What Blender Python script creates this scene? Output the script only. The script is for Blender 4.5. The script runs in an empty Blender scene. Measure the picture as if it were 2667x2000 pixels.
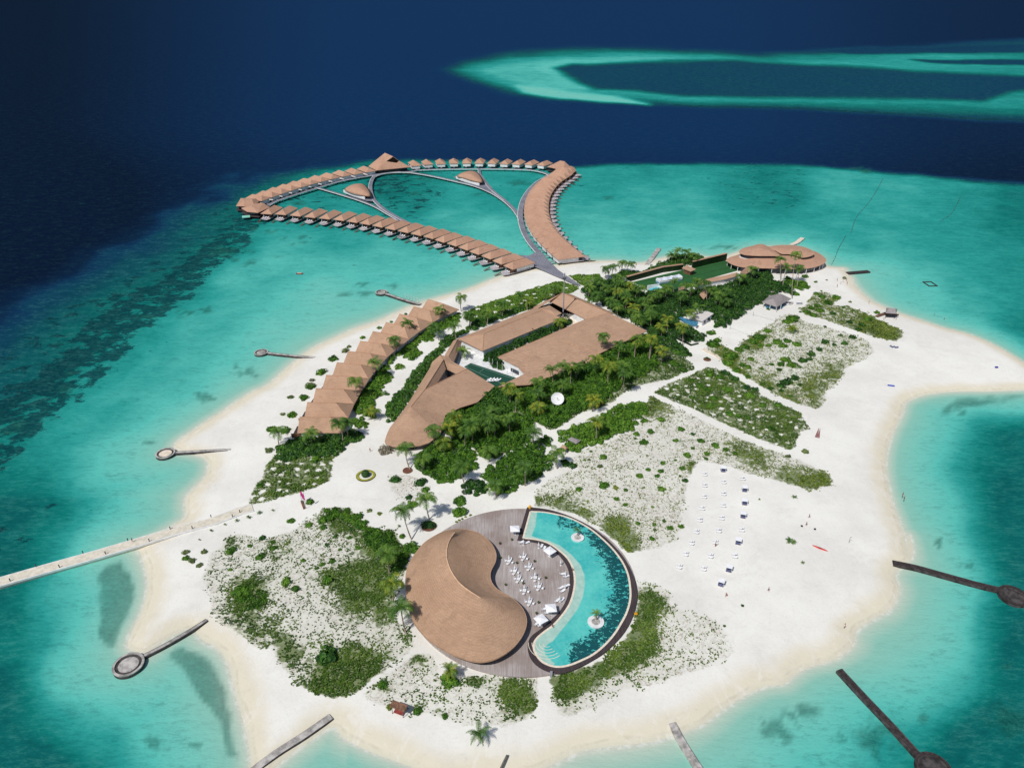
import bpy, math, random
import numpy as np
from mathutils import Vector, Matrix
random.seed(7); RNG = np.random.default_rng(11)
R = math.radians
SC = bpy.context.scene
COL = SC.collection

# ------------------------------------------------------------------ camera, world, sun, exposure
H = 170.0; F = 1904.0; PITCH = R(29.3)
cam_d = bpy.data.cameras.new('camera'); cam = bpy.data.objects.new('camera', cam_d); COL.objects.link(cam)
cam_d.sensor_width = 36; cam_d.lens = 36 * F / 2667; cam_d.clip_start = 1; cam_d.clip_end = 60000
cam.location = (0, 0, H); cam.rotation_euler = (math.pi / 2 - PITCH, 0, 0)
SC.camera = cam
W = bpy.data.worlds.new("World"); SC.world = W; W.use_nodes = True
SUN_EL, SUN_AZ = R(53), math.atan2(-.62, -.78)
nt = W.node_tree; bg = nt.nodes['Background']
sky = nt.nodes.new('ShaderNodeTexSky'); sky.sky_type = 'NISHITA'; sky.sun_disc = False
sky.sun_elevation = SUN_EL; sky.sun_rotation = SUN_AZ
nt.links.new(sky.outputs[0], bg.inputs[0]); bg.inputs[1].default_value = 0.07
sd_ = bpy.data.lights.new('sun', 'SUN'); sd_.energy = 3.4; sd_.angle = R(0.5); sd_.color = (1, .97, .91)
sun = bpy.data.objects.new('sun', sd_); COL.objects.link(sun)
sdir = Vector((math.sin(SUN_AZ) * math.cos(SUN_EL), math.cos(SUN_AZ) * math.cos(SUN_EL), math.sin(SUN_EL)))
sun.rotation_euler = sdir.to_track_quat('Z', 'Y').to_euler()
SC.view_settings.view_transform = 'Standard'; SC.view_settings.look = 'None'
SC.view_settings.exposure = 0.0; SC.view_settings.gamma = 1

# ------------------------------------------------------------------ coordinates: a photo point -> a place on level z
GZ = 1.2
def at(x, y, z=GZ):
    a = (x - 1333.5) / F; b = (1000 - y) / F
    dy = math.cos(PITCH) + b * math.sin(PITCH); dz = -math.sin(PITCH) + b * math.cos(PITCH)
    t = (z - H) / dz
    return Vector((a * t, dy * t, z))
def proj(x, y, z):
    x, y, z = np.asarray(x, float), np.asarray(y, float), np.asarray(z, float)
    zz = z - H
    d = y * math.cos(PITCH) - zz * math.sin(PITCH); u = y * math.sin(PITCH) + zz * math.cos(PITCH)
    return 1333.5 + F * x / d, 1000 - F * u / d
VIEWS = dict(A=(560, 360, 3.95), B=(1040, 360, 3.95), C=(1600, 560, 3.456), D=(700, 700, 3.95), E=(1160, 720, 3.95),
             F=(640, 1000, 3.95), G=(1040, 1300, 3.456), H=(1160, 1040, 3.95), I=(1660, 1160, 3.95), J=(1680, 860, 3.95),
             K=(440, 1340, 3.456), L=(1440, 1560, 3.456), M=(0, 1340, 2.514), N=(2067, 1340, 2.5133), O=(2067, 700, 3.318),
             Q=(0, 700, 2.766), R=(1100, 50, 1.4116), S=(900, 1700, 4.424), U=(0, 0, .8294), P=(1240, 1400, 5.53),
             V=(1880, 600, 7.373), X=(1600, 700, 7.373), Y=(600, 500, 7.373), Z=(1200, 380, 5.53))
def px(v, x, y):
    a, b, s = VIEWS[v]; return (a + x / s, b + y / s)
def pts(v, L): return [px(v, x, y) for x, y in L]
def w(v, x, y, z=GZ): return at(*px(v, x, y), z)
def ws(v, L, z=GZ): return [w(v, x, y, z) for x, y in L]

# ------------------------------------------------------------------ numpy helpers
def sdf(P, poly):
    """signed distance (positive inside) of points P (n,2) to a closed polygon"""
    poly = np.array([(p[0], p[1]) for p in poly], float); a = poly; b = np.roll(poly, -1, 0)
    out = np.full(len(P), 1e18); ins = np.zeros(len(P), bool)
    for (x0, y0), (x1, y1) in zip(a, b):
        ex, ey = x1 - x0, y1 - y0; px_, py_ = P[:, 0] - x0, P[:, 1] - y0
        t = np.clip((px_ * ex + py_ * ey) / max(ex * ex + ey * ey, 1e-9), 0, 1)
        out = np.minimum(out, (px_ - t * ex) ** 2 + (py_ - t * ey) ** 2)
        if y0 != y1:
            c = ((y0 > P[:, 1]) != (y1 > P[:, 1])) & (P[:, 0] < ex * (P[:, 1] - y0) / (y1 - y0) + x0)
            ins ^= c
    d = np.sqrt(out); return np.where(ins, d, -d)
_L = RNG.random((256, 256))
def vnoise(x, y):
    xi = np.floor(x).astype(int); yi = np.floor(y).astype(int); fx = x - xi; fy = y - yi
    fx = fx * fx * (3 - 2 * fx); fy = fy * fy * (3 - 2 * fy)
    g = lambda i, j: _L[(xi + i) % 256, (yi + j) % 256]
    return (g(0, 0) * (1 - fx) + g(1, 0) * fx) * (1 - fy) + (g(0, 1) * (1 - fx) + g(1, 1) * fx) * fy
def fbm(x, y, o=4):
    s = 0; a = .5; t = 0
    for i in range(o):
        s = s + a * vnoise(x * 2 ** i + 17.3 * i, y * 2 ** i + 9.1 * i); t += a; a *= .5
    return s / t
def sm(a, b, x):
    t = np.clip((x - a) / (b - a), 0, 1); return t * t * (3 - 2 * t)
def catmull(P, n=6, closed=False):
    P = [Vector(p) for p in P]; N = len(P); out = []
    rng = range(N if closed else N - 1)
    for i in rng:
        if closed: p0, p1, p2, p3 = P[i - 1], P[i], P[(i + 1) % N], P[(i + 2) % N]
        else: p0, p1, p2, p3 = P[max(i - 1, 0)], P[i], P[i + 1], P[min(i + 2, N - 1)]
        for k in range(n):
            t = k / n
            out.append(.5 * ((2 * p1) + (p2 - p0) * t + (2 * p0 - 5 * p1 + 4 * p2 - p3) * t * t + (3 * p1 - p0 - 3 * p2 + p3) * t ** 3))
    if not closed: out.append(P[-1])
    return out

# ------------------------------------------------------------------ objects
def tag(o, label=None, cat=None, group=None, kind=None):
    if label: o['label'] = label
    if cat: o['category'] = cat
    if group: o['group'] = group
    if kind: o['kind'] = kind
    return o
def empty(name, loc, rz=0):
    o = bpy.data.objects.new(name, None); COL.objects.link(o); o.location = loc; o.rotation_euler = (0, 0, rz)
    o.empty_display_size = .5; return o
def link(name, me, parent=None, loc=(0, 0, 0), rz=0):
    o = bpy.data.objects.new(name, me); COL.objects.link(o); o.location = loc; o.rotation_euler = (0, 0, rz)
    if parent: o.parent = parent
    return o
KIDS = {}
def copy_tree(o, loc, rz=0, scale=None):
    c = o.copy(); COL.objects.link(c); c.location = loc; c.rotation_euler = (0, 0, rz)
    if scale: c.scale = (scale,) * 3 if not isinstance(scale, tuple) else scale
    def rec(src, dst):
        for ch in src.children:
            d = ch.copy(); COL.objects.link(d); d.parent = dst; rec(ch, d)
    rec(o, c); return c
class MB:
    def __init__(s): s.v = []; s.f = []
    def add(s, V, Fs):
        n = len(s.v); s.v += [tuple(p) for p in V]; s.f += [tuple(i + n for i in f) for f in Fs]; return s
    def box(s, c, d, rz=0, taper=1):
        x, y, z = d[0] / 2, d[1] / 2, d[2] / 2; ca, sa = math.cos(rz), math.sin(rz); V = []
        for k, t in ((-1, 1), (1, taper)):
            for i, j in ((-1, -1), (1, -1), (1, 1), (-1, 1)):
                a, b = i * x * t, j * y * t
                V.append((c[0] + a * ca - b * sa, c[1] + a * sa + b * ca, c[2] + k * z))
        return s.add(V, [(3, 2, 1, 0), (4, 5, 6, 7), (0, 1, 5, 4), (1, 2, 6, 5), (2, 3, 7, 6), (3, 0, 4, 7)])
    def prism(s, poly, z0, z1):
        n = len(poly)
        ar = sum(poly[i][0] * poly[(i + 1) % n][1] - poly[(i + 1) % n][0] * poly[i][1] for i in range(n))
        if ar < 0: poly = list(reversed(poly))
        V = [(p[0], p[1], z0) for p in poly] + [(p[0], p[1], z1) for p in poly]
        return s.add(V, [tuple(range(n - 1, -1, -1)), tuple(range(n, 2 * n))] + [(i, (i + 1) % n, n + (i + 1) % n, n + i) for i in range(n)])
    def cyl(s, c, r0, r1, z0, z1, n=10, cap=True):
        V = [(c[0] + r0 * math.cos(2 * math.pi * i / n), c[1] + r0 * math.sin(2 * math.pi * i / n), z0) for i in range(n)]
        V += [(c[0] + r1 * math.cos(2 * math.pi * i / n), c[1] + r1 * math.sin(2 * math.pi * i / n), z1) for i in range(n)]
        Fs = [(i, (i + 1) % n, n + (i + 1) % n, n + i) for i in range(n)]
        if cap: Fs += [tuple(range(n - 1, -1, -1)), tuple(range(n, 2 * n))]
        return s.add(V, Fs)
    def tube(s, P, rad, n=6):
        P = [Vector(p) for p in P]; V = []; Fs = []
        for i, p in enumerate(P):
            t = (P[min(i + 1, len(P) - 1)] - P[max(i - 1, 0)]).normalized()
            a = t.cross(Vector((0, 0, 1)))
            a = Vector((1, 0, 0)) if a.length < .05 else a.normalized()
            b = t.cross(a); r = rad[i] if isinstance(rad, (list, tuple)) else rad
            for k in range(n):
                q = 2 * math.pi * k / n; V.append(p + a * math.cos(q) * r + b * math.sin(q) * r)
        for i in range(len(P) - 1):
            for k in range(n): Fs.append((i * n + k, i * n + (k + 1) % n, (i + 1) * n + (k + 1) % n, (i + 1) * n + k))
        Fs.append(tuple(range(n))); Fs.append(tuple(range(len(P) * n - 1, (len(P) - 1) * n - 1, -1)))
        return s.add(V, Fs)
    def ribbon(s, P, wd, z0, z1):
        """a level strip of width wd (number or list) following P, solid from z0 to z1"""
        P = [Vector((p[0], p[1], 0)) for p in P]; V = []; n = len(P)
        for i, p in enumerate(P):
            t = (P[min(i + 1, n - 1)] - P[max(i - 1, 0)]).normalized(); nn = Vector((-t.y, t.x, 0))
            h = (wd[i] if isinstance(wd, (list, tuple)) else wd) / 2
            for q, z in ((p - nn * h, z0), (p + nn * h, z0), (p + nn * h, z1), (p - nn * h, z1)): V.append((q.x, q.y, z))
        Fs = [(3, 2, 1, 0), (4 * n - 4, 4 * n - 3, 4 * n - 2, 4 * n - 1)]
        for i in range(n - 1):
            for k in range(4): Fs.append((4 * i + k, 4 * i + (k + 1) % 4, 4 * i + 4 + (k + 1) % 4, 4 * i + 4 + k))
        return s.add(V, Fs)
    def hip(s, L, Wd, z0, z1, ridge, t=.25, cx=0, cy=0):
        """hip roof along x, thickness t at the eaves"""
        x, y = L / 2, Wd / 2
        V = [(cx - x, cy - y, z0), (cx + x, cy - y, z0), (cx + x, cy + y, z0), (cx - x, cy + y, z0), (cx - ridge / 2, cy, z1), (cx + ridge / 2, cy, z1)]
        V += [(a, b, c - t) for a, b, c in V[:4]]
        return s.add(V, [(0, 1, 5, 4), (1, 2, 5), (2, 3, 4, 5), (3, 0, 4), (6, 7, 1, 0), (7, 8, 2, 1), (8, 9, 3, 2), (9, 6, 0, 3), (9, 8, 7, 6)])
    def build(s, name, m, parent=None, loc=(0, 0, 0), rz=0, smooth=False):
        me = bpy.data.meshes.new(name); me.from_pydata(s.v, [], s.f); me.materials.append(m)
        if smooth: me.polygons.foreach_set('use_smooth', [True] * len(me.polygons))
        me.update(); return link(name, me, parent, loc, rz)
def npmesh(name, V, Fc, m, smooth=False):
    me = bpy.data.meshes.new(name); k = Fc.shape[1]; n = len(Fc)
    me.vertices.add(len(V)); me.vertices.foreach_set('co', np.ascontiguousarray(V, dtype=np.float32).ravel())
    me.loops.add(n * k); me.loops.foreach_set('vertex_index', Fc.astype(np.int32).ravel())
    me.polygons.add(n); me.polygons.foreach_set('loop_start', np.arange(0, n * k, k, dtype=np.int32))
    me.polygons.foreach_set('use_smooth', np.full(n, smooth)); me.materials.append(m)
    me.update(calc_edges=True); me.validate(); return me
def attr(me, name, a):
    at_ = me.attributes.new(name, 'FLOAT', 'POINT'); at_.data.foreach_set('value', np.asarray(a, np.float32))

# ------------------------------------------------------------------ materials
def lin(c): return tuple([(x / 255 / 12.92 if x / 255 <= .04045 else ((x / 255 + .055) / 1.055) ** 2.4) for x in c] + [1])
class NT:
    def __init__(s, name):
        s.m = bpy.data.materials.new(name); s.m.use_nodes = True; s.t = s.m.node_tree; s.t.nodes.clear()
        s.out = s.n('ShaderNodeOutputMaterial')
    def n(s, ty, **k):
        o = s.t.nodes.new(ty)
        for a, b in k.items(): setattr(o, a, b)
        return o
    def set(s, sock, v):
        if isinstance(v, bpy.types.NodeSocket): s.t.links.new(v, sock)
        elif v is not None: sock.default_value = v
    def math(s, op, a, b=None, c=None, clamp=False):
        o = s.n('ShaderNodeMath', operation=op); o.use_clamp = clamp
        s.set(o.inputs[0], a); s.set(o.inputs[1], b)
        if c is not None: s.set(o.inputs[2], c)
        return o.outputs[0]
    def mix(s, f, a, b, mode='MIX'):
        o = s.n('ShaderNodeMix', data_type='RGBA', blend_type=mode); s.set(o.inputs[0], f); s.set(o.inputs[6], a); s.set(o.inputs[7], b); return o.outputs[2]
    def noise(s, scale, detail=3, rough=.5, vec=None, dist=0):
        o = s.n('ShaderNodeTexNoise'); o.inputs['Scale'].default_value = scale; o.inputs['Detail'].default_value = detail
        o.inputs['Roughness'].default_value = rough; o.inputs['Distortion'].default_value = dist
        if vec is not None: s.set(o.inputs['Vector'], vec)
        return o.outputs[0]
    def ramp(s, f, stops, interp='LINEAR'):
        o = s.n('ShaderNodeValToRGB'); s.set(o.inputs[0], f); e = o.color_ramp; e.interpolation = interp
        while len(e.elements) < len(stops): e.elements.new(.5)
        for el, (p, c) in zip(e.elements, stops): el.position = p; el.color = c
        return o.outputs[0]
    def step(s, x, a, b):
        o = s.n('ShaderNodeMapRange', interpolation_type='SMOOTHSTEP'); s.set(o.inputs[0], x)
        o.inputs[1].default_value = a; o.inputs[2].default_value = b; return o.outputs[0]
    def attr(s, n): o = s.n('ShaderNodeAttribute', attribute_name=n); return o.outputs['Fac']
    def pos(s, scale=(1, 1, 1), rz=0, obj=False):
        if obj: src = s.n('ShaderNodeTexCoord').outputs['Object']
        else: src = s.n('ShaderNodeNewGeometry').outputs['Position']
        m = s.n('ShaderNodeMapping'); s.set(m.inputs[0], src); m.inputs['Rotation'].default_value = (0, 0, rz); m.inputs['Scale'].default_value = scale
        return m.outputs[0]
    def bump(s, h, st=.3, d=.1):
        o = s.n('ShaderNodeBump'); o.inputs['Strength'].default_value = st; o.inputs['Distance'].default_value = d; s.set(o.inputs['Height'], h); return o.outputs[0]
    def bsdf(s, col, rough=.8, spec=.2, bump=None, trans=None):
        o = s.n('ShaderNodeBsdfPrincipled'); s.set(o.inputs['Base Color'], col); s.set(o.inputs['Roughness'], rough)
        o.inputs['Specular IOR Level'].default_value = spec
        if bump is not None: s.set(o.inputs['Normal'], bump)
        s.t.links.new(o.outputs[0], s.out.inputs[0]); return s.m
def simple(name, c, rough=.8, spec=.2, var=.12, scale=1.5):
    t = NT(name); n = t.noise(scale, 4, .6, t.pos())
    col = t.mix(t.step(n, .3, .7), lin([x * (1 - var) for x in c]), lin([min(255, x * (1 + var)) for x in c]))
    return t.bsdf(col, rough, spec)
def thatch(name, c1, c2, c3, cs=.2):
    t = NT(name); g = t.n('ShaderNodeNewGeometry'); sep = t.n('ShaderNodeSeparateXYZ'); t.set(sep.inputs[0], g.outputs['Position'])
    z = t.math('MULTIPLY', sep.outputs[2], 26.0); z = t.math('ADD', z, t.math('MULTIPLY', t.noise(.6, 2, .5, t.pos()), 5))
    course = t.math('MULTIPLY_ADD', t.math('SINE', z), .5, .5)
    big = t.step(t.noise(.09, 4, .65, t.pos()), .3, .7); fine = t.noise(2.6, 4, .75, t.pos())
    col = t.mix(big, lin(c1), lin(c2)); col = t.mix(t.math('MULTIPLY', t.step(fine, .35, .75), .55), col, lin(c3))
    wz = t.noise(.22, 5, .7, t.pos(), .8); col = t.mix(t.math('MULTIPLY', t.step(wz, .5, .68), .26), col, lin([x * .8 for x in c3]))
    sh_ = t.noise(.9, 3, .6, t.pos((.35, 1.4, 3.0))); col = t.mix(t.math('MULTIPLY', t.step(sh_, .4, .72), .3), col, lin([x * .74 for x in c1]))
    col = t.mix(t.math('MULTIPLY', course, cs), col, lin([x * .6 for x in c1]))
    return t.bsdf(col, .95, .05, t.bump(t.math('ADD', fine, t.math('MULTIPLY', course, .2)), .5, .15))
def planks(name, c1, c2, c3, rz=0, fr=3.0):
    t = NT(name); p = t.pos((1, 1, 1), rz); sep = t.n('ShaderNodeSeparateXYZ'); t.set(sep.inputs[0], p)
    ln = t.math('FRACT', t.math('MULTIPLY', sep.outputs[0], fr)); gap = t.math('LESS_THAN', ln, .12)
    ps = t.pos((1.6, .09, 1), rz); st = t.noise(1.6, 5, .7, ps); big = t.noise(.11, 3, .5, t.pos())
    col = t.mix(t.step(st, .32, .7), lin(c1), lin(c2)); col = t.mix(t.math('MULTIPLY', t.step(big, .4, .7), .6), col, lin(c3))
    col = t.mix(t.math('MULTIPLY', gap, .35), col, lin([x * .5 for x in c1]))
    return t.bsdf(col, .8, .15)
def leafmat(name, dark, mid, lite, scale=.35):
    t = NT(name); g = t.n('ShaderNodeNewGeometry'); r = g.outputs['Random Per Island']
    ob = t.n('ShaderNodeObjectInfo').outputs['Random']
    n = t.step(t.noise(scale, 3, .6, t.pos()), .32, .68)
    f = t.math('MULTIPLY_ADD', n, .5, t.math('MULTIPLY', r, .38)); f = t.math('ADD', f, t.math('MULTIPLY_ADD', ob, .3, -.1), clamp=True)
    col = t.ramp(f, [(0, lin(dark)), (.5, lin(mid)), (1, lin(lite))])
    d = t.n('ShaderNodeBsdfPrincipled'); t.set(d.inputs['Base Color'], col); d.inputs['Roughness'].default_value = .55; d.inputs['Specular IOR Level'].default_value = .25
    tr = t.n('ShaderNodeBsdfTranslucent'); t.set(tr.inputs[0], col); mx = t.n('ShaderNodeMixShader'); mx.inputs[0].default_value = .18
    t.t.links.new(d.outputs[0], mx.inputs[1]); t.t.links.new(tr.outputs[0], mx.inputs[2]); t.t.links.new(mx.outputs[0], t.out.inputs[0]); return t.m
M = {}
M['thatch'] = thatch('thatch', (200, 164, 138), (184, 150, 126), (160, 126, 102), .16)
M['thatch_far'] = thatch('thatch_water_villas', (202, 162, 138), (190, 150, 128), (164, 126, 104), .12)
M['thatch_main'] = thatch('thatch_warm', (198, 163, 136), (180, 146, 120), (152, 120, 98), .12)
M['thatch_grey'] = thatch('thatch_weathered', (158, 150, 150), (176, 168, 168), (126, 118, 118), .2)
M['white'] = simple('white_plaster', (226, 226, 226), .7, .2, .05, .5)
M['white_fabric'] = simple('white_fabric', (238, 238, 242), .9, .1, .03)
M['cream'] = simple('cream_concrete', (222, 208, 190), .8, .2, .07, .7)
M['coping'] = simple('pool_coping', (228, 214, 196), .7, .2, .06)
M['grey_deck'] = planks('grey_boardwalk', (122, 122, 134), (146, 146, 156), (105, 104, 116), R(30))
M['villa_deck'] = planks('villa_sun_deck', (180, 172, 176), (200, 192, 196), (150, 142, 146), 0, 2)
M['jetty_deck'] = simple('jetty_paving', (216, 208, 192), .8, .15, .06, .6)
M['round_deck'] = planks('round_deck_boards', (158, 148, 144), (188, 180, 178), (134, 114, 104), R(-28))
M['dark_deck'] = planks('dark_deck_boards', (66, 58, 60), (84, 74, 76), (54, 46, 48), R(20), 1.5)
M['wood'] = simple('brown_timber', (112, 82, 66), .8, .2, .2)
M['red_wood'] = simple('red_brown_timber', (140, 66, 60), .7, .2, .15)
M['dark_wood'] = simple('dark_wet_timber', (58, 50, 50), .7, .3, .25)
M['concrete'] = simple('weathered_concrete', (166, 162, 158), .9, .1, .2, .5)
M['concrete_dark'] = simple('wet_dark_stone', (66, 62, 62), .8, .2, .35, .6)
M['glass'] = simple('dark_eaves_shade', (30, 40, 52), .15, .6, .2)
M['metal'] = simple('grey_metal', (150, 150, 156), .5, .4, .05)
M['dark_metal'] = simple('dark_metal', (58, 58, 64), .5, .4, .1)
M['turf'] = planks('artificial_turf', (46, 92, 52), (54, 104, 56), (46, 86, 50), R(60), .12)
M['court'] = simple('tennis_court_green', (40, 78, 64), .8, .1, .06)
M['line'] = simple('white_line_paint', (120, 150, 136), .8, .1, .03)
M['navy'] = simple('navy_cushion', (96, 102, 132), .9, .1, .15)
M['blue'] = simple('blue_tarp', (64, 118, 148), .6, .2, .15)
M['pale_blue'] = simple('pale_blue_vinyl', (130, 165, 205), .5, .3, .1)
M['cyan'] = simple('cyan_plastic', (80, 190, 205), .5, .3, .1)
M['green_plastic'] = simple('green_plastic', (40, 150, 95), .5, .3, .1)
M['red'] = simple('red_plastic', (214, 44, 38), .4, .4, .08)
M['orange'] = simple('orange_plastic', (236, 170, 40), .5, .3, .08)
M['pink'] = simple('pink_flag_cloth', (205, 60, 140), .9, .1, .12)
M['skin'] = simple('skin', (176, 122, 96), .6, .2, .05)
M['cloth_dark'] = simple('dark_clothing', (48, 46, 56), .9, .1, .2)
M['cloth_red'] = simple('red_clothing', (160, 40, 52), .9, .1, .1)
M['hair'] = simple('hair', (36, 26, 22), .7, .2, .1)
M['bark'] = simple('palm_bark', (142, 130, 118), .9, .1, .2, 3)
M['branch'] = simple('grey_branches', (112, 104, 96), .9, .1, .2)
M['soil'] = simple('garden_bed_litter', (150, 138, 132), .95, .05, .22, 1.0)
M['bark_bed'] = simple('brown_earth', (112, 74, 62), .95, .05, .2)
M['leaf_palm'] = leafmat('palm_leaf', (46, 78, 32), (82, 120, 44), (130, 154, 62), .2)
M['leaf_yellow'] = leafmat('yellowing_palm_leaf', (62, 96, 36), (102, 132, 44), (190, 178, 58), .5)
M['leaf_dark'] = leafmat('dark_shrub_leaf', (26, 54, 24), (50, 92, 34), (98, 140, 50))
M['leaf_mid'] = leafmat('green_shrub_leaf', (38, 70, 22), (74, 118, 32), (124, 162, 54))
M['leaf_olive'] = leafmat('olive_shrub_leaf', (76, 94, 54), (108, 124, 74), (140, 152, 98))
M['creeper'] = leafmat('creeper_leaf', (46, 74, 24), (76, 106, 34), (116, 138, 56), .12)
M['creeper_yellow'] = leafmat('yellow_green_creeper', (70, 94, 30), (108, 128, 42), (144, 154, 72), .12)
M['lawn_leaf'] = leafmat('lawn_leaf', (74, 106, 32), (104, 142, 44), (136, 166, 64), .12)
M['plot_leaf'] = leafmat('plot_leaf', (54, 84, 28), (90, 120, 42), (128, 148, 62), .12)
M['lime'] = leafmat('lime_clipped_leaf', (150, 152, 42), (182, 182, 58), (206, 204, 84), 1)
M['topiary'] = leafmat('topiary_leaf', (34, 60, 30), (50, 84, 38), (70, 104, 48), 1)
M['twig'] = leafmat('dry_twig', (104, 98, 84), (134, 126, 108), (164, 154, 134), 1)
M['hedge'] = leafmat('clipped_hedge', (16, 36, 18), (26, 52, 24), (36, 66, 30))

# ------------------------------------------------------------------ coast line
COAST = (pts('B', [(400, 1640), (700, 1555), (960, 1450), (1120, 1400), (1380, 1340), (1650, 1300), (1800, 1275), (2212, 1262)])
    + pts('C', [(150, 430), (290, 425), (470, 378), (700, 360), (950, 380), (1250, 300), (1600, 290), (1850, 380), (1900, 455), (2080, 478)])
    + pts('O', [(455, 22), (500, 70), (530, 140), (600, 215), (680, 280), (780, 325), (900, 378), (1060, 430), (1300, 510), (1500, 560), (1700, 640), (1900, 750), (2050, 850), (2200, 960),
               (2120, 1030), (1991, 1045), (1700, 1060), (1400, 1062), (1200, 1078), (1050, 1115), (965, 1165), (940, 1250), (880, 1370), (830, 1500), (800, 1659)])
    + pts('U', [(1918, 1040), (1930, 1090), (1948, 1140), (1962, 1200)])
    + pts('N', [(745, 120), (775, 200), (770, 290), (700, 340), (665, 400), (690, 490), (640, 610), (520, 680), (410, 760), (390, 850), (300, 930), (200, 970), (90, 1000), (0, 1055)])
    + pts('L', [(2080, 760), (1900, 790), (1700, 880), (1500, 1010), (1350, 1120), (1100, 1215), (850, 1285), (500, 1325), (250, 1365), (0, 1480)])
    + [(1380, 2010), (1200, 2035), (1120, 2020)] + pts('S', [(800, 1327), (600, 1250), (300, 1140), (0, 990)])
    + [(866, 1893), (810, 1925), (730, 1985), (690, 2030), (656, 2025)]
    + pts('M', [(1645, 1600), (1620, 1450), (1580, 1300), (1540, 1150), (1490, 970), (1420, 870), (1330, 820), (1270, 760), (1200, 760), (1050, 840), (950, 905), (840, 870), (865, 760), (920, 650), (960, 520), (962, 400), (930, 280), (905, 200), (1010, 150), (1150, 60), (1215, 10)])
    + pts('Q', [(1335, 1659), (1400, 1580), (1480, 1490), (1500, 1400), (1440, 1350), (1260, 1300), (1290, 1235), (1390, 1165), (1500, 1090), (1600, 1030), (1700, 960), (1830, 880), (1936, 830)])
    + pts('D', [(200, 1010), (430, 830), (700, 700), (900, 610), (1100, 545), (1300, 455), (1480, 375)]))
COASTW = [at(x, y, 0) for x, y in COAST]
COASTS = catmull(COASTW, 4, True)

# ------------------------------------------------------------------ sea: one sheet, water depth and reef cover stored per vertex
def idw(PX, C, p=3.0):
    C = np.array(C, float); num = np.zeros((len(PX), C.shape[1] - 2)); den = np.zeros(len(PX))
    for c in C:
        d = np.hypot(PX[:, 0] - c[0], (PX[:, 1] - c[1]) * 1.25) + 12; ww = d ** -p
        den += ww; num += ww[:, None] * c[2:]
    return num / den[:, None]
SHAL = [(0,900,.52,.12),(150,900,.45,.05),(0,1000,.56,.15),(0,1150,.64,.4),(0,1220,.6,.35),(200,1000,.45,.08),(300,800,.42,.05),(400,700,.36,.03),(500,600,.32,.1),(600,560,.32,.1),
 (700,640,.24,.05),(850,560,.32,.05),(600,700,.30,.03),(500,800,.36,.05),(350,1080,.36,.05),(100,1100,.58,.3),(0,780,.60,.85),(60,740,.62,.9),(130,700,.6,.95),(200,650,.58,.95),(300,585,.55,.85),(370,540,.5,.75),(430,505,.5,.6),
 (150,790,.47,.2),(80,830,.5,.45),(250,710,.43,.25),(340,650,.42,.25),(450,590,.36,.25),(480,480,.52,.5),(530,520,.42,.35),(0,860,.52,.5),
 (0,1350,.5,0),(100,1300,.4,0),(250,1200,.3,0),(150,1450,.42,0),(0,1500,.6,0),(0,1659,.68,0),(200,1600,.52,.05),(350,1590,.42,.2),(450,1500,.33,0),(350,1400,.3,0),(100,1659,.62,0),
 (700,440,.45,.35),(850,400,.55,.5),(900,440,.48,.45),(950,480,.36,.15),(1050,430,.42,.2),(1050,500,.31,0),(1130,400,.42,.25),(1000,540,.3,0),(750,470,.4,.2),(1100,560,.28,0),
 (1300,400,.42,.2),(1300,500,.31,0),(1400,420,.36,.15),(1500,450,.37,.15),(1600,400,.46,.3),(1700,420,.48,.35),(1800,400,.36,.1),(1900,420,.38,.05),(2100,420,.42,.03),(2200,450,.48,.03),
 (1500,520,.32,.03),(1700,520,.38,.03),(1850,520,.4,.03),(2000,500,.41,.03),(2150,600,.4,0),(1900,600,.27,0),(2000,640,.3,0),(2100,650,.36,0),(2200,720,.46,0),(2212,800,.5,0),(1650,380,.5,.3),(1400,370,.45,.25),
 (2050,900,.46,.05),(2150,880,.5,.05),(2212,950,.54,0),(2100,1000,.52,0),(2212,1100,.62,.1),(2050,1100,.46,0),(2100,1200,.55,.1),(2212,1230,.62,.2),(2000,1250,.34,0),(2050,1320,.42,0),(2150,1350,.54,0),
 (2212,1400,.64,.1),(1950,1400,.34,0),(2000,1450,.42,0),(2050,1500,.46,0),(2100,1600,.62,.25),(2212,1600,.76,.35),(1900,1600,.56,.45),(1850,1520,.5,.4),(1800,1560,.5,.4),(1750,1640,.48,.15),(1650,1600,.44,.3),(1600,1650,.35,0),(1450,1650,.26,0),(1300,1650,.2,0),(750,1640,.3,0),(820,1659,.25,0)]
DEEPX = [-600,-100, 0, 100, 200, 300, 400, 480, 560, 640, 740, 820, 900, 1100, 1240, 1400, 1600, 1750, 1850, 2000, 2212, 2500]
DEEPY = [1060,770, 710, 648, 584, 522, 462, 421, 396, 378, 359, 346, 342, 350, 360, 353, 353, 358, 365, 381, 400, 430]
REEF_OUT = pts('R', [(70,185),(140,150),(300,120),(500,108),(800,105),(1000,113),(1250,122),(1500,110),(1800,97),(2212,78),(2700,70),(2700,400),(2212,378),(1900,358),(1600,345),(1300,332),(1000,326),(700,313),(450,300),(300,282),(180,242),(100,208)])
REEF_LAG = pts('R', [(490,180),(550,168),(800,162),(1150,158),(1500,170),(1800,195),(2212,215),(2700,225),(2700,235),(2400,240),(2180,262),(2060,296),(1700,293),(1300,288),(950,278),(780,265),(640,262),(580,240),(520,210)])
REEF_SAND = pts('R', [(340,250),(420,255),(560,275),(700,290),(830,314),(840,319),(700,312),(480,292),(360,275)])
REEF_DK = [pts('R', [(1450,118),(1700,102),(2212,95),(2700,100),(2700,125),(2212,122),(1900,125),(1600,130)]), pts('R', [(1780,150),(2212,148),(2700,150),(2700,170),(2212,168),(1850,162)])]
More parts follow.
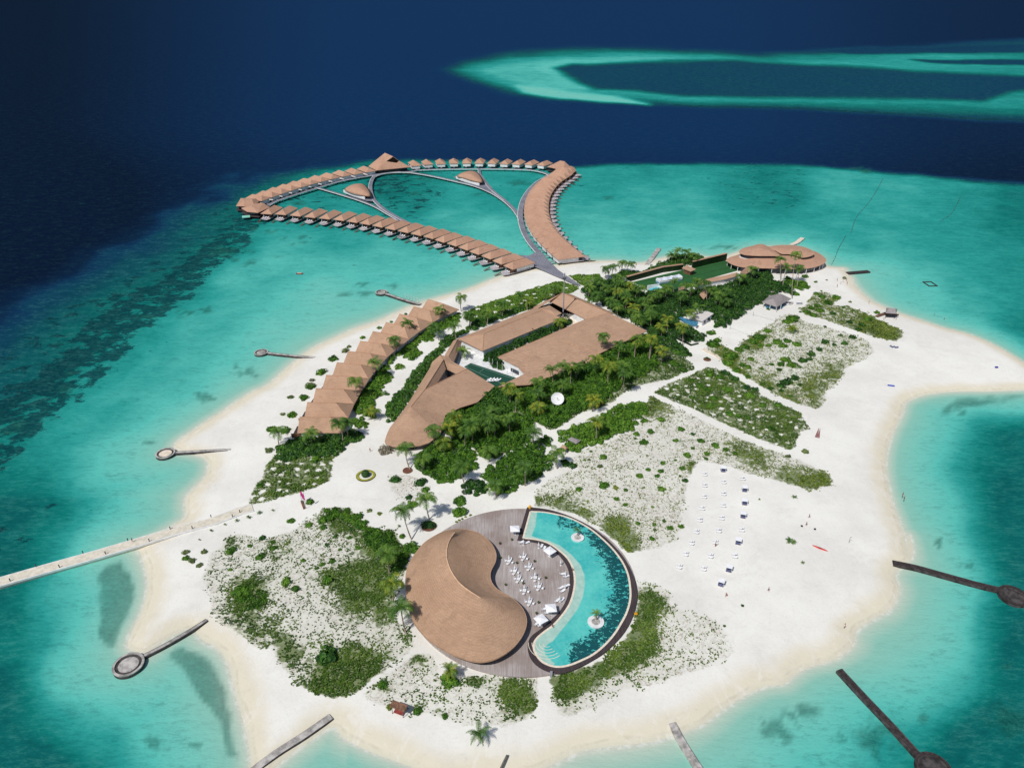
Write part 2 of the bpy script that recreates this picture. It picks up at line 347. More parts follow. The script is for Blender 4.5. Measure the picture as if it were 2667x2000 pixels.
GRASS = [pts('M', [(640,400),(700,330),(800,300),(860,380),(875,500),(850,620),(800,780),(760,890),(690,840),(640,760),(635,560)]),
         pts('M', [(1090,930),(1200,875),(1320,900),(1400,1000),(1480,1150),(1500,1350),(1550,1590),(1480,1580),(1430,1350),(1300,1180),(1200,1000)]),
         pts('O', [(1260,1235),(1330,1170),(1450,1125),(1700,1090),(1991,1095),(2100,1100),(1991,1112),(1750,1135),(1600,1180),(1400,1235),(1300,1272)])]
BLOBS = [('A',540,955,120,22),('A',895,1018,45,16),('A',380,1170,50,16),('A',370,1290,75,22),('A',90,1180,120,60),('A',200,1250,50,18),('A',1030,1085,0,0),('A',1500,1510,90,22),('A',1840,1520,70,28),('A',1560,1600,80,30),('A',1340,1600,60,24),
 ('A',790,1095,40,9),('A',700,1030,35,12),('A',930,1070,45,10),('A',505,1190,30,8),('A',650,1225,45,10),('A',380,930,70,14),('A',1700,575,30,8),('A',1820,550,40,10),('A',860,670,90,22),
 ('B',820,580,75,12),('B',380,532,35,6),('B',470,545,25,5),('B',700,550,30,6),('B',1250,455,110,30),('B',2155,615,60,18),('B',1745,940,35,9),('B',150,570,60,14),('B',250,420,140,22),
 ('O',1465,1250,40,20),('R',1630,560,35,9),('R',1600,548,40,5),('Q',1060,345,55,14),('Q',1190,270,42,14),('Q',1350,315,70,28),('Q',1480,290,60,20),('Q',470,870,55,32),('Q',130,1130,60,30),('Q',520,755,50,18),('Q',1800,740,70,38),('Q',1700,700,25,12),
 ('Q',1470,930,90,40),('Q',60,1180,80,20),('Q',1060,1260,50,20),('M',1225,1435,18,22),('M',1270,1500,50,22),('M',1120,1520,12,10),('M',1010,1490,80,60),('C',1000,290,130,20),('N',950,190,25,60),('N',1140,335,60,22),('N',1400,990,30,16),('N',850,1340,60,40),('N',1380,1350,160,120),
 ('N',500,1450,170,110),('N',100,1270,110,40),('L',2000,1150,150,120),('L',2100,1050,80,60),('A',1290,650,40,6),('B',150,710,0,0)]
def sea():
    rows = [20.0]
    while rows[-1] < 11000: rows.append(rows[-1] * 1.0085 + .25)
    rows = np.array(rows + [16000, 26000, 45000]); cols = np.linspace(-1.25, 1.25, 470)
    Y, T = np.meshgrid(rows, cols, indexing='ij'); X = T * (Y * .95 + 60)
    P = np.c_[X.ravel(), Y.ravel()]
    qx, qy = proj(P[:, 0], P[:, 1], np.zeros(len(P))); PX = np.c_[qx, qy]; U = PX * .8294
    UC = np.c_[np.clip(U[:, 0], -60, 2270), np.clip(U[:, 1], 300, 1720)]
    dep, cor = idw(UC, SHAL).T
    sl = U[:, 1] - np.interp(U[:, 0], DEEPX, DEEPY)
    sl = sl * np.interp(U[:, 0], [0, 500, 700], [.85, .9, 1])
    wv = np.interp(U[:, 0], [0, 300, 500, 640, 760, 900, 2212], [85, 62, 38, 20, 10, 5, 8])
    nz = (fbm(P[:, 0] / 40, P[:, 1] / 60) - .5) * wv * 1.6
    k = sm(-wv, wv, sl + nz); band = sm(1.2, .2, np.abs(sl) / (wv * 1.5)) * (U[:, 0] < 2300)
    deep = 1.0
    dep = deep + (dep - deep) * k
    wl = sm(760, 420, U[:, 0]) * sm(1150, 900, U[:, 1]); dn = sl + (fbm(P[:, 0] / 28, P[:, 1] / 45, 3) - .5) * 70; dn = dn / wv * 60
    cor = np.clip(cor * k * (1 - wl) + wl * (.20 * sm(0, 60, dn) * sm(130, 90, dn) + .47 * sm(215, 160, dn) * sm(70, 115, dn) + .13 * sm(300, 200, dn) + .05), 0, 1) * (1 - .0 * band)
    g_ = np.interp(dn, [-60, -20, 10, 50, 100, 160, 240], [1, .92, .76, .65, .57, .47, .40]); dep = dep + wl * sm(300, 170, dn) * (g_ - dep)
    # far reef
    far = qy < 420
    idx = np.where(far)[0]; PF = PX[idx]; PFd = PF.copy(); PFd[:, 1] += (fbm(P[idx, 0] / 150, P[idx, 1] / 260) - .5) * 14
    PFd[:, 0] += (fbm(P[idx, 0] / 300 + 9, P[idx, 1] / 300) - .5) * 40
    PS = PFd * (1, 3.2)
    so = sdf(PS, [(a, b * 3.2) for a, b in REEF_OUT]); li = sdf(PS, [(a, b * 3.2) for a, b in REEF_LAG]); sn = sdf(PS, [(a, b * 3.2) for a, b in REEF_SAND])
    d = 1 - .51 * sm(-34, 60, so) - .16 * sm(30, 120, so) - .12 * (fbm(P[idx, 0] / 500, P[idx, 1] / 90) - .5) * sm(0, 50, so); d = d - .07 * (fbm(P[idx, 0] / 200, P[idx, 1] / 500) - .3) * sm(0, 30, so)
    d = d + .10 * sm(1600, 2500, PF[:, 0]) * sm(0, 40, so); d = d + (.75 + .06 * fbm(P[idx, 0] / 90, P[idx, 1] / 200) - d) * sm(-30, 22, li); d = d + (.2 - d) * sm(-26, 16, sn) * (li < 0); d = d - .10 * sm(-70, -10, li) * sm(30, 60, so) * sm(1600, 1250, PF[:, 0]) * (li < 0)
    for g in REEF_DK: d = d + (.85 - d) * sm(-8, 12, sdf(PS, [(a, b * 3.2) for a, b in g])) * .9
    front = sm(0, 8, so) * sm(34, 12, so) * sm(320, 300, 700 - PF[:, 0] * .3) * (PF[:, 1] > 250)
    cf = .75 * front * (PF[:, 0] > 1750)
    dep[idx] = np.where(so > -36, d, dep[idx]); cor[idx] = np.where(so > -36, cf, cor[idx])
    # shallows by the shore
    near = (P[:, 1] < 900) & (np.abs(P[:, 0]) < 700); idx = np.where(near)[0]
    sd = np.full(len(P), -500.0); sd[idx] = sdf(P[idx], COASTS)
    L = 10.0 + 8 * fbm(P[:, 0] / 30, P[:, 1] / 30) + np.interp(qx, [1300, 1900, 2400], [0, 8, 10]) * (qy > 1000) + np.interp(qx, [0, 1000, 1300], [12, 9, 0]) * (qy < 1300) + 6 * (qx < 900) * (qy > 1300)
    fsh = 1 - np.exp(np.minimum(sd, 0) / L)
    dep = dep * fsh; cor = cor * sm(.35, .9, fsh)
    # seagrass beds and coral heads with a shape of their own
    patch = np.zeros(len(P)); PXs = PX + np.c_[(fbm(P[:, 0] / 6, P[:, 1] / 9) - .5), (fbm(P[:, 0] / 6 + 50, P[:, 1] / 9) - .5)] * 34
    for g in GRASS:
        b = np.array(g); m_ = np.where((PX[:, 0] > b[:, 0].min() - 30) & (PX[:, 0] < b[:, 0].max() + 30) & (PX[:, 1] > b[:, 1].min() - 30) & (PX[:, 1] < b[:, 1].max() + 30))[0]
        s = sdf(PXs[m_], g); patch[m_] = np.maximum(patch[m_], sm(-5, 9, s) * (.62 + .3 * fbm(P[m_, 0] / 4, P[m_, 1] / 4)))
    for v, x, y, rx, ry in BLOBS:
        if rx == 0: continue
        s_ = VIEWS[v][2]; cx_, cy_ = px(v, x, y); e = np.hypot((PX[:, 0] - cx_) / (rx / s_), (PX[:, 1] - cy_) / (ry / s_))
        n = fbm(P[:, 0] / 2.4, P[:, 1] / 3.2, 4)
        patch = np.maximum(patch, sm(1.15, .35, e + (n - .5) * 2.2) * .8 * (e < 2.2))
    n = len(rows); c = len(cols); i = np.arange(n * c).reshape(n, c)
    Fc = np.c_[i[:-1, :-1].ravel(), i[:-1, 1:].ravel(), i[1:, 1:].ravel(), i[1:, :-1].ravel()]
    t = NT('sea_water'); de = t.attr('depth'); co = t.attr('coral'); pa = t.attr('patch')
    p1 = t.pos((1, .8, 1), R(12))
    de2 = t.math('ADD', de, t.math('MULTIPLY', t.math('SUBTRACT', t.noise(.035, 5, .6, t.pos()), .5), t.math('MULTIPLY', t.step(de, .05, .3), .16)))
    col = t.ramp(de2, [(0, lin((206, 203, 188))), (.025, lin((180, 200, 184))), (.08, lin((138, 192, 176))), (.18, lin((116, 194, 180))), (.29, lin((88, 188, 176))), (.40, lin((42, 152, 144))),
                       (.50, lin((14, 120, 112))), (.60, lin((10, 94, 92))), (.72, lin((10, 66, 82))), (.86, lin((12, 52, 86))), (1, lin((13, 45, 84)))])
    col = t.mix(t.attr('vignette_shade'), col, lin((4, 16, 38)))
    cn = t.noise(.085, 6, .72, t.pos((1.1, 1.35, 1), R(-24)), .3); thr = t.math('SUBTRACT', 1.0, co)
    cm = t.step(t.math('SUBTRACT', cn, t.math('MULTIPLY_ADD', thr, .46, .27)), -.02, .05)
    cm = t.math('MULTIPLY', cm, t.step(co, .01, .12)); sp = t.noise(.7, 3, .7, t.pos())
    cm2 = t.math('MULTIPLY', t.step(sp, .62, .72), t.math('MULTIPLY', co, .9)); cm = t.math('MAXIMUM', cm, cm2)
    dark = t.mix(t.step(t.noise(.5, 3, .6, t.pos()), .3, .7), lin((6, 42, 54)), lin((12, 66, 70)))
    col = t.mix(t.math('MULTIPLY', cm, .86), col, dark)
    col = t.mix(t.math('MULTIPLY', pa, .72), col, t.mix(t.step(t.noise(.8, 4, .7, t.pos()), .3, .7), lin((16, 62, 56)), lin((40, 112, 96))))
    rip = t.noise(.55, 5, .72, t.pos((.55, 1.5, 1), R(-20))); rip2 = t.noise(.16, 3, .6, t.pos((.6, 1.3, 1), R(15)))
    f = t.math('ADD', t.math('MULTIPLY', rip, .5), t.math('ADD', t.math('MULTIPLY', rip2, .28), t.math('MULTIPLY', t.noise(1.7, 3, .8, t.pos((.7, 1.5, 1), R(-35))), .22)))
    fa = t.math('MULTIPLY', t.math('MULTIPLY', t.step(de, .02, .25), t.math('SUBTRACT', 1.0, t.math('MULTIPLY', t.step(de, .7, .95), .72))), t.math('SUBTRACT', f, .5))
    col = t.mix(t.math('MULTIPLY', t.math('MAXIMUM', fa, 0.0), 1.25), col, lin((110, 196, 184)))
    col = t.mix(t.math('MULTIPLY', t.math('MAXIMUM', t.math('MULTIPLY', fa, -1.0), 0.0), 2.6, clamp=True), col, lin((0, 40, 52)))
    fo = t.math('MULTIPLY', t.math('SUBTRACT', 1.0, t.step(t.math('ADD', de, t.math('MULTIPLY', t.math('SUBTRACT', t.noise(.12, 3, .6, t.pos()), .5), .05)), .004, .022)), t.step(t.noise(.5, 4, .7, t.pos()), .42, .6)); col = t.mix(t.math('MULTIPLY', fo, .4), col, lin((238, 240, 234)))
    bp = t.bump(t.math('ADD', rip, t.math('MULTIPLY', rip2, 1.5)), .35, .5)
    df = t.n('ShaderNodeBsdfDiffuse'); t.set(df.inputs[0], col); gl = t.n('ShaderNodeBsdfGlossy'); gl.inputs['Roughness'].default_value = .22; t.set(gl.inputs['Normal'], bp); t.set(df.inputs['Normal'], bp)
    mx = t.n('ShaderNodeMixShader'); mx.inputs[0].default_value = .018
    t.t.links.new(df.outputs[0], mx.inputs[1]); t.t.links.new(gl.outputs[0], mx.inputs[2]); t.t.links.new(mx.outputs[0], t.out.inputs[0])
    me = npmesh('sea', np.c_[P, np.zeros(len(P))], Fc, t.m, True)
    lf = sm(260, -40, U[:, 0]) * sm(500, 900, U[:, 1]); dep = np.where(dep < .8, dep + .06 * lf * sm(.2, .4, dep) + .10 * sm(1850, 2150, U[:, 0]) * sm(840, 900, U[:, 1]) * sm(.2, .4, dep) + .05 * sm(700, 300, U[:, 0]) * sm(1150, 1300, U[:, 1]) * sm(.2, .35, dep) + .05 * sm(1950, 2260, U[:, 0]) * sm(.25, .45, dep) + .03 * sm(1350, 1659, U[:, 1]) * sm(.3, .5, dep), dep)
    dep = np.where((dep < .8) & (sl > 200) & (U[:, 0] > 0), np.minimum(dep, .60 + (dep - .60) * .15), dep)
    dep = np.where((U[:, 1] > 900), np.minimum(dep, .58), dep)
    tr = np.clip(sm(800, 0, U[:, 0]) * .95 + sm(1500, 2250, U[:, 0]) * .6 + .25 * sm(260, 420, U[:, 1]), 0, .92) * sm(.78, 1.0, dep)  # vignette put into the deep water colour, darker to left and right
    attr(me, 'vignette_shade', tr); attr(me, 'depth', dep); attr(me, 'coral', cor); attr(me, 'patch', patch)
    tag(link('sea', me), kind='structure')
sea()

# ------------------------------------------------------------------ planted beds (outlines shared by the ground and the plants)
BED = dict(
 west=pts('K', [(300,560),(390,330),(480,290),(520,190),(660,165),(820,240),(930,200),(1100,150),(1230,60),(1330,0),(1380,-60),(1560,-60),(1700,0),(1760,100),(2020,150),(2110,280),(2190,345),(2130,480),(2080,650),(2040,760),(2000,900),(2150,1030),(2200,1120),(2212,1200),(1900,1420),(1650,1610),(1500,1640),(1300,1600),(1150,1530),(1070,1440),(960,1300),(960,1180),(830,1200),(700,1130),(580,1030),(450,960),(400,860),(370,700)]),
 south=pts('S', [(210,470),(330,350),(560,200),(760,50),(830,0),(960,10),(1060,140),(1080,250),(1350,270),(1560,270),(1650,225),(1900,255),(2205,268),(2205,560),(2150,750),(1850,820),(1600,830),(1350,810),(1100,740),(900,700),(750,690),(470,620),(280,560)]),
 pool=pts('L', [(760,-150),(830,-170),(960,-130),(1060,-60),(1060,30),(1200,120),(1400,160),(1500,230),(1640,460),(1550,540),(1250,650),(950,750),(650,810),(400,970),(150,1060),(60,1030),(0,870),(-30,690),(100,662),(330,600),(500,510),(620,410),(700,290),(745,150)]),
 dune=pts('H', [(905,1080),(930,960),(1000,880),(1100,810),(1250,735),(1380,740),(1300,600),(1420,520),(1560,480),(1700,440),(1800,370),(1940,330),(2000,240),(2060,60),(2110,-30)])
    + pts('J', [(75,685),(180,735),(500,880),(900,1080),(1200,1200),(1480,1290),(1620,1350),(1780,1430),(1900,1480),(1935,1540),(1900,1600),(1700,1640),(1400,1560),(1050,1470),(840,1390),(545,1345)])
    + pts('I', [(520,340),(500,520),(450,700),(440,870),(380,990),(200,1050),(0,1090)]) + pts('G', [(2060,480),(1960,390),(1800,245),(1600,138),(1400,88),(1215,66)]),
 plot=pts('J', [(95,640),(200,575),(320,520),(480,460),(630,378),(700,390),(880,450),(1000,530),(1170,640),(1300,730),(1420,770),(1600,850),(1620,900),(1690,1020),(1590,1050),(1540,1190),(1480,1230),(1200,1130),(900,1000),(500,810),(200,690)]),
 scrub=pts('C', [(830,1150),(950,1110),(960,1170),(1120,1240),(1140,1150),(1280,1060),(1370,1000),(1520,900),(1650,890),(1700,960),(1900,1000),(2100,1080)])
    + pts('O', [(300,505),(550,585),(640,615),(700,720),(600,790),(440,860),(400,960),(280,1060),(250,1180),(210,1215)]) + pts('J', [(1800,812),(1600,768),(1400,690),(1200,580),(1000,460),(800,350),(780,290),(640,200)]),
 spit=pts('O', [(40,355),(100,330),(170,215),(220,200),(390,250),(330,310),(480,330),(620,380),(750,450),(930,530),(940,590),(880,630),(640,570),(500,520),(300,450),(100,400)]),
 garden=pts('F', [(20,1230),(110,1020),(170,980),(220,830),(330,700),(350,640),(560,560),(930,540),(1020,680),(900,780),(870,920),(870,1000),(600,1100),(300,1180),(60,1250)]),
 rock=pts('F', [(1470,920),(1560,930),(1720,950),(1860,1020),(1900,1100),(1780,1250),(1600,1200),(1490,1080)]),
 lawn=pts('E', [(200,390),(290,325),(600,220),(940,108),(1150,55),(1220,60),(1340,95),(1380,130),(1300,170),(1000,250),(900,330),(500,450),(300,480),(210,450)]),
 verge=pts('B', [(1735,1412),(1900,1405),(2060,1400),(2100,1480),(1960,1540),(1870,1510)]),
 wood=pts('E', [(0,1430),(320,1290),(505,1135),(870,1115),(1040,1055),(1400,905),(1600,800),(2050,610),(2150,560),(2212,640),(2330,760),(2540,900),(2560,960),(2420,1000),(2300,1060),(2212,1075),(1950,1130),(1800,1230),(1650,1330),(1400,1400),(1290,1470),(1150,1560),(1070,1575),(900,1480),(760,1400),(850,1500),(870,1690),(720,1765),(600,1825),(480,1885),(420,1880),(330,1800),(180,1700),(0,1620)]))
SW = {k: [at(x, y) for x, y in v] for k, v in BED.items()}
def gdens(P, name):
    """how thick the creepers grow, 0..1"""
    qx, qy = proj(P[:, 0], P[:, 1], np.full(len(P), GZ))
    G = {'west': (.30, [('K',720,700,170,.9),('K',1750,700,230,1),('K',1850,560,150,.7),('K',1650,560,150,.7),('K',1550,1450,240,1),('K',1750,1350,220,.6),('K',1080,1230,130,.7),('K',900,1050,160,.4),('K',650,950,160,.4),('K',1900,200,200,.9),('K',1560,20,160,.8),('K',1400,570,100,.5),('K',1000,350,200,.3),('K',900,1300,0,0),('K',550,250,60,.5),('K',1350,1600,120,.7),('K',2080,400,110,.9),('K',2150,1100,70,.5),('K',2000,900,120,.5)]),
         'south': (.28, [('S',1950,450,190,1),('S',1500,300,120,.8),('S',2100,600,120,.7),('S',1200,330,90,.6),('S',430,380,90,.5),('S',850,60,130,.45),('S',830,650,70,.6),('S',1130,740,50,.5),('S',1900,760,160,.3),('S',500,620,60,.4)]),
         'pool': (.14, [('L',760,150,150,1.2),('L',680,420,150,1.2),('L',470,560,160,1.2),('L',250,680,160,1.2),('L',60,760,150,1.2),('L',850,300,110,.7),('L',760,470,130,.8),('L',850,0,120,.9),('L',960,430,130,.35),('L',700,650,150,.3),('L',150,950,150,.35),('L',1000,80,130,.35),('L',1000,620,150,.2),('L',1400,250,120,.15)]),
         'dune': (.27, [('G',1650,130,110,.6),('G',1950,290,150,1.1),('G',2050,420,110,.9),('G',1450,40,120,.6),('G',1250,20,80,.5),('J',1150,1330,170,.6),('J',1700,1560,200,.6),('J',1450,1500,130,.5),('J',1850,1540,100,.4),('J',480,1400,70,.8),('J',950,1200,160,.4),('J',200,780,160,.35),('J',60,720,120,.8),('J',600,1050,0,0),('H',2060,120,80,.6)]),
         'plot': (.74, [('J',1400,1000,200,.2),('J',700,600,200,.15)]), 'scrub': (.40, [('C',1000,1250,110,.8),('C',1250,1120,110,.7),('J',1000,470,110,.5),('J',1450,720,120,.5),('O',340,900,110,.5),('O',150,1020,120,.5),('J',850,330,100,.6),('J',1250,560,110,.5),('O',180,1180,70,.3)]),
         'spit': (.62, [('O',800,540,120,.5),('O',600,480,100,.3)]), 'garden': (.7, [('F',500,1080,200,.4),('F',700,1040,150,.4),('F',380,900,70,.4)]), 'rock': (.1, []), 'lawn': (.95, []), 'verge': (.95, []), 'wood': (.8, [])}[name]
    d = np.full(len(P), G[0])
    for v, x, y, r, a in G[1]:
        if r == 0: continue
        s_ = VIEWS[v][2]; cx_, cy_ = px(v, x, y); d += a * np.exp(-(((qx - cx_) ** 2 + ((qy - cy_) * 1.15) ** 2) / (r / s_) ** 2))
    return np.clip(d, 0, 1.1)

def inside(poly, step, jit=.5):
    b = np.array([(p[0], p[1]) for p in poly]); X, Y = np.meshgrid(np.arange(b[:, 0].min(), b[:, 0].max(), step), np.arange(b[:, 1].min(), b[:, 1].max(), step))
    P = np.c_[X.ravel(), Y.ravel()]; P += RNG.uniform(-jit, jit, P.shape) * step; s = sdf(P, poly); return P[s > 0], s[s > 0]
def crater_grid(key, st, r=(.9, 1.5), lim=1.0):
    P, s = inside(SW[key], st, .28); P = P[s > lim]; return [(x, y, random.uniform(*r)) for x, y in P]
CRATERS = {'plot': crater_grid('plot', 5.4, (.75, 1.2)), 'garden': crater_grid('garden', 4.4, (.8, 1.3), .6), 'lawn': crater_grid('lawn', 8.5, (1.2, 1.9), 1.5)}

# ------------------------------------------------------------------ the island's sand
def island():
    b = np.array([(p.x, p.y) for p in COASTS]); st = 1.05
    xs = np.arange(b[:, 0].min() - 16, b[:, 0].max() + 16, st); ys = np.arange(b[:, 1].min() - 16, b[:, 1].max() + 16, st)
    Y, X = np.meshgrid(ys, xs, indexing='ij'); P = np.c_[X.ravel(), Y.ravel()]
    sd = sdf(P, COASTS); z = np.where(sd > 0, GZ * (1 - np.exp(-sd / 6.0)), sd * .14)
    z += np.where(sd > 2, (fbm(P[:, 0] / 9, P[:, 1] / 9) - .5) * .1, 0)
    bed = np.full(len(P), -50.0); gd = np.zeros(len(P))
    inl = np.where(sd > 4)[0]
    for k, poly in SW.items():
        s = sdf(P[inl], poly); bed[inl] = np.maximum(bed[inl], s); g = gdens(P[inl], k); gd[inl] = np.where(s > -1, np.maximum(gd[inl], g), gd[inl])
    for L in CRATERS.values():
        for cx_, cy_, cr in L:
            k = np.where((np.abs(P[:, 0] - cx_) < 3) & (np.abs(P[:, 1] - cy_) < 3))[0]; e = np.hypot(P[k, 0] - cx_, P[k, 1] - cy_) - cr
            bed[k] = np.minimum(bed[k], e * 1.2); z[k] -= .12 * (e < .3)
    n, c = len(ys), len(xs); i = np.arange(n * c).reshape(n, c)
    Fc = np.c_[i[:-1, :-1].ravel(), i[:-1, 1:].ravel(), i[1:, 1:].ravel(), i[1:, :-1].ravel()]
    Fc = Fc[(sd[Fc] > -12).all(1)]; used = np.unique(Fc); mp = np.zeros(n * c, int); mp[used] = np.arange(len(used))
    t = NT('coral_sand'); s = t.attr('shore'); bd = t.attr('bed'); gr = t.attr('green')
    big = t.noise(.03, 4, .6, t.pos()); fine = t.noise(1.3, 5, .7, t.pos())
    dry = t.mix(t.step(big, .35, .65), lin((226, 223, 216)), lin((237, 235, 228)))
    dry = t.mix(t.math('MULTIPLY', t.step(fine, .45, .75), .22), dry, lin((200, 194, 184)))
    s2 = t.math('ADD', s, t.math('MULTIPLY', t.math('SUBTRACT', t.noise(.07, 4, .6, t.pos()), .5), 6.0))
    warm = t.mix(t.step(s2, 2.5, 9), lin((220, 212, 192)), lin((226, 220, 206))); col = t.mix(t.step(s2, 3, 10), warm, dry)
    col = t.mix(t.step(s, -.6, 2.2), lin((206, 203, 184)), col)
    foot = t.noise(.4, 5, .75, t.pos((1, 1, 1)), 1.2); col = t.mix(t.math('MULTIPLY', t.step(foot, .56, .72), .16), col, lin((170, 164, 160)))
    mott = t.noise(.09, 5, .75, t.pos(), .6); col = t.mix(t.math('MULTIPLY', t.step(mott, .5, .7), .22), col, lin((196, 190, 180)))
    wr = t.noise(.16, 4, .7, t.pos((1, .5, 1), R(35)), 1.5); col = t.mix(t.math('MULTIPLY', t.step(wr, .52, .66), .3), col, lin((238, 234, 230)))
    tk = t.noise(.05, 3, .6, t.pos(), 2.0); tkl = t.math('SUBTRACT', 1.0, t.step(t.math('ABSOLUTE', t.math('SUBTRACT', tk, .5)), .004, .014)); col = t.mix(t.math('MULTIPLY', tkl, .04), col, lin((150, 142, 136)))
    sw = t.math('ABSOLUTE', t.math('SUBTRACT', t.math('ADD', s, t.math('MULTIPLY', t.noise(.06, 3, .6, t.pos()), 4.0)), 3.4)); swl = t.math('MULTIPLY', t.math('SUBTRACT', 1.0, t.step(sw, .1, .6)), t.step(t.noise(.25, 4, .7, t.pos()), .4, .62)); col = t.mix(t.math('MULTIPLY', swl, .2), col, lin((150, 140, 120)))
    # litter and stems between the planted creepers
    bd2 = t.math('ADD', bd, t.math('MULTIPLY', t.math('SUBTRACT', t.noise(.35, 4, .7, t.pos()), .5), 4.5))
    inb = t.step(bd2, -.4, .5)
    lit = t.noise(.9, 5, .78, t.pos(), 1.0); m1 = t.step(lit, .45, .62)
    col = t.mix(t.math('MULTIPLY', inb, t.math('MULTIPLY_ADD', gr, .38, .02)), col, lin((158, 164, 118)))
    lb = t.step(t.noise(.06, 4, .6, t.pos(), .8), .34, .62)
    col = t.mix(t.math('MULTIPLY', t.math('MULTIPLY', inb, m1), t.math('MULTIPLY_ADD', lb, .6, .22)), col, lin((158, 148, 132)))
    tv = t.noise(.33, 5, .7, t.pos(), .8); th = t.math('SUBTRACT', t.math('MULTIPLY_ADD', gr, .5, -.06), t.math('SUBTRACT', tv, .33))
    m2 = t.math('MULTIPLY', inb, t.step(th, .02, .16)); gcol = t.mix(t.step(t.noise(1.1, 3, .7, t.pos()), .3, .7), lin((62, 86, 32)), lin((104, 122, 54)))
    col = t.mix(t.math('MULTIPLY', m2, .8), col, gcol)
    m = t.bsdf(col, .95, .05, t.bump(t.math('ADD', fine, t.math('MULTIPLY', foot, 1.5)), .22, .2))
    me = npmesh('sand', np.c_[P, z][used], mp[Fc], m, True); attr(me, 'shore', sd[used]); attr(me, 'bed', bed[used]); attr(me, 'green', gd[used])
    tag(link('sand_ground', me), kind='structure')
island()

# ------------------------------------------------------------------ walkways over the lagoon
WN = [0]
def walk(name, label, P, wd, zt=2.2, rail=None, post=True):
    """a boardwalk: deck, pale edge board, posts; P are world points"""
    WN[0] += 1; zt += .025 * WN[0]
    P = catmull([Vector((p[0], p[1], 0)) for p in P], 5)
    o = empty(name, (P[0].x, P[0].y, 0)); tag(o, label, 'boardwalk'); off = -Vector((P[0].x, P[0].y, 0)); Q = [p + off for p in P]
    MB().ribbon(Q, wd, zt - .35, zt).build('deck', M['grey_deck'], o)
    mb = MB(); n = len(Q)
    sides = (-1,)
    for s_ in sides:
        E_ = []
        for i, p in enumerate(Q):
            t = (Q[min(i + 1, n - 1)] - Q[max(i - 1, 0)]).normalized(); E_.append(p + Vector((-t.y, t.x, 0)) * s_ * (wd / 2 + .16))
        mb.ribbon(E_, .3, zt - .3, zt + .12)
    mb.build('edge_board', M['white'], o)
    if post:
        L = 0; k = 0; pm = MB().cyl((0, 0), .2, .2, -1.5, zt - .35, 6, False)
        first = None
        for i in range(1, n):
            L += (Q[i] - Q[i - 1]).length
            if L > 6:
                L = 0; t = (Q[i] - Q[i - 1]).normalized(); nn = Vector((-t.y, t.x, 0)) * (wd / 2 - .3)
                for s_ in (-1, 1):
                    q = Q[i] + nn * s_
                    if k >= 96: continue
                    if first is None: first = pm.build('post', M['dark_wood'], o, (q.x, q.y, 0))
                    else: link('post', first.data, o, (q.x, q.y, 0))
                    k += 1
    return o
ZW = 2.2
def WP(v, L): return ws(v, L, ZW)
walk('boardwalk', 'curved grey boardwalk along the reef edge villas, from the left tip to the big restaurant',
     WP('A', [(545, 692), (610, 655), (700, 622), (800, 588), (930, 548), (1060, 508), (1180, 472), (1300, 440), (1460, 408), (1640, 378), (1800, 355), (2000, 345)]) + WP('B', [(200, 328), (400, 320)]), 3.2)
walk('boardwalk', 'straight grey boardwalk running in front of the small detached villas at the back',
     WP('B', [(400, 320), (600, 317), (830, 316), (1050, 317), (1200, 321), (1350, 328), (1450, 345), (1520, 368), (1545, 388), (1480, 425)]), 3.0)
walk('boardwalk', 'grey boardwalk beside the curved row of water villas on the right, joining the arrival platform',
     WP('B', [(1560, 372), (1500, 408), (1420, 458), (1345, 530), (1290, 610), (1258, 690), (1245, 780), (1252, 860), (1282, 960), (1330, 1050), (1400, 1140), (1470, 1210)]), 4.0)
walk('boardwalk', 'long grey boardwalk arching over the lagoon past the right spa pavilion',
     WP('A', [(1640, 395), (1700, 372), (1780, 358), (1880, 348)]) + WP('B', [(30, 350), (150, 358), (330, 388), (560, 438), (780, 492), (950, 560), (1080, 642), (1170, 722), (1228, 800), (1250, 850)]), 3.2)
walk('boardwalk', 'grey boardwalk curving down beside the left spa pavilion to the front villa row',
     WP('A', [(1645, 385), (1612, 440), (1600, 510), (1615, 585), (1655, 655), (1740, 730), (1860, 805), (2010, 880), (2150, 930)]), 3.0)
walk('boardwalk', 'narrow grey boardwalk crossing diagonally in front of the left spa pavilion',
     WP('A', [(1060, 512), (1200, 552), (1350, 597), (1500, 645), (1650, 705), (1780, 780), (1900, 850)]), 2.4)
walk('boardwalk', 'short grey boardwalk linking the back walk to the right spa pavilion and its platform',
     WP('B', [(820, 320), (835, 380), (880, 440), (930, 510), (1010, 580), (1090, 640)]), 2.4, post=False)
pf = [px('B', x, y) for x, y in [(1215, 1205), (1330, 1212), (1410, 1172), (1470, 1190), (1540, 1262), (1640, 1362), (1740, 1430), (1862, 1512), (1790, 1495), (1690, 1448), (1600, 1410), (1500, 1365), (1400, 1322), (1330, 1290)]]
o = MB().prism([at(x, y, ZW + .06)[:2] for x, y in pf], ZW - .3, ZW + .26).build('arrival_platform', M['grey_deck'])
tag(o, 'wedge shaped grey timber platform where the boardwalks meet the beach', 'platform')
for v, L, lab in (('A', [(1330, 560), (1420, 600), (1560, 645), (1650, 650), (1625, 560), (1500, 520)], 'grey timber platform under the left spa pavilion'),
                  ('B', [(560, 400), (660, 440), (800, 495), (930, 545), (960, 520), (890, 440), (850, 380), (700, 370)], 'grey timber platform under the right spa pavilion')):
    tag(MB().prism([w(v, x, y, ZW + .03)[:2] for x, y in L], ZW - .3, ZW + .24).build('spa_platform', M['grey_deck']), lab, 'platform')

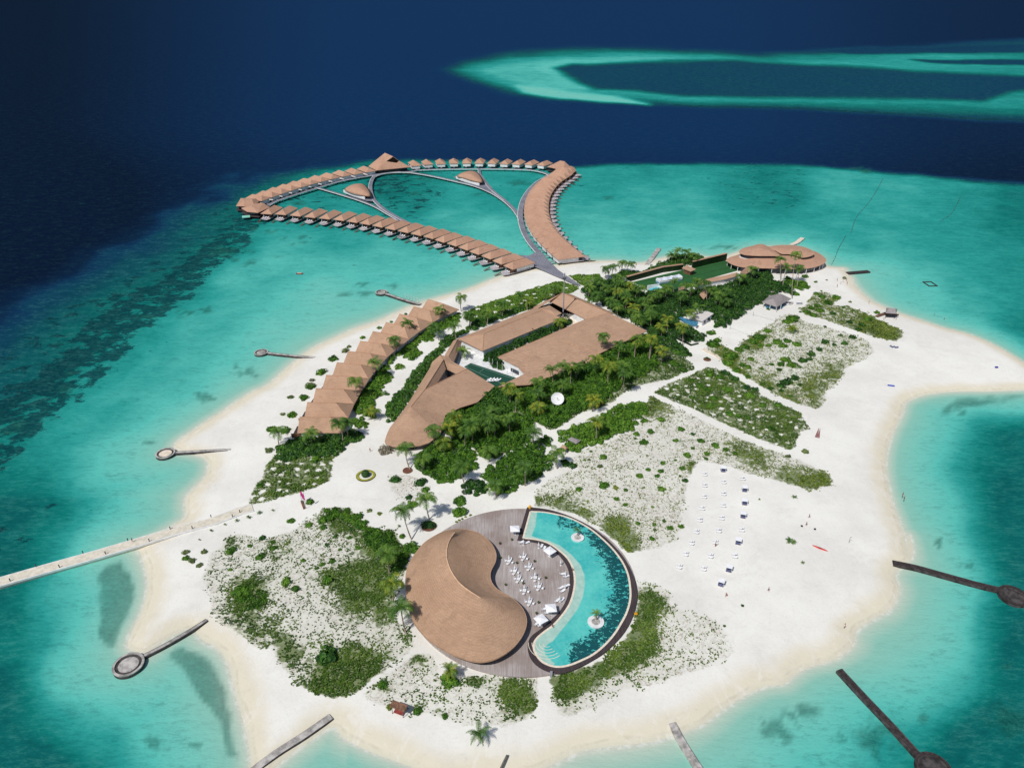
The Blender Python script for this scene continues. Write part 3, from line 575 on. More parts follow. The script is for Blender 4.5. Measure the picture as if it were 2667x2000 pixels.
# ------------------------------------------------------------------ water villas
def make_villa():
    o = empty('water_villa', (0, 0, 0))
    MB().hip(19.5, 9.6, 5.0, 8.0, 10.5, .3).build('roof', M['thatch_far'], o)
    MB().box((-2, 0, 3.55), (14.6, 7.6, 3.0)).build('wall', M['white'], o)
    MB().box((5.9, 0, 3.5), (1.0, 7.0, 2.8)).build('glass_front', M['glass'], o)
    MB().box((1.5, 0, 1.9), (15, 8.4, .3)).box((10.6, .2, 1.9), (5.0, 7.4, .3)).box((13.6, 1.0, 1.9), (1.6, 5.0, .3)).box((14.8, 1.8, 1.9), (1.2, 2.6, .3)).build('sun_deck', M['villa_deck'], o)
    mb = MB()
    for k in range(7): mb.box((12.4 + k * .85, -3.4, 1.75 - k * .28), (.9, 1.2, .12))
    mb.box((15, -3.95, .9), (6.2, .1, .25)); mb.build('steps', M['wood'], o)
    p0 = None
    for x in (-8, 0, 7.6, 12.6):
        for y in (-3.4, 3.4):
            if x > 12 and y < 0: continue
            if p0 is None: p0 = MB().cyl((0, 0), .22, .22, -1.5, 1.75, 6, False).build('stilt', M['dark_wood'], o, (x, y, 0))
            else: link('stilt', p0.data, o, (x, y, 0))
    MB().box((9.0, -2.9, 3.4), (.2, .2, 2.8)).build('porch_post', M['white'], o)
    MB().box((8.6, 3.2, 3.2), (4.4, .25, 2.4)).build('privacy_screen', M['wood'], o)
    MB().box((-11.6, .5, 2.0), (4.6, 1.6, .2)).build('entry_bridge', M['grey_deck'], o)
    return o
def make_lounger():
    o = empty('sun_lounger', (0, 0, 0))
    MB().box((-.25, 0, .38), (1.5, .72, .14)).build('mattress', M['white_fabric'], o)
    MB().add([(.5, -.36, .42), (1.05, -.36, .85), (1.05, .36, .85), (.5, .36, .42), (.5, -.36, .3), (1.1, -.36, .74), (1.1, .36, .74), (.5, .36, .3)],
             [(0, 1, 2, 3), (7, 6, 5, 4), (0, 4, 5, 1), (1, 5, 6, 2), (2, 6, 7, 3), (3, 7, 4, 0)]).build('backrest', M['white_fabric'], o)
    MB().box((0, 0, .26), (2.0, .66, .08)).build('frame', M['metal'], o)
    l0 = None
    for x in (-.85, .75):
        for y in (-.28, .28):
            if l0 is None: l0 = MB().box((0, 0, .11), (.07, .07, .24)).build('leg', M['metal'], o, (x, y, 0))
            else: link('leg', l0.data, o, (x, y, 0))
    return o
LOUNGER = None
def new_lounger(loc, rz, label, group, scale=None):
    global LOUNGER
    if LOUNGER is None:
        LOUNGER = make_lounger(); o = LOUNGER; o.location = loc; o.rotation_euler = (0, 0, rz)
    else: o = copy_tree(LOUNGER, loc, rz)
    return tag(o, label, 'sun lounger', group)
VILLA = make_villa(); V_USED = False
def ordinal(n):
    return ['first', 'second', 'third', 'fourth', 'fifth', 'sixth', 'seventh', 'eighth', 'ninth', 'tenth', 'eleventh', 'twelfth', 'thirteenth', 'fourteenth', 'fifteenth', 'sixteenth', 'seventeenth', 'eighteenth', 'nineteenth', 'twentieth'][n - 1] if n <= 20 else str(n) + ('st' if n % 10 == 1 and n != 11 else 'nd' if n % 10 == 2 else 'rd' if n % 10 == 3 else 'th')
def villa(c, out, label, group, sc=1.0, sw=1.0):
    global V_USED
    rz = math.atan2(out.y, out.x)
    if not V_USED: V_USED = True; o = VILLA; o.location = (c.x, c.y, 0); o.rotation_euler = (0, 0, rz); o.scale = (sc, sw, 1)
    else: o = copy_tree(VILLA, (c.x, c.y, 0), rz, (sc, sw, 1))
    return tag(o, label, 'villa', group)
def resample(P, n):
    P = [Vector((p[0], p[1], 0)) for p in P]; L = [0]
    for i in range(1, len(P)): L.append(L[-1] + (P[i] - P[i - 1]).length)
    out = []
    for k in range(n):
        d = L[-1] * k / (n - 1); i = max(1, min(len(P) - 1, next((j for j in range(1, len(P)) if L[j] >= d - 1e-6), len(P) - 1)))
        t = (d - L[i - 1]) / max(L[i] - L[i - 1], 1e-6); p = P[i - 1].lerp(P[i], t)
        a, b = P[max(i - 1, 0)], P[i]; out.append((p, (b - a).normalized()))
    return out
# front row: each villa placed by the front right corner of its eaves
R1 = pts('A', [(728, 790), (880, 805), (1030, 820), (1180, 835), (1325, 850), (1460, 871), (1590, 893), (1720, 919), (1850, 946), (1985, 975)]) + pts('B', [(90, 975), (220, 1005), (345, 1037), (460, 1075), (585, 1113), (700, 1155), (815, 1200), (935, 1247), (1050, 1300), (1165, 1352)])
R1 = [px('A', 585, 783)] + R1
C1 = [at(x, y, 5.0) for x, y in R1]
for i, c in enumerate(C1):
    t = (C1[min(i + 1, len(C1) - 1)] - C1[max(i - 1, 0)]).normalized(); out = Vector((t.y, -t.x, 0))
    out = (out + Vector((-.12, -.25, 0)) * .3).normalized()
    cc = c - out * 9.75 - t * 4.8
    lab = ('thatched water villa at the left end of the front row, beside the corner villas' if i == 0 else
           'thatched water villa closest to the arrival platform in the front row' if i == len(C1) - 1 else f'{ordinal(i + 1)} thatched water villa from the left in the front row')
    villa(cc, out, lab, 'water villas in the straight front row', 1.0, 1.0)
    side = Vector((-out.y, out.x, 0))
    for s_ in (-.9, .9):
        q = cc + out * 10.8 + side * (s_ + .6)
        new_lounger((q.x, q.y, 2.05), math.atan2(-out.y, -out.x), ('left' if s_ < 0 else 'right') + f' white sun lounger on the {ordinal(i + 1)} front row villa deck, counted from the left', 'loungers on the front villa decks')
# ocean side row, upper left
R2 = pts('A', [(450, 612), (555, 575), (655, 540), (757, 507), (862, 475), (965, 446), (1075, 418), (1190, 391), (1315, 365), (1440, 343), (1565, 322)])
C2 = [at(x, y, 5.8) for x, y in R2]
for i, c in enumerate(C2):
    t = (C2[min(i + 1, len(C2) - 1)] - C2[max(i - 1, 0)]).normalized(); out = Vector((-t.y, t.x, 0))
    villa(c + out * 1.5, out, f'{ordinal(i + 1)} thatched water villa from the left in the row along the dark reef edge', 'water villas along the reef edge', .95, 1.12)
# detached villas at the back
R3 = pts('A', [(2052, 268)]) + pts('B', [(168 + 0, 270), (295, 262), (428, 256), (562, 252), (695, 250), (826, 250), (957, 252), (1087, 256), (1216, 260), (1347, 265), (1476, 272)])
R3 = R3[:1] + R3[2:]; R3[0] = px('B', 168, 270)
C3 = [at(x, y, 5.2) for x, y in R3]
for i, c in enumerate(C3):
    a = (i - 4) / 7.0; out = Vector((math.sin(a * .75), math.cos(a * .75), 0))
    villa(c + out * 3.5, out, f'{ordinal(i + 1)} small detached thatched villa from the left along the back boardwalk', 'detached villas at the back', .78, .97)
# left of these, one more beside the restaurant
c = at(*px('A', 2062, 275), 5.2); 
villa(c + Vector((-.3, .95, 0)) * 3.5, Vector((-.3, .95, 0)), 'small detached thatched villa right beside the big overwater restaurant', 'detached villas at the back', .78, .97)
# curved row on the right
R4 = pts('Z', [(1500, 345), (1405, 420), (1310, 480), (1225, 555), (1160, 640), (1115, 730), (1095, 820), (1090, 910), (1102, 1000), (1130, 1085), (1180, 1175), (1250, 1270), (1335, 1360), (1440, 1460), (1555, 1555)])
N4 = 23
P4 = resample(catmull([at(x, y, 6.2) for x, y in R4], 6), N4)
for i, (c, t) in enumerate(P4):
    out = Vector((-t.y, t.x, 0))
    if out.x < 0: out = -out
    lab = ('thatched water villa with white end wall, last of the curved row by the beach' if i == N4 - 1 else f'{ordinal(i + 1)} thatched water villa from the far end in the curved row on the right')
    villa(c, out, lab, 'water villas in the curved row', 1.02, 1.05 if i < N4 - 1 else 1.12)
# larger corner villas
def big_villa(poly, apex, label, zr=9.0):
    """eaves polygon and ridge points given in photo points"""
    E_ = [at(x, y, 5.2) for x, y in poly]; c = sum(E_, Vector()) / len(E_); o = empty('corner_villa', (c.x, c.y, 0)); tag(o, label, 'villa')
    A_ = [at(x, y, zr) for x, y in apex]; n = len(E_); V = [p - Vector((c.x, c.y, 0)) for p in E_] + [p - Vector((c.x, c.y, 0)) for p in A_]; Fs = []
    idx = [min(range(len(A_)), key=lambda k: (E_[i] - A_[k]).length) for i in range(n)]
    for i in range(n):
        j = (i + 1) % n
        if idx[i] == idx[j]: Fs.append((i, j, n + idx[i]))
        else: Fs.append((i, j, n + idx[j], n + idx[i]))
    Fs.append(tuple(range(n - 1, -1, -1)))
    MB().add(V, Fs).build('roof', M['thatch_far'], o)
    inner = [(p.x * .8, p.y * .8) for p in V[:n]]
    MB().prism(inner, 2.1, 5.0).build('wall', M['glass'], o); MB().prism([(p.x * 1.05, p.y * 1.05) for p in V[:n]], 1.7, 2.0).build('sun_deck', M['dark_deck'], o)
    s0 = None
    for p in V[:n]:
        if s0 is None: s0 = MB().cyl((0, 0), .25, .25, -1.5, 1.75, 6, False).build('stilt', M['dark_wood'], o, (p.x * .9, p.y * .9, 0))
        else: link('stilt', s0.data, o, (p.x * .9, p.y * .9, 0))
    return o
big_villa(pts('A', [(215, 700), (265, 618), (430, 622), (450, 660), (400, 690), (300, 705)]), pts('A', [(300, 640), (380, 628)]), 'large thatched corner villa at the far left tip, facing the deep water', 8.5)
big_villa(pts('A', [(268, 722), (330, 760), (440, 770), (565, 712), (500, 668), (380, 680)]), pts('A', [(380, 695), (490, 665)]), 'large thatched corner villa with a small pool, left end of the front row', 8.5)
big_villa(pts('B', [(1520, 298), (1600, 262), (1720, 270), (1765, 300), (1690, 345), (1590, 312)]), pts('B', [(1655, 232), (1700, 240)]), 'large thatched villa where the back row meets the curved row', 9.5)
big_villa(pts('B', [(1640, 330), (1745, 305), (1800, 300), (1818, 328), (1770, 385), (1690, 400)]), pts('B', [(1765, 287), (1720, 300)]), 'large thatched corner villa at the far top of the curved row', 8.5)
q = w('A', 320, 808, 2.1); o = MB().box((0, 0, 0), (6, 5, .5), .3).build('plunge_pool', simple('plunge_pool_water', (150, 220, 200), .3, .4, .05), None, (q.x, q.y, 2.1)); tag(o, 'pale green plunge pool on the deck of the left corner villa', 'pool')

# ------------------------------------------------------------------ roofs drawn face by face
M['ridge'] = simple('ridge_cap_thatch', (178, 140, 114), .9, .05, .08)
def roof_obj(name, label, cat, verts, faces, mat, walls=None, wall_in=1.2, th=.35, ridge=()):
    """verts: {key:(view,x,y,z)}; faces: lists of keys; walls: list of key loops dropped to the ground as a wall"""
    P = {k: w(v, x, y, z) for k, (v, x, y, z) in verts.items()}; c = sum(P.values(), Vector()) / len(P); c.z = 0
    o = empty(name, (c.x, c.y, GZ)); tag(o, label, cat); off = Vector((c.x, c.y, GZ)); K = list(P)
    V = [P[k] - off for k in K]; mb = MB(); mb.add(V, [tuple(K.index(k) for k in f) for f in faces])
    mb.add([v - Vector((0, 0, th)) for v in V], [tuple(K.index(k) for k in reversed(f)) for f in faces])
    ed = {}
    for f in faces:
        for i in range(len(f)): ed[(f[i], f[(i + 1) % len(f)])] = 1
    for (a, b) in ed:
        if (b, a) not in ed:
            p, q = P[a] - off, P[b] - off; d = Vector((0, 0, th)); mb.add([p, p - d, q - d, q], [(0, 1, 2, 3)])
    r = mb.build('roof', mat, o)
    for a, b in ridge: MB().tube([P[a] - off, P[b] - off], .2, 6).build('ridge_cap', M['ridge'], r)
    for wl in walls or []:
        mname, ring = wl; C_ = sum((P[k] for k in ring), Vector()) / len(ring)
        S = [P[k] + (C_ - P[k]).normalized() * wall_in for k in ring]
        zt = min(P[k].z for k in ring) - GZ - th - .02
        MB().prism([((p - off).x, (p - off).y) for p in S], -.3, zt).build('wall', M[mname], o)
    return o
# big overwater restaurant
roof_obj('overwater_restaurant', 'largest pyramid roofed thatched restaurant over the water, behind the left villa rows', 'restaurant',
    dict(l=('A', 1578, 290, 5), f=('A', 1660, 332, 5), r=('A', 2008, 298, 5), p=('A', 1748, 152, 17), q=('A', 1832, 190, 14.5), a=('A', 1760, 240, 11), b=('A', 1868, 256, 9), c=('A', 1895, 235, 10), bk=('A', 1900, 262, 5)),
    [('l', 'f', 'a', 'p'), ('f', 'r', 'c', 'b', 'a'), ('p', 'a', 'q'), ('r', 'bk', 'q', 'c'), ('l', 'p', 'q', 'bk')], M['thatch_far'], [('glass', ('l', 'f', 'r', 'bk'))], 3)
# spa pavilions (oval thatched roofs, white curved wall)
def spa(v, rim, top, label, wallarc):
    Rm = [w(v, x, y, 5.2) for x, y in rim]; c = sum(Rm, Vector()) / len(Rm); c.z = 0; o = empty('spa_pavilion', (c.x, c.y, 0)); tag(o, label, 'pavilion')
    Rm = catmull(Rm, 4, True); T = w(v, *top, 9.0) - Vector((c.x, c.y, 0)); n = len(Rm); V = []; Fs = []
    for k in range(5):
        t = k / 5
        for p in Rm:
            q = p - Vector((c.x, c.y, 0)); r_ = q.lerp(T, t); r_.z = 5.2 + 3.8 * math.sin(t * math.pi / 2); V.append(r_)
    V.append(T)
    for k in range(4):
        for i in range(n): Fs.append((k * n + i, k * n + (i + 1) % n, (k + 1) * n + (i + 1) % n, (k + 1) * n + i))
    for i in range(n): Fs.append((4 * n + i, 4 * n + (i + 1) % n, 5 * n))
    Fs.append(tuple(range(n - 1, -1, -1)))
    MB().add(V, Fs).build('roof', M['thatch_far'], o, smooth=True)
    MB().prism([((p.x - c.x) * .84, (p.y - c.y) * .84) for p in Rm], 2.25, 5.0).build('wall', M['glass'], o)
    A_ = [w(v, x, y, ZW) - Vector((c.x, c.y, 0)) for x, y in wallarc]; MB().ribbon(catmull(A_, 4), .6, 2.25, 4.6).build('curved_wall', M['white'], o)
spa('A', [(1330, 530), (1370, 495), (1440, 472), (1525, 472), (1580, 520), (1612, 590), (1560, 600), (1450, 580), (1370, 555)], (1465, 500), 'oval thatched spa pavilion with white curved wall, the left one in the lagoon', [(1325, 560), (1400, 590), (1480, 615), (1545, 632)])
spa('B', [(590, 392), (640, 358), (720, 338), (790, 345), (835, 385), (868, 445), (830, 458), (740, 440), (650, 412)], (720, 368), 'oval thatched spa pavilion with white curved wall and pale roof vent, right one', [(585, 418), (660, 446), (750, 472), (825, 492)])

# ------------------------------------------------------------------ beach villas
BV_L = pts('D', [(1635, 315), (1490, 390), (1345, 465), (1205, 552), (1070, 645), (940, 745), (815, 850), (700, 965), (590, 1095), (485, 1232), (395, 1375), (318, 1525)])
BV_R = pts('D', [(1795, 360), (1652, 425), (1522, 505), (1392, 590), (1272, 680), (1152, 770), (1042, 872), (942, 987), (850, 1110), (766, 1240), (692, 1378), (630, 1525)])
ZR, ZE = 8.6, 4.6
BL = [at(x, y, ZR) for x, y in BV_L]; BR = [at(x, y, ZR) for x, y in BV_R]; FOOT = []
for i in range(12):
    A_, B_ = BL[i], BR[i]; j = min(i + 1, 11); k = max(i - 1, 0); d = (BL[j] - BL[k]) / (j - k) / 2; d2 = (BR[j] - BR[k]) / (j - k) / 2; d.z = d2.z = 0
    ax = (B_ - A_).normalized(); hip = 6.2; c = (A_ + B_) / 2; c.z = GZ
    e = Vector((0, 0, ZE)); g = lambda p: Vector((p.x, p.y, 0))
    V = [g(A_) - d + e, g(A_) + d + e, g(B_ + ax * hip) + d2 + e, g(B_ + ax * hip) - d2 + e, A_.copy(), B_.copy()]
    V = [p - c for p in V]
    lab = ('thatched beach villa at the far end of the row, nearest the white posts' if i == 0 else 'thatched beach villa at the near end of the row, beside the garden' if i == 11 else f'{ordinal(i + 1)} thatched beach villa from the far end of the sawtooth row')
    o = empty('beach_villa', tuple(c)); tag(o, lab, 'villa', 'beach villas in the sawtooth row')
    T = .3; V2 = V + [p - Vector((0, 0, T)) for p in V[:4]]
    rf = MB().add(V2, [(1, 2, 5, 4), (2, 3, 5), (3, 0, 4, 5), (0, 1, 4), (6, 7, 1, 0), (7, 8, 2, 1), (8, 9, 3, 2), (9, 6, 0, 3), (9, 8, 7, 6)]).build('roof', M['thatch'], o)
    MB().tube([V[4], V[5]], .17, 6).tube([V[5], V[2]], .12, 6).tube([V[5], V[3]], .12, 6).build('ridge_cap', M['ridge'], rf)
    cx = sum((p for p in V[:4]), Vector()) / 4
    ring = [cx + (p - cx) * .88 for p in V[:4]]
    MB().prism([(p.x, p.y) for p in ring], -.2, ZE - GZ - T - .02).build('wall', M['white'], o)
    out = -ax; pA = (V[0] + V[1]) / 2; hw = (V[1] - V[0]) * .34; hw.z = 0
    q = [pA + hw * 1 + out * -.8, pA - hw + out * -.8, pA - hw + out * 3.2, pA + hw + out * 3.2]
    MB().prism([(p.x, p.y) for p in q], .0, .35).build('terrace', M['dark_deck'], o)
    mm = pA + hw * 1.15 + out * 1.0; MB().box((mm.x, mm.y, 1.2), (4.2, .25, 2.0), math.atan2(out.y, out.x)).build('privacy_wall', M['wood'], o)
    FOOT.append([g(A_) - d, g(A_) + d, g(B_ + ax * hip) + d2, g(B_ + ax * hip) - d2])

# ------------------------------------------------------------------ main building
m = 'thatch'
b1 = dict(sw=('E', 130, 640, 5.5), s=('E', 383, 766, 5.5), e=('E', 1197, 432, 5.5), n=('E', 925, 322, 5.5), r1=('E', 395, 590, 8.3), r2=('E', 1000, 345, 8.3))
roof_obj('reception_wing', 'long thatched wing on the seaward side of the main building, above the white courtyard wall', 'building', b1, [('sw', 's', 'r1'), ('s', 'e', 'r2', 'r1'), ('e', 'n', 'r2'), ('n', 'sw', 'r1', 'r2')], M[m], [('white', ('sw', 's', 'e', 'n'))], .9, ridge=(('r1', 'r2'), ('s', 'r1'), ('sw', 'r1'), ('e', 'r2')))
b2 = dict(a=('E', 935, 335, 6.2), b=('E', 1072, 298, 6.2), c=('E', 1197, 377, 6.2), d=('E', 1140, 408, 6.2), r=('E', 1080, 345, 7.6))
roof_obj('plant_room', 'small low thatched block between the long wing and the mast', 'building', b2, [('b', 'a', 'r'), ('a', 'd', 'r'), ('d', 'c', 'r'), ('c', 'b', 'r')], M[m], [('white', ('a', 'd', 'c', 'b'))], .8)
b3 = dict(w=('E', 905, 322, 5.2), p=('E', 1203, 172, 8.5), i1=('E', 1068, 252, 5.5), w2=('E', 950, 330, 5.0), q=('E', 1680, 376, 9), i2=('E', 1442, 438, 5.5), o1=('E', 1290, 182, 6.0), o2=('E', 1755, 388, 6.0))
roof_obj('north_wing', 'thatched wing at the back of the main building that the mast shadow falls on', 'building', b3, [('w', 'w2', 'i1', 'p'), ('p', 'i1', 'i2', 'q'), ('p', 'q', 'o2', 'o1')], M[m], [('white', ('w', 'i1', 'i2', 'q', 'p'))], 1.4, ridge=(('p', 'q'), ('w', 'p')))
b4 = dict(w=('E', 540, 830, 6.0), n=('E', 1683, 374, 9.0), i=('E', 1440, 444, 7.2), e=('E', 2077, 560, 5.0), s=('E', 1578, 797, 5.0), v=('E', 1200, 660, 7.6), s2=('E', 1535, 868, 4.8), s3=('E', 1375, 915, 4.6), s4=('E', 1040, 1045, 4.6), s5=('E', 868, 1112, 4.6), s6=('E', 705, 1120, 4.6),
          t=('E', 540, 1135, 4.8), u=('E', 812, 1002, 5.4), x=('E', 742, 925, 5.8), h=('E', 900, 760, 7.6), k=('E', 1000, 635, 5.6), k2=('E', 1440, 452, 5.2))
roof_obj('main_hall', 'largest thatched roof of the resort, with three palms against its front eaves', 'building', b4,
    [('n', 'v', 's', 'e'), ('n', 'i', 'h', 'v'), ('i', 'w', 'x', 'h'), ('h', 'x', 'u', 's4', 's3', 'v'), ('v', 's3', 's2', 's'), ('u', 't', 's6', 's5', 's4')], M[m], None, ridge=(('n', 'i'), ('i', 'w'), ('v', 's')))
o = MB().prism([w('E', x, y, GZ)[:2] for x, y in [(640, 960), (835, 1060), (1010, 1060), (1380, 930), (1520, 860), (1940, 640), (1670, 470), (1400, 540), (700, 850)]], -.2, 3.2).build('wall', M['glass']); o.parent = bpy.data.objects['main_hall']; o.matrix_parent_inverse = Matrix.Translation(-Vector(bpy.data.objects['main_hall'].location))  # dark wall colour stands in for the shade under the front eaves
# lobby: blade shaped roof with an open light well
b5 = dict(tip=('D', 2040, 1028, 9), e=('E', 507, 1127, 5), e1=('E', 330, 1292, 4.8), e2=('E', 160, 1345, 4.6), e3=('E', 0, 1425, 4.4), f1=('F', 2000, 522, 4.2), f2=('F', 1890, 602, 4.0), f3=('F', 1800, 632, 4.0), f4=('F', 1700, 645, 4.0), f5=('F', 1600, 652, 4.0), f6=('F', 1510, 640, 4.0), f7=('F', 1440, 615, 4.0), g1=('F', 1430, 585, 4.0), g2=('F', 1450, 520, 4.0),
          g3=('F', 1480, 452, 4.0), g4=('F', 1600, 300, 4.4), g5=('F', 1660, 215, 4.6), g6=('D', 1560, 1180, 5.0), g7=('D', 1662, 1012, 5.2), c=('D', 1602, 1245, 10.5), ap=('D', 1460, 1420, 9.5), g8=('D', 1680, 960, 5.6), kn=('D', 1762, 890, 8.5), km=('D', 1795, 938, 9.5),
          y1=('D', 1822, 1030, 7.2), y2=('D', 1735, 1172, 7.6))
roof_obj('lobby_building', 'blade shaped thatched lobby roof that ends in a rounded nose by the sand square', 'building', b5,
    [('tip', 'c', 'e'), ('c', 'e1', 'e'), ('c', 'e2', 'e1'), ('c', 'ap', 'e3', 'e2'), ('ap', 'f1', 'e3'), ('ap', 'f2', 'f1'), ('ap', 'f3', 'f2'), ('ap', 'f4', 'f3'), ('ap', 'f5', 'f4'), ('ap', 'f6', 'f5'), ('ap', 'f7', 'f6'), ('ap', 'g1', 'f7'), ('ap', 'g2', 'g1'), ('ap', 'g3', 'g2'), ('ap', 'g4', 'g3'), ('ap', 'g5', 'g4'), ('ap', 'c', 'g6', 'g5'), ('c', 'km', 'g7', 'g6'), ('km', 'kn', 'g8', 'g7'), ('km', 'c', 'y2', 'y1')],
    M[m], [('glass', ('e', 'e2', 'f1', 'f4', 'g1', 'g4', 'g7', 'c'))], 2.2, ridge=(('tip', 'c'), ('c', 'ap'), ('c', 'km'), ('km', 'kn')))
b6 = dict(a=('D', 1762, 890, 8.5), b=('D', 1845, 898, 8.0), c=('D', 1897, 960, 7.4), d=('D', 2038, 1030, 6.4), e=('D', 1932, 1080, 5.6), f=('D', 1822, 1026, 6.2), g=('D', 1795, 938, 9.0))
roof_obj('lobby_gallery', 'short thatched gallery bridging the light well of the lobby', 'building', b6, [('a', 'g', 'b'), ('b', 'g', 'c'), ('g', 'f', 'e', 'd', 'c')], M[m], [('glass', ('g', 'f', 'd', 'c'))], .8)
b7 = dict(a=('D', 1900, 738, 5.2), b=('D', 1942, 722, 8.2), c=('D', 1985, 752, 5.4), d=('D', 1900, 968, 5.4), e=('D', 1848, 900, 8.2), f=('D', 1812, 885, 5.2))
roof_obj('covered_walk', 'narrow ridged thatched walk between the lobby and the seaward wing', 'building', b7, [('b', 'a', 'f', 'e'), ('c', 'b', 'e', 'd')], M[m], [('glass', ('a', 'c', 'd', 'f'))], .9)
# courtyard paving, tennis court, walls
def slab(name, label, cat, v, L, z, mat, kind=None, z0=-.2):
    o = MB().prism([w(v, x, y, z)[:2] for x, y in L], z0, z).build(name, M[mat]); return tag(o, label, cat, kind=kind)
slab('courtyard_paving', None, None, 'E', [(90, 880), (170, 720), (400, 840), (640, 960), (830, 1040), (560, 1180), (200, 960)], GZ + .10, 'white', 'structure')
slab('courtyard_paving', None, None, 'E', [(950, 340), (1070, 262), (1450, 440), (1300, 500), (1180, 440)], GZ + .12, 'cream', 'structure')
o = empty('tennis_court', tuple(w('E', 450, 1010, GZ))); tag(o, 'green hard tennis court with white lines in the courtyard', 'court'); cc = Vector(o.location)
TC = [w('E', x, y, GZ + .15) - cc for x, y in [(192, 928), (262, 890), (735, 1045), (560, 1165), (480, 1120)]]
MB().prism([p[:2] for p in TC], 0, .15).build('surface', M['court'], o)
LN = [w('E', x, y, GZ + .16) - cc for x, y in [(215, 925), (268, 904), (690, 1048), (600, 1110), (230, 940)]]
MB().ribbon([p for p in LN[:3]], .22, .14, .165).ribbon([LN[0], LN[4], LN[3]], .22, .14, .166).ribbon([w('E', 395, 950) - cc, w('E', 350, 990) - cc], .18, .14, .167).build('court_line', M['line'], o)
roof_obj('squash_hall', 'white walled hall at the end of the main roof, facing the tennis court', 'building', dict(a=('E', 605, 872, 5.3), b=('E', 745, 925, 5.6), c=('E', 812, 1003, 5.2), d=('E', 1000, 960, 5.2), e=('E', 900, 800, 5.4)), [('a', 'b', 'c', 'd', 'e')], M['white'], [('white', ('a', 'b', 'c', 'd', 'e'))], .05)
o = empty('net_fence', tuple(w('E', 520, 960))); tag(o, 'row of thin white posts fencing the courtyard hedge', 'fence'); p0 = None
for x, y in [(450, 915), (487, 930), (535, 955), (585, 975), (640, 1010), (690, 1040)]:
    q = w('E', x, y) - Vector(o.location)
    if p0 is None: p0 = MB().cyl((0, 0), .08, .08, 0, 4.5, 6).build('post', M['white'], o, tuple(q))
    else: link('post', p0.data, o, tuple(q))
for i, (x, y, a) in enumerate([(440, 1078, .35), (452, 1062, .5), (470, 1080, .3), (486, 1060, .45), (503, 1076, .6), (520, 1062, .35), (536, 1076, .5), (552, 1066, .4)]):
    q = w('E', x, y, GZ + .2); new_lounger((q.x, q.y, GZ + .16), a, f'{ordinal(i + 1)} white sun lounger from the left in the jumble stored on the tennis court', 'loungers stored on the tennis court')

# ------------------------------------------------------------------ yin-yang restaurant, round deck and pool
ZD = 1.75
rim = pts('G', [(1165,75),(1400,110),(1600,180),(1800,305),(1980,475),(2090,640),(2143,820),(2120,1000),(2020,1200),(1850,1370),(1700,1470),(1500,1555),(1240,1590),(1000,1587),(800,1555),(1000,75),(850,100),(700,140),(560,200),(460,260)])
Q = np.array([at(x, y, ZD)[:2] for x, y in rim]); A_ = np.c_[2 * Q, np.ones(len(Q))]; s_ = np.linalg.lstsq(A_, (Q ** 2).sum(1), rcond=None)[0]
DC = Vector((s_[0], s_[1], 0)); DR = math.sqrt(s_[2] + s_[0] ** 2 + s_[1] ** 2)
o = empty('round_deck', (DC.x, DC.y, 0)); tag(o, 'round weathered timber deck round the yin-yang roof and the pool', 'deck'); DECK = o
MB().cyl((0, 0), DR, DR, .3, ZD, 96).build('boards', M['round_deck'], o)
def dk(L, v='G', z=ZD): return [w(v, x, y, z) - DC for x, y in L]
sm_ = lambda P: catmull(P, 4, True)
POOL_O = [(1150,72),(1250,78),(1400,106),(1600,180),(1800,300),(1980,470),(2090,640),(2143,820),(2120,1000),(2030,1190),(1870,1360),(1700,1470),(1540,1545),(1430,1568),(1330,1550),(1240,1500),(1180,1430),(1155,1340),(1165,1270),(1200,1220),(1280,1160),(1360,1090),(1440,1010),(1500,910),(1528,800),(1530,690),(1505,600),(1440,510),(1350,440),(1260,402),(1160,382),(1060,372)]
POOL_W = [(1180,112),(1300,118),(1400,135),(1500,160),(1600,200),(1720,270),(1830,360),(1930,460),(2010,570),(2058,680),(2078,800),(2078,900),(2050,1010),(2000,1110),(1930,1220),(1840,1320),(1740,1400),(1640,1450),(1540,1490),(1450,1508),(1370,1500),(1290,1465),(1240,1410),(1212,1350),(1215,1290),(1250,1240),(1310,1190),(1390,1130),(1470,1040),(1530,950),(1565,850),(1580,740),(1565,630),(1520,540),(1450,470),(1350,400),(1240,365),(1115,350)]
def loopc(L, corners, z):
    """smooth the loop but keep the listed corners sharp"""
    P = dk(L, 'G', z); n = len(P); out = []
    ks = sorted(corners)
    for a, b in zip(ks, ks[1:] + [ks[0] + n]):
        seg = [P[i % n] for i in range(a, b + 1)]; out += catmull(seg, 4)[:-1]
    return out
po = empty('swimming_pool', (DC.x, DC.y, 0)); tag(po, 'crescent shaped turquoise pool with a dark timber surround on the round deck', 'swimming pool')
MB().prism([p[:2] for p in loopc(POOL_O, [0, 31], ZD)], ZD - .3, ZD + .05).build('surround', M['dark_deck'], po)
PW = loopc(POOL_W, [0, 37], ZD)
MB().ribbon(PW + PW[:1], .62, ZD, ZD + .14).build('coping', M['coping'], po)
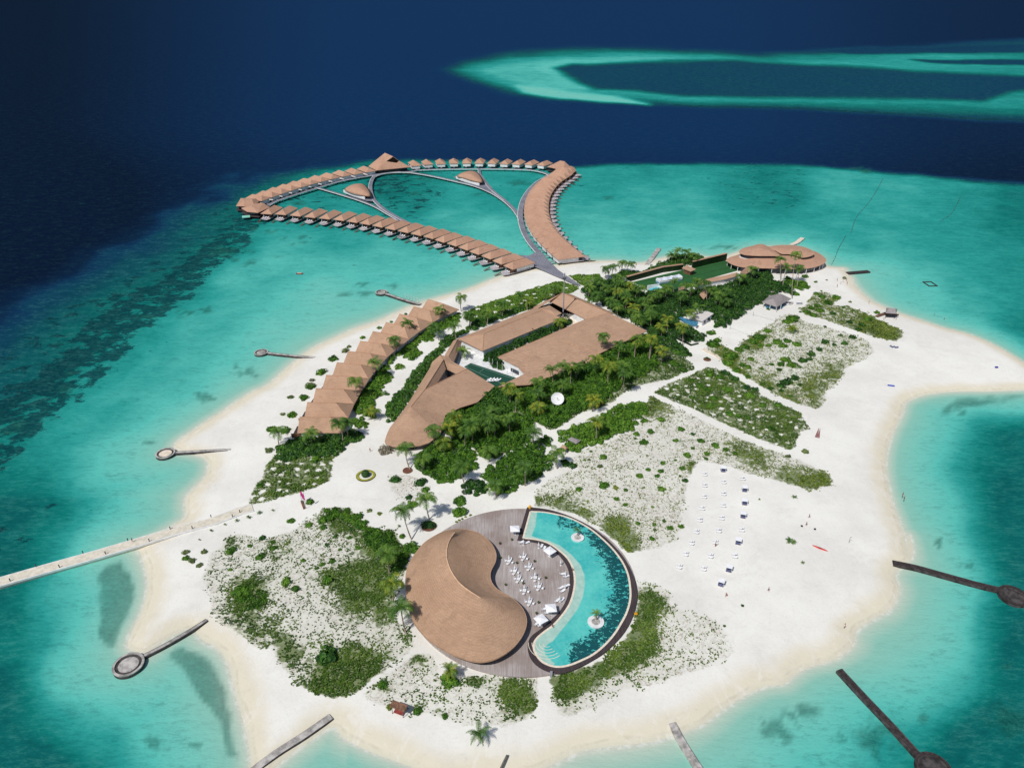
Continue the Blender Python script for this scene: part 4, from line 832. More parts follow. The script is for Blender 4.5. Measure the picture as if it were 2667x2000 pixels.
# pool water: own sheet with a broken dark pattern towards the outer rim
pw = np.array([p[:2] for p in PW]); st = .3
xs = np.arange(pw[:, 0].min(), pw[:, 0].max(), st); ys = np.arange(pw[:, 1].min(), pw[:, 1].max(), st); Yg, Xg = np.meshgrid(ys, xs, indexing='ij'); PP = np.c_[Xg.ravel(), Yg.ravel()]
sdp = sdf(PP, pw); shelf = dk([(1115,350),(1180,112),(1240,115),(1225,240),(1190,330),(1230,345),(1350,375),(1450,420),(1550,500),(1630,590),(1665,680),(1670,760),(1655,870),(1610,980),(1540,1080),(1450,1190),(1380,1280),(1340,1300),(1300,1350),(1320,1410),(1400,1480),(1370,1510),(1290,1480),(1200,1400),(1190,1300),(1250,1220),(1390,1110),(1500,970),(1560,800),(1570,700),(1540,590),(1450,480),(1330,400)])
shs = sdf(PP, shelf)
n_, c_ = len(ys), len(xs); ii = np.arange(n_ * c_).reshape(n_, c_); Fc = np.c_[ii[:-1, :-1].ravel(), ii[:-1, 1:].ravel(), ii[1:, 1:].ravel(), ii[1:, :-1].ravel()]
Fc = Fc[(sdp[Fc] > -.28).all(1)]; us = np.unique(Fc); mp = np.zeros(n_ * c_, int); mp[us] = np.arange(len(us))
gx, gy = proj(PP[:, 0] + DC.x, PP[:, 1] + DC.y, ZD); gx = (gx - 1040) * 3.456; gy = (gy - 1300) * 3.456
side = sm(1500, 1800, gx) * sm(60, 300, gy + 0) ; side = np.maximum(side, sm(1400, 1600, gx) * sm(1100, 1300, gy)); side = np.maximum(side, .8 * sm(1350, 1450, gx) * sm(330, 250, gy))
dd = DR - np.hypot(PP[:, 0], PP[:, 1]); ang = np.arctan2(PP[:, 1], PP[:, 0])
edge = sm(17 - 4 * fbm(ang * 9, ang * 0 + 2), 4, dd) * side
t = NT('pool_water'); sh = t.attr('shelf'); eg = t.attr('dark_pattern')
base = t.mix(t.step(t.noise(.12, 3, .6, t.pos()), .3, .7), lin((58, 178, 176)), lin((96, 202, 192))); base = t.mix(t.math('MULTIPLY', t.step(t.noise(.9, 4, .7, t.pos()), .35, .75), .3), base, lin((140, 218, 208)))
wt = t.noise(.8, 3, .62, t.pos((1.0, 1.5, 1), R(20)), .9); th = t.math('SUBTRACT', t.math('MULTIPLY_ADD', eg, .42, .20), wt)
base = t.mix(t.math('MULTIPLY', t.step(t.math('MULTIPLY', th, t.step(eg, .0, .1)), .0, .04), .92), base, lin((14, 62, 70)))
base = t.mix(t.step(sh, -.25, .25), base, t.mix(t.step(t.noise(.5, 3, .6, t.pos()), .3, .7), lin((158, 196, 184)), lin((178, 210, 198))))
gl = t.noise(1.2, 3, .6, t.pos()); df = t.n('ShaderNodeBsdfDiffuse'); t.set(df.inputs[0], base); g2 = t.n('ShaderNodeBsdfGlossy'); g2.inputs['Roughness'].default_value = .06; t.set(g2.inputs['Normal'], t.bump(gl, .15, .1)); mx = t.n('ShaderNodeMixShader'); mx.inputs[0].default_value = .04
t.t.links.new(df.outputs[0], mx.inputs[1]); t.t.links.new(g2.outputs[0], mx.inputs[2]); t.t.links.new(mx.outputs[0], t.out.inputs[0])
me = npmesh('pool_water', np.c_[PP, np.full(len(PP), ZD + .09)][us], mp[Fc], t.m, True); attr(me, 'shelf', shs[us]); attr(me, 'dark_pattern', edge[us]); link('water', me, po)
ST = MB()
for k in range(5):
    c0 = dk([(1330, 1300)])[0]; a0 = [c0 + Vector((math.cos(a), math.sin(a), 0)) * (1.2 + k * 1.05) for a in np.linspace(R(175), R(310), 14)]
    ST.ribbon(a0, .16, ZD + .05, ZD + .10 + .001 * k)
ST.build('step_edge', M['coping'], po)
for x, y, r_ in ((1604, 352, 2.1), (1768, 1112, 2.35)):
    c = dk([(x, y)])[0]; i_ = MB().cyl((c.x, c.y), r_ * 1.0, r_ * 1.06, ZD, ZD + .55, 28).build('planter_island', M['white'], po); MB().cyl((c.x, c.y), r_ * .55, r_ * .5, ZD + .55, ZD + .66, 24).build('planter_gravel', M['concrete'], i_)
# comma shaped roof
EV = [(460,275),(540,268),(620,276),(700,298),(760,335),(815,385),(850,440),(868,500),(860,560),(835,610),(818,650),(815,700),(830,750),(870,800),(930,840),(1000,880),(1060,930),(1110,990),(1138,1060),(1140,1120),(1120,1190),(1080,1260),(1020,1330),(940,1390),(850,1435),(760,1455),(660,1450),(560,1420),(460,1380),(370,1330),(270,1260),(190,1180),(130,1090),(90,980),(68,860),(60,740),(70,640),(100,560),(160,470),(230,390),(320,330),(390,295)]
RG = [(498,300,10.6),(456,360,10.9),(430,440,11.1),(428,530,11.1),(455,620,11.0),(500,700,10.8),(560,770,10.6),(640,830,10.4),(733,887,10.2)]
ev = sm_(dk(EV, 'G', 4.9)); rg = catmull([w('G', x, y, z) - DC for x, y, z in RG], 6)
ne = len(ev); nr = len(rg)
corr = [(0, 0), (2, 2), (5, 14), (8, 24), (11, 34), (14, 43), (16, 48), (26, 48), (30, 47), (32, 42), (34, 34), (36, 24), (38, 12), (40, 3), (42, 0)]
K_ = 12; V = []; Fs = []
for i, p in enumerate(ev):
    u = i / 4.0; ri = np.interp(u, [a for a, b in corr], [b for a, b in corr]); r0 = rg[int(ri)]; r1 = rg[min(int(ri) + 1, nr - 1)]; q = r0.lerp(r1, ri - int(ri))
    for k in range(K_ + 1):
        t_ = k / K_; s2 = p.lerp(q, t_); concave = 1 if 8 <= i <= 60 else 0
        s2.z = p.z + (q.z - p.z) * (t_ ** (1.35 if concave else .92)); V.append(s2)
for i in range(ne):
    j = (i + 1) % ne
    for k in range(K_): Fs.append((i * (K_ + 1) + k, i * (K_ + 1) + k + 1, j * (K_ + 1) + k + 1, j * (K_ + 1) + k))
yo = empty('yin_yang_restaurant', (DC.x, DC.y, 0)); tag(yo, 'comma shaped thatched restaurant with a curved ridge on the round deck', 'restaurant')
MB().add(V, [tuple(reversed(f)) for f in Fs]).build('roof', M['thatch_main'], yo, smooth=True)
MB().tube([p + Vector((0, 0, .02)) for p in rg], [.17] * (nr - 8) + list(np.linspace(.17, .05, 8)), 8).build('ridge_cap', simple('ridge_thatch', (214, 176, 146), .9, .05, .08), yo, smooth=True)
cen = sum(ev, Vector()) / ne
def inset(P, d):
    out = []; n = len(P); ar = sum(P[i].x * P[(i + 1) % n].y - P[(i + 1) % n].x * P[i].y for i in range(n)); sg = 1 if ar > 0 else -1
    for i in range(n):
        t_ = (P[(i + 1) % n] - P[i - 1]); t_.z = 0; t_.normalize(); out.append(P[i] + Vector((-t_.y, t_.x, 0)) * d * sg)
    return out
MB().ribbon(ev + ev[:1], .5, 4.45, 4.88).build('eaves', M['thatch_main'], yo)
MB().prism([p[:2] for p in inset(ev, 1.6)][::2], ZD, 4.6).build('glass_wall', M['glass'], yo)

# ------------------------------------------------------------------ oval building, pitch and buildings in the wood
oc = w('V', 1045, 505, 5.2); oc.z = 0
def oval(cx_, cy_, rx, ry, n=64, a0=0, a1=2 * math.pi): return [Vector((cx_ + rx * math.cos(a), cy_ + ry * math.sin(a), 0)) for a in np.linspace(a0, a1, n, endpoint=abs(a1 - a0) < 6.2)]
e0 = [w('V', x, y, 5.0) for x, y in [(85, 580), (150, 520), (330, 460), (560, 330), (900, 310), (1200, 300), (1550, 340), (1800, 410), (1950, 500), (2005, 580), (1960, 640), (1850, 690), (1650, 735), (1400, 745), (1050, 738), (700, 728), (400, 712), (200, 660)]]
oc = sum(e0, Vector()) / len(e0); oc.z = 0
ov = empty('oval_restaurant', (oc.x, oc.y, GZ)); tag(ov, 'large oval two tiered thatched restaurant on the far right beach', 'restaurant')
e0 = [p - oc - Vector((0, 0, GZ)) for p in catmull(e0, 4, True)]; n = len(e0)
top = [Vector((p.x * .55, p.y * .5, 6.6)) for p in e0]
MB().add(e0 + top, [(i, (i + 1) % n, n + (i + 1) % n, n + i) for i in range(n)] + [tuple(range(n, 2 * n))] + [tuple(range(n - 1, -1, -1))]).build('lower_roof', M['thatch_far'], ov)
MB().prism([(p.x * .9, p.y * .9) for p in e0], -.2, 3.6).build('glass_wall', M['glass'], ov)
pp = None
for k in range(0, n, 3):
    p = e0[k]
    if pp is None: pp = MB().cyl((0, 0), .2, .2, 0, 3.8, 8).build('column', M['white'], ov, (p.x * .97, p.y * .97, 0))
    else: link('column', pp.data, ov, (p.x * .97, p.y * .97, 0))
def moon(v, rimz, L, ap, zt, name, wallz):
    P = [w(v, x, y, rimz) - oc - Vector((0, 0, GZ)) for x, y in L]; T = [w(v, x, y, zt) - oc - Vector((0, 0, GZ)) for x, y in ap]; P = catmull(P, 3, True); n = len(P); c = T[0]
    V = P + [p.lerp(c, .5) + Vector((0, 0, .35 * (c.z - p.z) * .5)) for p in P] + [c]
    MB().add(V, [(i, (i + 1) % n, n + (i + 1) % n, n + i) for i in range(n)] + [(n + i, n + (i + 1) % n, 2 * n) for i in range(n)] + [tuple(range(n - 1, -1, -1))]).build(name, M['thatch_far'], ov)
    C = sum(P, Vector()) / n
    MB().prism([((p.x - C.x) * .9 + C.x, (p.y - C.y) * .9 + C.y) for p in P], wallz, rimz - GZ - .05).build('clerestory', M['glass'], ov)
    MB().prism([((p.x - C.x) * .94 + C.x, (p.y - C.y) * .94 + C.y) for p in P], wallz - 1.2, wallz + .35).build('parapet', M['white'], ov)
moon('V', 9.6, [(330, 430), (345, 385), (420, 340), (560, 305), (760, 262), (900, 320), (1020, 400), (1120, 488), (900, 496), (650, 494), (480, 482), (390, 462)], [(720, 340)], 11.6, 'upper_left_roof', 5.6)
moon('V', 9.0, [(900, 322), (1100, 285), (1300, 285), (1500, 305), (1650, 345), (1750, 400), (1780, 450), (1700, 500), (1550, 528), (1450, 500), (1300, 462), (1150, 455), (1040, 400)], [(1350, 370)], 10.8, 'upper_right_roof', 5.4)
slab('sports_pitch', 'wide dark green artificial turf pitch beside the oval restaurant', 'pitch', 'C', [(130, 612), (615, 495), (1000, 412), (1155, 488), (860, 570), (575, 690), (300, 680)], GZ + .12, 'turf')
def hwall(label, v, L, z, wd, name='hedge_wall', mat='hedge', top='thatch'):
    P = [w(v, x, y, GZ) for x, y in L]; o = empty(name, tuple(P[0])); tag(o, label, 'wall'); Q_ = [p - P[0] for p in P]
    MB().ribbon(Q_, wd, -.2, z).build('wall_body', M[mat], o); MB().ribbon(Q_, wd + .5, z, z + .25).build('coping', M[top], o)
hwall('tall dark green hedge wall behind the far part of the pitch', 'C', [(700, 480), (1003, 405)], 4.6, 1.2)
hwall('long dark green hedge wall with thatched top along the near part of the pitch', 'C', [(110, 605), (435, 515), (612, 492)], 3.6, 1.2)
hwall('white low wall at the left end of the pitch', 'C', [(100, 618), (180, 655), (265, 690)], 2.2, .8, 'boundary_wall', 'white', 'white')
roof_obj('gate_roof', 'small square thatched gate roof breaking the hedge wall behind the pitch', 'gate', dict(a=('C', 608, 478, 4.5), b=('C', 650, 453, 4.5), c=('C', 735, 488, 4.5), d=('C', 690, 508, 4.5)), [('a', 'd', 'c', 'b')], M['thatch'], [('wood', ('a', 'd', 'c', 'b'))], 1.2)
def strip_roof(label, v, L1, L2, z=4.5, zr=6.0):
    """two eaves lines, ridge between"""
    a = [w(v, x, y, z) for x, y in L1]; b = [w(v, x, y, z) for x, y in L2]; o = empty('thatched_building', tuple(((a[0] + b[-1]) / 2)[:2]) + (GZ,)); tag(o, label, 'building'); off = Vector(o.location)
    A_ = [p - off for p in a]; B_ = [p - off for p in b]; Rr = [(p + q) / 2 + Vector((0, 0, zr - z)) for p, q in zip(A_, B_)]; n = len(A_)
    Fs = []
    for i in range(n - 1): Fs += [(i, i + 1, n + i + 1, n + i), (n + i, n + i + 1, 2 * n + i + 1, 2 * n + i)]
    Fs += [(0, n, 2 * n), (n - 1, 3 * n - 1, 2 * n - 1)]
    MB().add(A_ + Rr + B_, Fs).build('roof', M['thatch'], o)
    MB().prism([(p + (q - p) * .12)[:2] for p, q in zip(A_, B_)] + [(q + (p - q) * .12)[:2] for p, q in reversed(list(zip(A_, B_)))], -.2, z - GZ - .1).build('wall', M['white'], o)
strip_roof('long thatched building along the near side of the pitch', 'C', [(735, 640), (860, 605), (1000, 580), (1110, 550)], [(740, 612), (850, 575), (1000, 545), (1100, 522)])
strip_roof('short thatched building joining the pitch to the oval restaurant', 'C', [(1150, 555), (1235, 500)], [(1130, 520), (1190, 470)])
strip_roof('small thatched hut half hidden among palms below the pitch', 'C', [(575, 682), (640, 662)], [(578, 665), (635, 645)])
roof_obj('entrance_porch', 'steep little thatched porch on two white posts under the palms', 'porch', dict(a=('C', 765, 715, 5.0), b=('C', 820, 650, 6.5), c=('C', 855, 690, 5.0), d=('C', 805, 760, 5.0)), [('a', 'd', 'c', 'b')], M['thatch'], [('wood', ('a', 'd', 'c', 'b'))], 2)
roof_obj('thatched_shed', 'little thatched shed next to the water slide among the palms', 'shed', dict(a=('X', 600, 530, 4.2), b=('X', 740, 510, 4.6), c=('X', 750, 600, 4.2), d=('X', 615, 620, 4.0)), [('a', 'd', 'c', 'b')], M['thatch'], [('wood', ('a', 'd', 'c', 'b'))], 1)
# inflatable castle on the pitch
c = w('X', 1050, 240); o = empty('inflatable_castle', tuple(c), R(24)); tag(o, 'long pale blue and white inflatable obstacle course on the pitch', 'inflatable')
MB().box((0, 0, .5), (17, 4.2, 1.0)).build('base', M['pale_blue'], o)
MB().box((0, 1.9, 1.6), (17, .7, 1.4)).box((0, -1.9, 1.6), (17, .7, 1.4)).build('side_wall', M['white_fabric'], o)
for x in (-8, -3, 2.5, 8): MB().box((0, 0, 2.0), (.9, 3.6, 1.6)).build('arch', M['white_fabric'], o, (x, 0, 0))
c = w('X', 770, 420); o = empty('water_slide_box', tuple(c), R(20)); tag(o, 'white framed play pool with a cyan lining beside the pitch corner', 'play pool')
MB().box((0, 2.0, 1.6), (8, .5, 3)).box((0, -2.0, .6), (8, .5, 1)).box((3.9, 0, 1.2), (.5, 4, 2.2)).build('frame', M['white'], o); MB().box((.5, 0, .6), (6, 3.2, 1)).build('lining', M['cyan'], o)
c = w('X', 260, 335); o = empty('play_awning', tuple(c), R(-30)); tag(o, 'green awning beside the white wall at the left end of the pitch', 'awning')
MB().box((0, 0, 2.6), (6, 3, .15)).build('canopy', M['green_plastic'], o); MB().cyl((-2.8, 0), .08, .08, 0, 2.6, 6).build('post', M['white'], o); MB().cyl((2.8, 0), .08, .08, 0, 2.6, 6).build('post', M['white'], o)
# white bungalow and blue roofed store
roof_obj('white_bungalow', 'small white bungalow with a flat pale roof among the trees', 'building', dict(a=('X', 1475, 938, 4.6), b=('X', 1760, 805, 4.6), c=('X', 1910, 858, 4.6), d=('X', 1695, 1005, 4.6)), [('a', 'd', 'c', 'b')], simple('pale_metal_roof', (216, 208, 204), .6, .3, .05), [('white', ('a', 'd', 'c', 'b'))], 1.0)
bo = bpy.data.objects['white_bungalow']
for x, y, rz in ((1728, 1020, .55), (1812, 975, .55)):
    p = w('X', x, y, 2.8) - Vector(bo.location); wn = MB().box((p.x, p.y, 1.7), (1.3, .7, 1.5), rz).build('window', M['glass'], bo); MB().box((p.x, p.y, .9), (1.5, .8, .1), rz).build('sill', M['white'], wn)
roof_obj('blue_roofed_store', 'blue metal roofed store beside the white bungalow', 'building', dict(a=('X', 1240, 940, 4.4), b=('X', 1275, 925, 4.4), c=('X', 1610, 1025, 4.0), d=('X', 1590, 1095, 3.2), e=('X', 1430, 1080, 3.2)), [('a', 'e', 'd', 'c', 'b')], M['blue'], [('white', ('a', 'e', 'd', 'c', 'b'))], .5)
# open thatched dive pavilion
V4 = dict(a=('V', 775, 1375, 4.2), b=('V', 1060, 1470, 4.2), c=('V', 1330, 1310, 4.2), d=('V', 920, 1255, 4.2), r1=('V', 985, 1310, 7.2), r2=('V', 1130, 1215, 7.6))
o = roof_obj('beach_pavilion', 'open sided pavilion with weathered grey thatch by the volleyball courts', 'pavilion', V4, [('a', 'b', 'r1'), ('b', 'c', 'r2', 'r1'), ('c', 'd', 'r2'), ('d', 'a', 'r1', 'r2')], M['thatch_grey'])
pp = None
for x, y in ((800, 1400), (1050, 1488), (1290, 1335), (1140, 1430), (930, 1440)):
    p = w('V', x, y, 4.0) - Vector(o.location); p.z = 0
    if pp is None: pp = MB().cyl((0, 0), .16, .16, 0, 2.9, 8).build('post', M['white'], o, tuple(p))
    else: link('post', pp.data, o, tuple(p))
mb = MB(); q = w('V', 960, 1480) - Vector(o.location); mb.box((q.x, q.y, .5), (7, 2.2, 1.0), .3); q = w('V', 1150, 1470) - Vector(o.location); mb.box((q.x, q.y, .5), (7, 1.6, .9), 1.0); mb.build('counter', M['blue'], o)
# two little thatched shelters in the bushes, the beach hut
def hut(name, label, v, L, z, zr, mat, post=True):
    P = [w(v, x, y, z) for x, y in L]; c = sum(P, Vector()) / 4; o = empty(name, (c.x, c.y, GZ)); tag(o, label, 'hut'); off = Vector(o.location); Q_ = [p - off for p in P]
    r1 = (Q_[0] + Q_[3]) / 2 * .6; r2 = (Q_[1] + Q_[2]) / 2 * .6; r1.z = r2.z = zr - GZ; V = Q_ + [r1, r2]
    MB().add(V, [(0, 1, 5, 4), (1, 2, 5), (2, 3, 4, 5), (3, 0, 4), (3, 2, 1, 0)]).build('roof', M[mat], o); p0 = None
    for p in Q_:
        if p0 is None: p0 = MB().cyl((0, 0), .1, .1, 0, z - GZ, 6).build('post', M['dark_wood'], o, (p.x * .85, p.y * .85, 0))
        else: link('post', p0.data, o, (p.x * .85, p.y * .85, 0))
    return o
hut('garden_shelter', 'small grey thatched shelter in the bushes right of the satellite dish path', 'H', [(1255, 412), (1345, 460), (1398, 420), (1295, 382)], 3.6, 4.4, 'thatch_grey')
hut('garden_shelter', 'tiny tan thatched shelter beside a palm left of the grey one', 'H', [(1180, 500), (1235, 525), (1262, 495), (1205, 462)], 3.4, 4.4, 'thatch')
o = hut('beach_hut', 'raised grey thatched beach hut with a wooden ramp at the water edge on the right', 'O', [(795, 385), (885, 390), (898, 350), (800, 338)], 4.4, 6.2, 'thatch_grey')
q = w('O', 845, 412) - Vector(o.location); MB().box((q.x, q.y + 1, 1.0), (6.4, 4.4, .3)).box((q.x, q.y - 1.2, 1.5), (6.4, .12, .9)).build('platform', M['dark_wood'], o)
q1 = w('O', 715, 418) - Vector(o.location); q2 = w('O', 800, 388) - Vector(o.location); MB().ribbon([q1, q2], 1.6, .25, .8).build('ramp', M['wood'], o)

# ------------------------------------------------------------------ leaves
def quads(C, N, S, asp=.62):
    """leaf shaped quads at C facing N with size S"""
    n = len(C); r = RNG.normal(size=(n, 3)); N = N / np.linalg.norm(N, axis=1, keepdims=True)
    U_ = np.cross(N, r); U_ /= np.linalg.norm(U_, axis=1, keepdims=True) + 1e-9; V_ = np.cross(N, U_)
    a = U_ * S[:, None]; b = V_ * (S * asp)[:, None]
    V = np.stack([C - a, C - b, C + a, C + b], 1).reshape(-1, 3); return V, np.arange(4 * n).reshape(n, 4)
def dome(nl, r=1.0, h=1.0, leaf=.3, lump=.18, low=-.15):
    """unit bush: leaf quads over a lumpy dome"""
    d = RNG.normal(size=(nl * 2, 3)); d /= np.linalg.norm(d, axis=1, keepdims=True); d = d[d[:, 2] > low][:nl]
    k = RNG.normal(size=(7, 3)); k /= np.linalg.norm(k, axis=1, keepdims=True); bump = np.max(d @ k.T, axis=1)
    rad = (1 - lump + lump * 2.2 * np.clip(bump - .55, 0, 1)) * RNG.uniform(.72, 1.04, len(d))
    C = d * rad[:, None] * (r, r, h); C[:, 2] = np.maximum(C[:, 2], .03); N = d + RNG.normal(size=d.shape) * .45 + (0, 0, .25)
    return C, N, RNG.uniform(.7, 1.3, len(d)) * leaf
BUSH = []
for k in range(4):
    parts_ = [dome(110, .72, .9, .15)]
    for q in range(5):
        a_ = q * 1.26 + random.uniform(-.4, .4); C, N, S = dome(42, random.uniform(.34, .52), random.uniform(.35, .6), .15); parts_.append((C + (math.cos(a_) * .55, math.sin(a_) * .55, random.uniform(0, .3)), N, S))
    V, Fc = quads(*[np.concatenate(z_) for z_ in zip(*parts_)]); V2 = V
    BUSH.append((V2, Fc))
def core(r, h, z=0, n=10):
    V = []; F_ = []
    for k in range(4):
        a = k * math.pi / 8
        for i in range(n): V.append((r * math.cos(a) * math.cos(6.2832 * i / n), r * math.cos(a) * math.sin(6.2832 * i / n), z + h * math.sin(a)))
    for k in range(3):
        for i in range(n): F_.append((k * n + i, k * n + (i + 1) % n, k * n + n + (i + 1) % n, k * n + n + i))
    for i in range(0, n, 2): F_.append((3 * n + i, 3 * n + (i + 1) % n, 3 * n + (i + 2) % n, 3 * n + (i + n // 2) % n))
    return np.array(V), np.array(F_)
def withcore(V, Fc, r, h, z=0, n=10):
    a, b = core(r, h, z, n); return np.concatenate([V, a]), np.concatenate([Fc, b + len(V)])
BUSH = [withcore(V, Fc, .66, .62) for V, Fc in BUSH]
BUSHME = {}
def bush_mesh(k, mat):
    if (k, mat) not in BUSHME: BUSHME[(k, mat)] = npmesh('foliage', BUSH[k][0], BUSH[k][1], M[mat])
    return BUSHME[(k, mat)]
AUTO = []
def bush(p, r, mat, desc=None, name='round_shrub', hs=.85):
    k = random.randrange(4); o = link(name, bush_mesh(k, mat), None, (p.x, p.y, p.z - .05), random.uniform(0, 6.28))
    o.scale = (r * random.uniform(.9, 1.15), r * random.uniform(.9, 1.15), r * hs * random.uniform(.8, 1.15))
    o['group'] = 'shrubs growing on the sand'
    sz = 'tiny' if r < .9 else 'small' if r < 1.5 else 'rounded' if r < 2.6 else 'large'
    colr = {'leaf_mid': 'green', 'leaf_dark': 'dark green', 'leaf_olive': 'olive grey', 'twig': 'leafless grey', 'creeper_yellow': 'yellow green', 'lime': 'lime green'}[mat]
    AUTO.append((o, desc or f'{sz} {colr} shrub', 'shrub', p)); return o
BL_ = {
 'G': [(550,100,75,1),(545,10,60,1),(265,215,72,2),(25,325,32,1),(105,420,80,1),(2120,1130,0,0)],
 'F': [(1540,970,65,2),(1800,1000,72,2),(1850,1075,52,1),(1680,1155,42,2),(1710,1225,65,1),(1610,1560,35,1),(465,1395,47,1),(170,1575,38,2),(650,1440,45,1),(1275,1295,30,3),(1378,1325,32,5),(265,450,65,1),(410,465,62,1),(240,670,50,3),(720,765,62,1),(150,1040,40,1),(1440,665,88,4),(2190,1180,50,1),(2180,1310,60,1),(460,125,40,3),(600,130,52,1),(380,305,28,3),(475,305,60,1),(665,15,55,1),(860,1350,75,1),(790,1390,60,1),(920,1330,55,1),(1030,1340,65,1),(1080,1370,60,1),(1160,1350,58,1),(1190,1420,70,1),(800,1460,48,1)],
 'D': [(430,1190,58,3),(440,1140,32,4),(545,1050,65,1),(665,910,62,2),(790,835,42,3),(825,795,28,3),(965,700,36,1),(1135,600,32,1),(1410,460,20,1),(1260,540,20,1)],
 'K': [(150,328,36,3),(155,382,34,1),(208,405,36,3),(275,448,32,3),(318,325,34,3),(555,315,55,1),(840,203,34,2),(728,275,28,1),(822,368,50,1),(935,240,30,1),(938,290,40,1),(1210,403,26,1),(1420,265,24,2),(1625,200,28,1),(1470,403,38,1),(1425,575,58,1),(1055,590,55,1),(1140,655,48,1),(640,670,75,1),(555,490,22,1),(1425,1240,112,2),(1380,440,30,1),(1330,475,24,1),(1540,310,22,1),(1640,125,26,2),(1700,290,30,1),(1500,190,22,2)],
 'H': [(150,1020,62,1),(150,1145,80,1),(1625,585,48,1),(1630,865,66,1),(1375,915,42,1),(1995,775,45,1),(2085,718,30,1),(1760,1015,38,1),(1850,1075,30,1),(1590,680,35,3),(2040,430,52,1),(1965,350,38,1),(2045,210,42,1),(2110,320,42,1),(1855,925,28,1),(1750,900,34,5),(1975,1265,32,1),(2150,1280,25,1),(2130,1100,18,1),(2125,1425,32,1),(1430,620,20,1),(1475,615,22,3),(1495,530,22,3),(1950,400,20,1)],
 'I': [(25,305,40,1),(110,240,30,1),(240,255,38,1),(205,305,33,1),(260,170,32,1),(510,90,42,1),(710,75,32,1),(705,130,28,1),(490,350,38,2),(248,435,46,1),(155,628,20,1),(175,805,27,1),(275,768,27,1),(335,835,40,1),(448,825,36,1),(148,950,32,1),(10,795,28,1),(180,862,25,3),(1725,50,46,3),(1550,105,32,3),(1080,1640,20,2),(65,430,16,1),(460,230,34,1),(440,310,18,2),(390,145,22,1)],
 'J': [(165,905,52,1),(370,1005,48,1),(490,1060,28,2),(575,1130,42,1),(315,1125,38,1),(490,1205,28,1),(720,1170,50,1),(635,1265,35,1),(435,1280,42,1),(180,1360,32,1),(830,1220,38,1),(920,1260,30,1),(690,130,70,1),(740,95,45,1),(920,490,55,2),(1040,580,55,2),(1130,600,42,2),(470,510,38,1),(670,440,62,1),(560,560,50,1),(760,470,50,1),(820,430,50,2),
   (880,250,92,1),(850,330,60,1),(960,185,60,1),(1030,160,52,1),(1180,60,75,1),(1110,110,55,1),(1360,110,60,1),(1420,150,50,1),(1560,130,52,1),(1440,290,62,1),(1510,340,66,1),(1400,340,50,1),(1090,290,40,1),(1190,150,42,1),(1300,345,32,1),(1620,300,50,2),(1690,290,35,2),(1710,235,48,2),(1850,110,48,2),(1945,145,28,2),(2050,130,40,2),(1790,190,36,2),(2130,60,48,2),(1540,480,52,2),(1450,520,72,2),(1400,560,50,2),(1590,555,30,2),(1320,450,30,3),(1000,350,42,1),(1060,370,40,1),(1380,400,36,1),(1590,370,28,1),(1200,390,30,1),(940,400,52,1),(1060,470,42,1),(1210,550,32,1),(1290,590,36,1),(1400,615,34,2),(1490,670,30,1),(2020,355,20,3),(1270,150,36,1),(1460,100,45,1),
   (1210,760,46,1),(870,850,48,1),(960,875,40,1),(670,770,50,1),(1080,660,55,1),(640,600,50,1),(850,600,60,1),(700,690,45,1),(1300,1000,55,1),(1370,760,50,1),(480,680,40,1),(1060,900,36,1)],
 'O': [(190,110,20,1),(438,75,18,3),(285,95,12,3),(720,370,32,1),(488,282,18,3),(610,383,16,2),(365,240,42,1),(298,285,46,1),(205,310,38,1),(245,235,36,1),(195,210,28,1),(225,355,36,1),(150,335,32,1),(115,365,40,1),(170,395,38,1),(338,378,32,2),(430,330,20,1),(482,455,32,2),(590,480,42,2),(640,430,36,1),(55,370,14,2),(510,360,20,2),(405,570,22,2),(95,60,32,1),(60,130,55,1),(110,150,38,1),(20,210,36,1),(15,415,36,1),(270,495,18,2),(560,520,30,2),(240,190,12,2)],
 'C': [(1560,565,36,1),(1545,600,42,1),(1385,845,18,1),(890,1150,62,1),(935,1125,32,1),(1375,1035,42,1),(1600,925,58,1),(1560,950,48,1),(870,1050,48,1),(1000,1210,30,1)],
 'S': [(1200,275,128,1),(1270,330,60,2),(830,655,62,1),(510,610,45,5),(1145,715,48,1),(430,350,68,1)],
 'L': [(1707,53,16,2),(1545,236,16,2)]}
TYP = {1: 'leaf_mid', 2: 'leaf_dark', 3: 'leaf_olive', 4: 'twig', 5: 'creeper_yellow'}
for v, L in BL_.items():
    for x, y, r, ty in L:
        if not r: continue
        X_, Y_ = px(v, x, y); p0 = at(X_, Y_); p = at(X_, Y_ + r / VIEWS[v][2] * .35)
        rm = (at(X_ + r / VIEWS[v][2], Y_) - p0).length; bush(p, rm, TYP[ty])
for x, y in ((515, 205), (540, 190), (567, 178), (597, 160), (640, 145)): bush(w('G', x, y), .62, 'creeper_yellow', 'small clipped lime shrub at the deck edge')

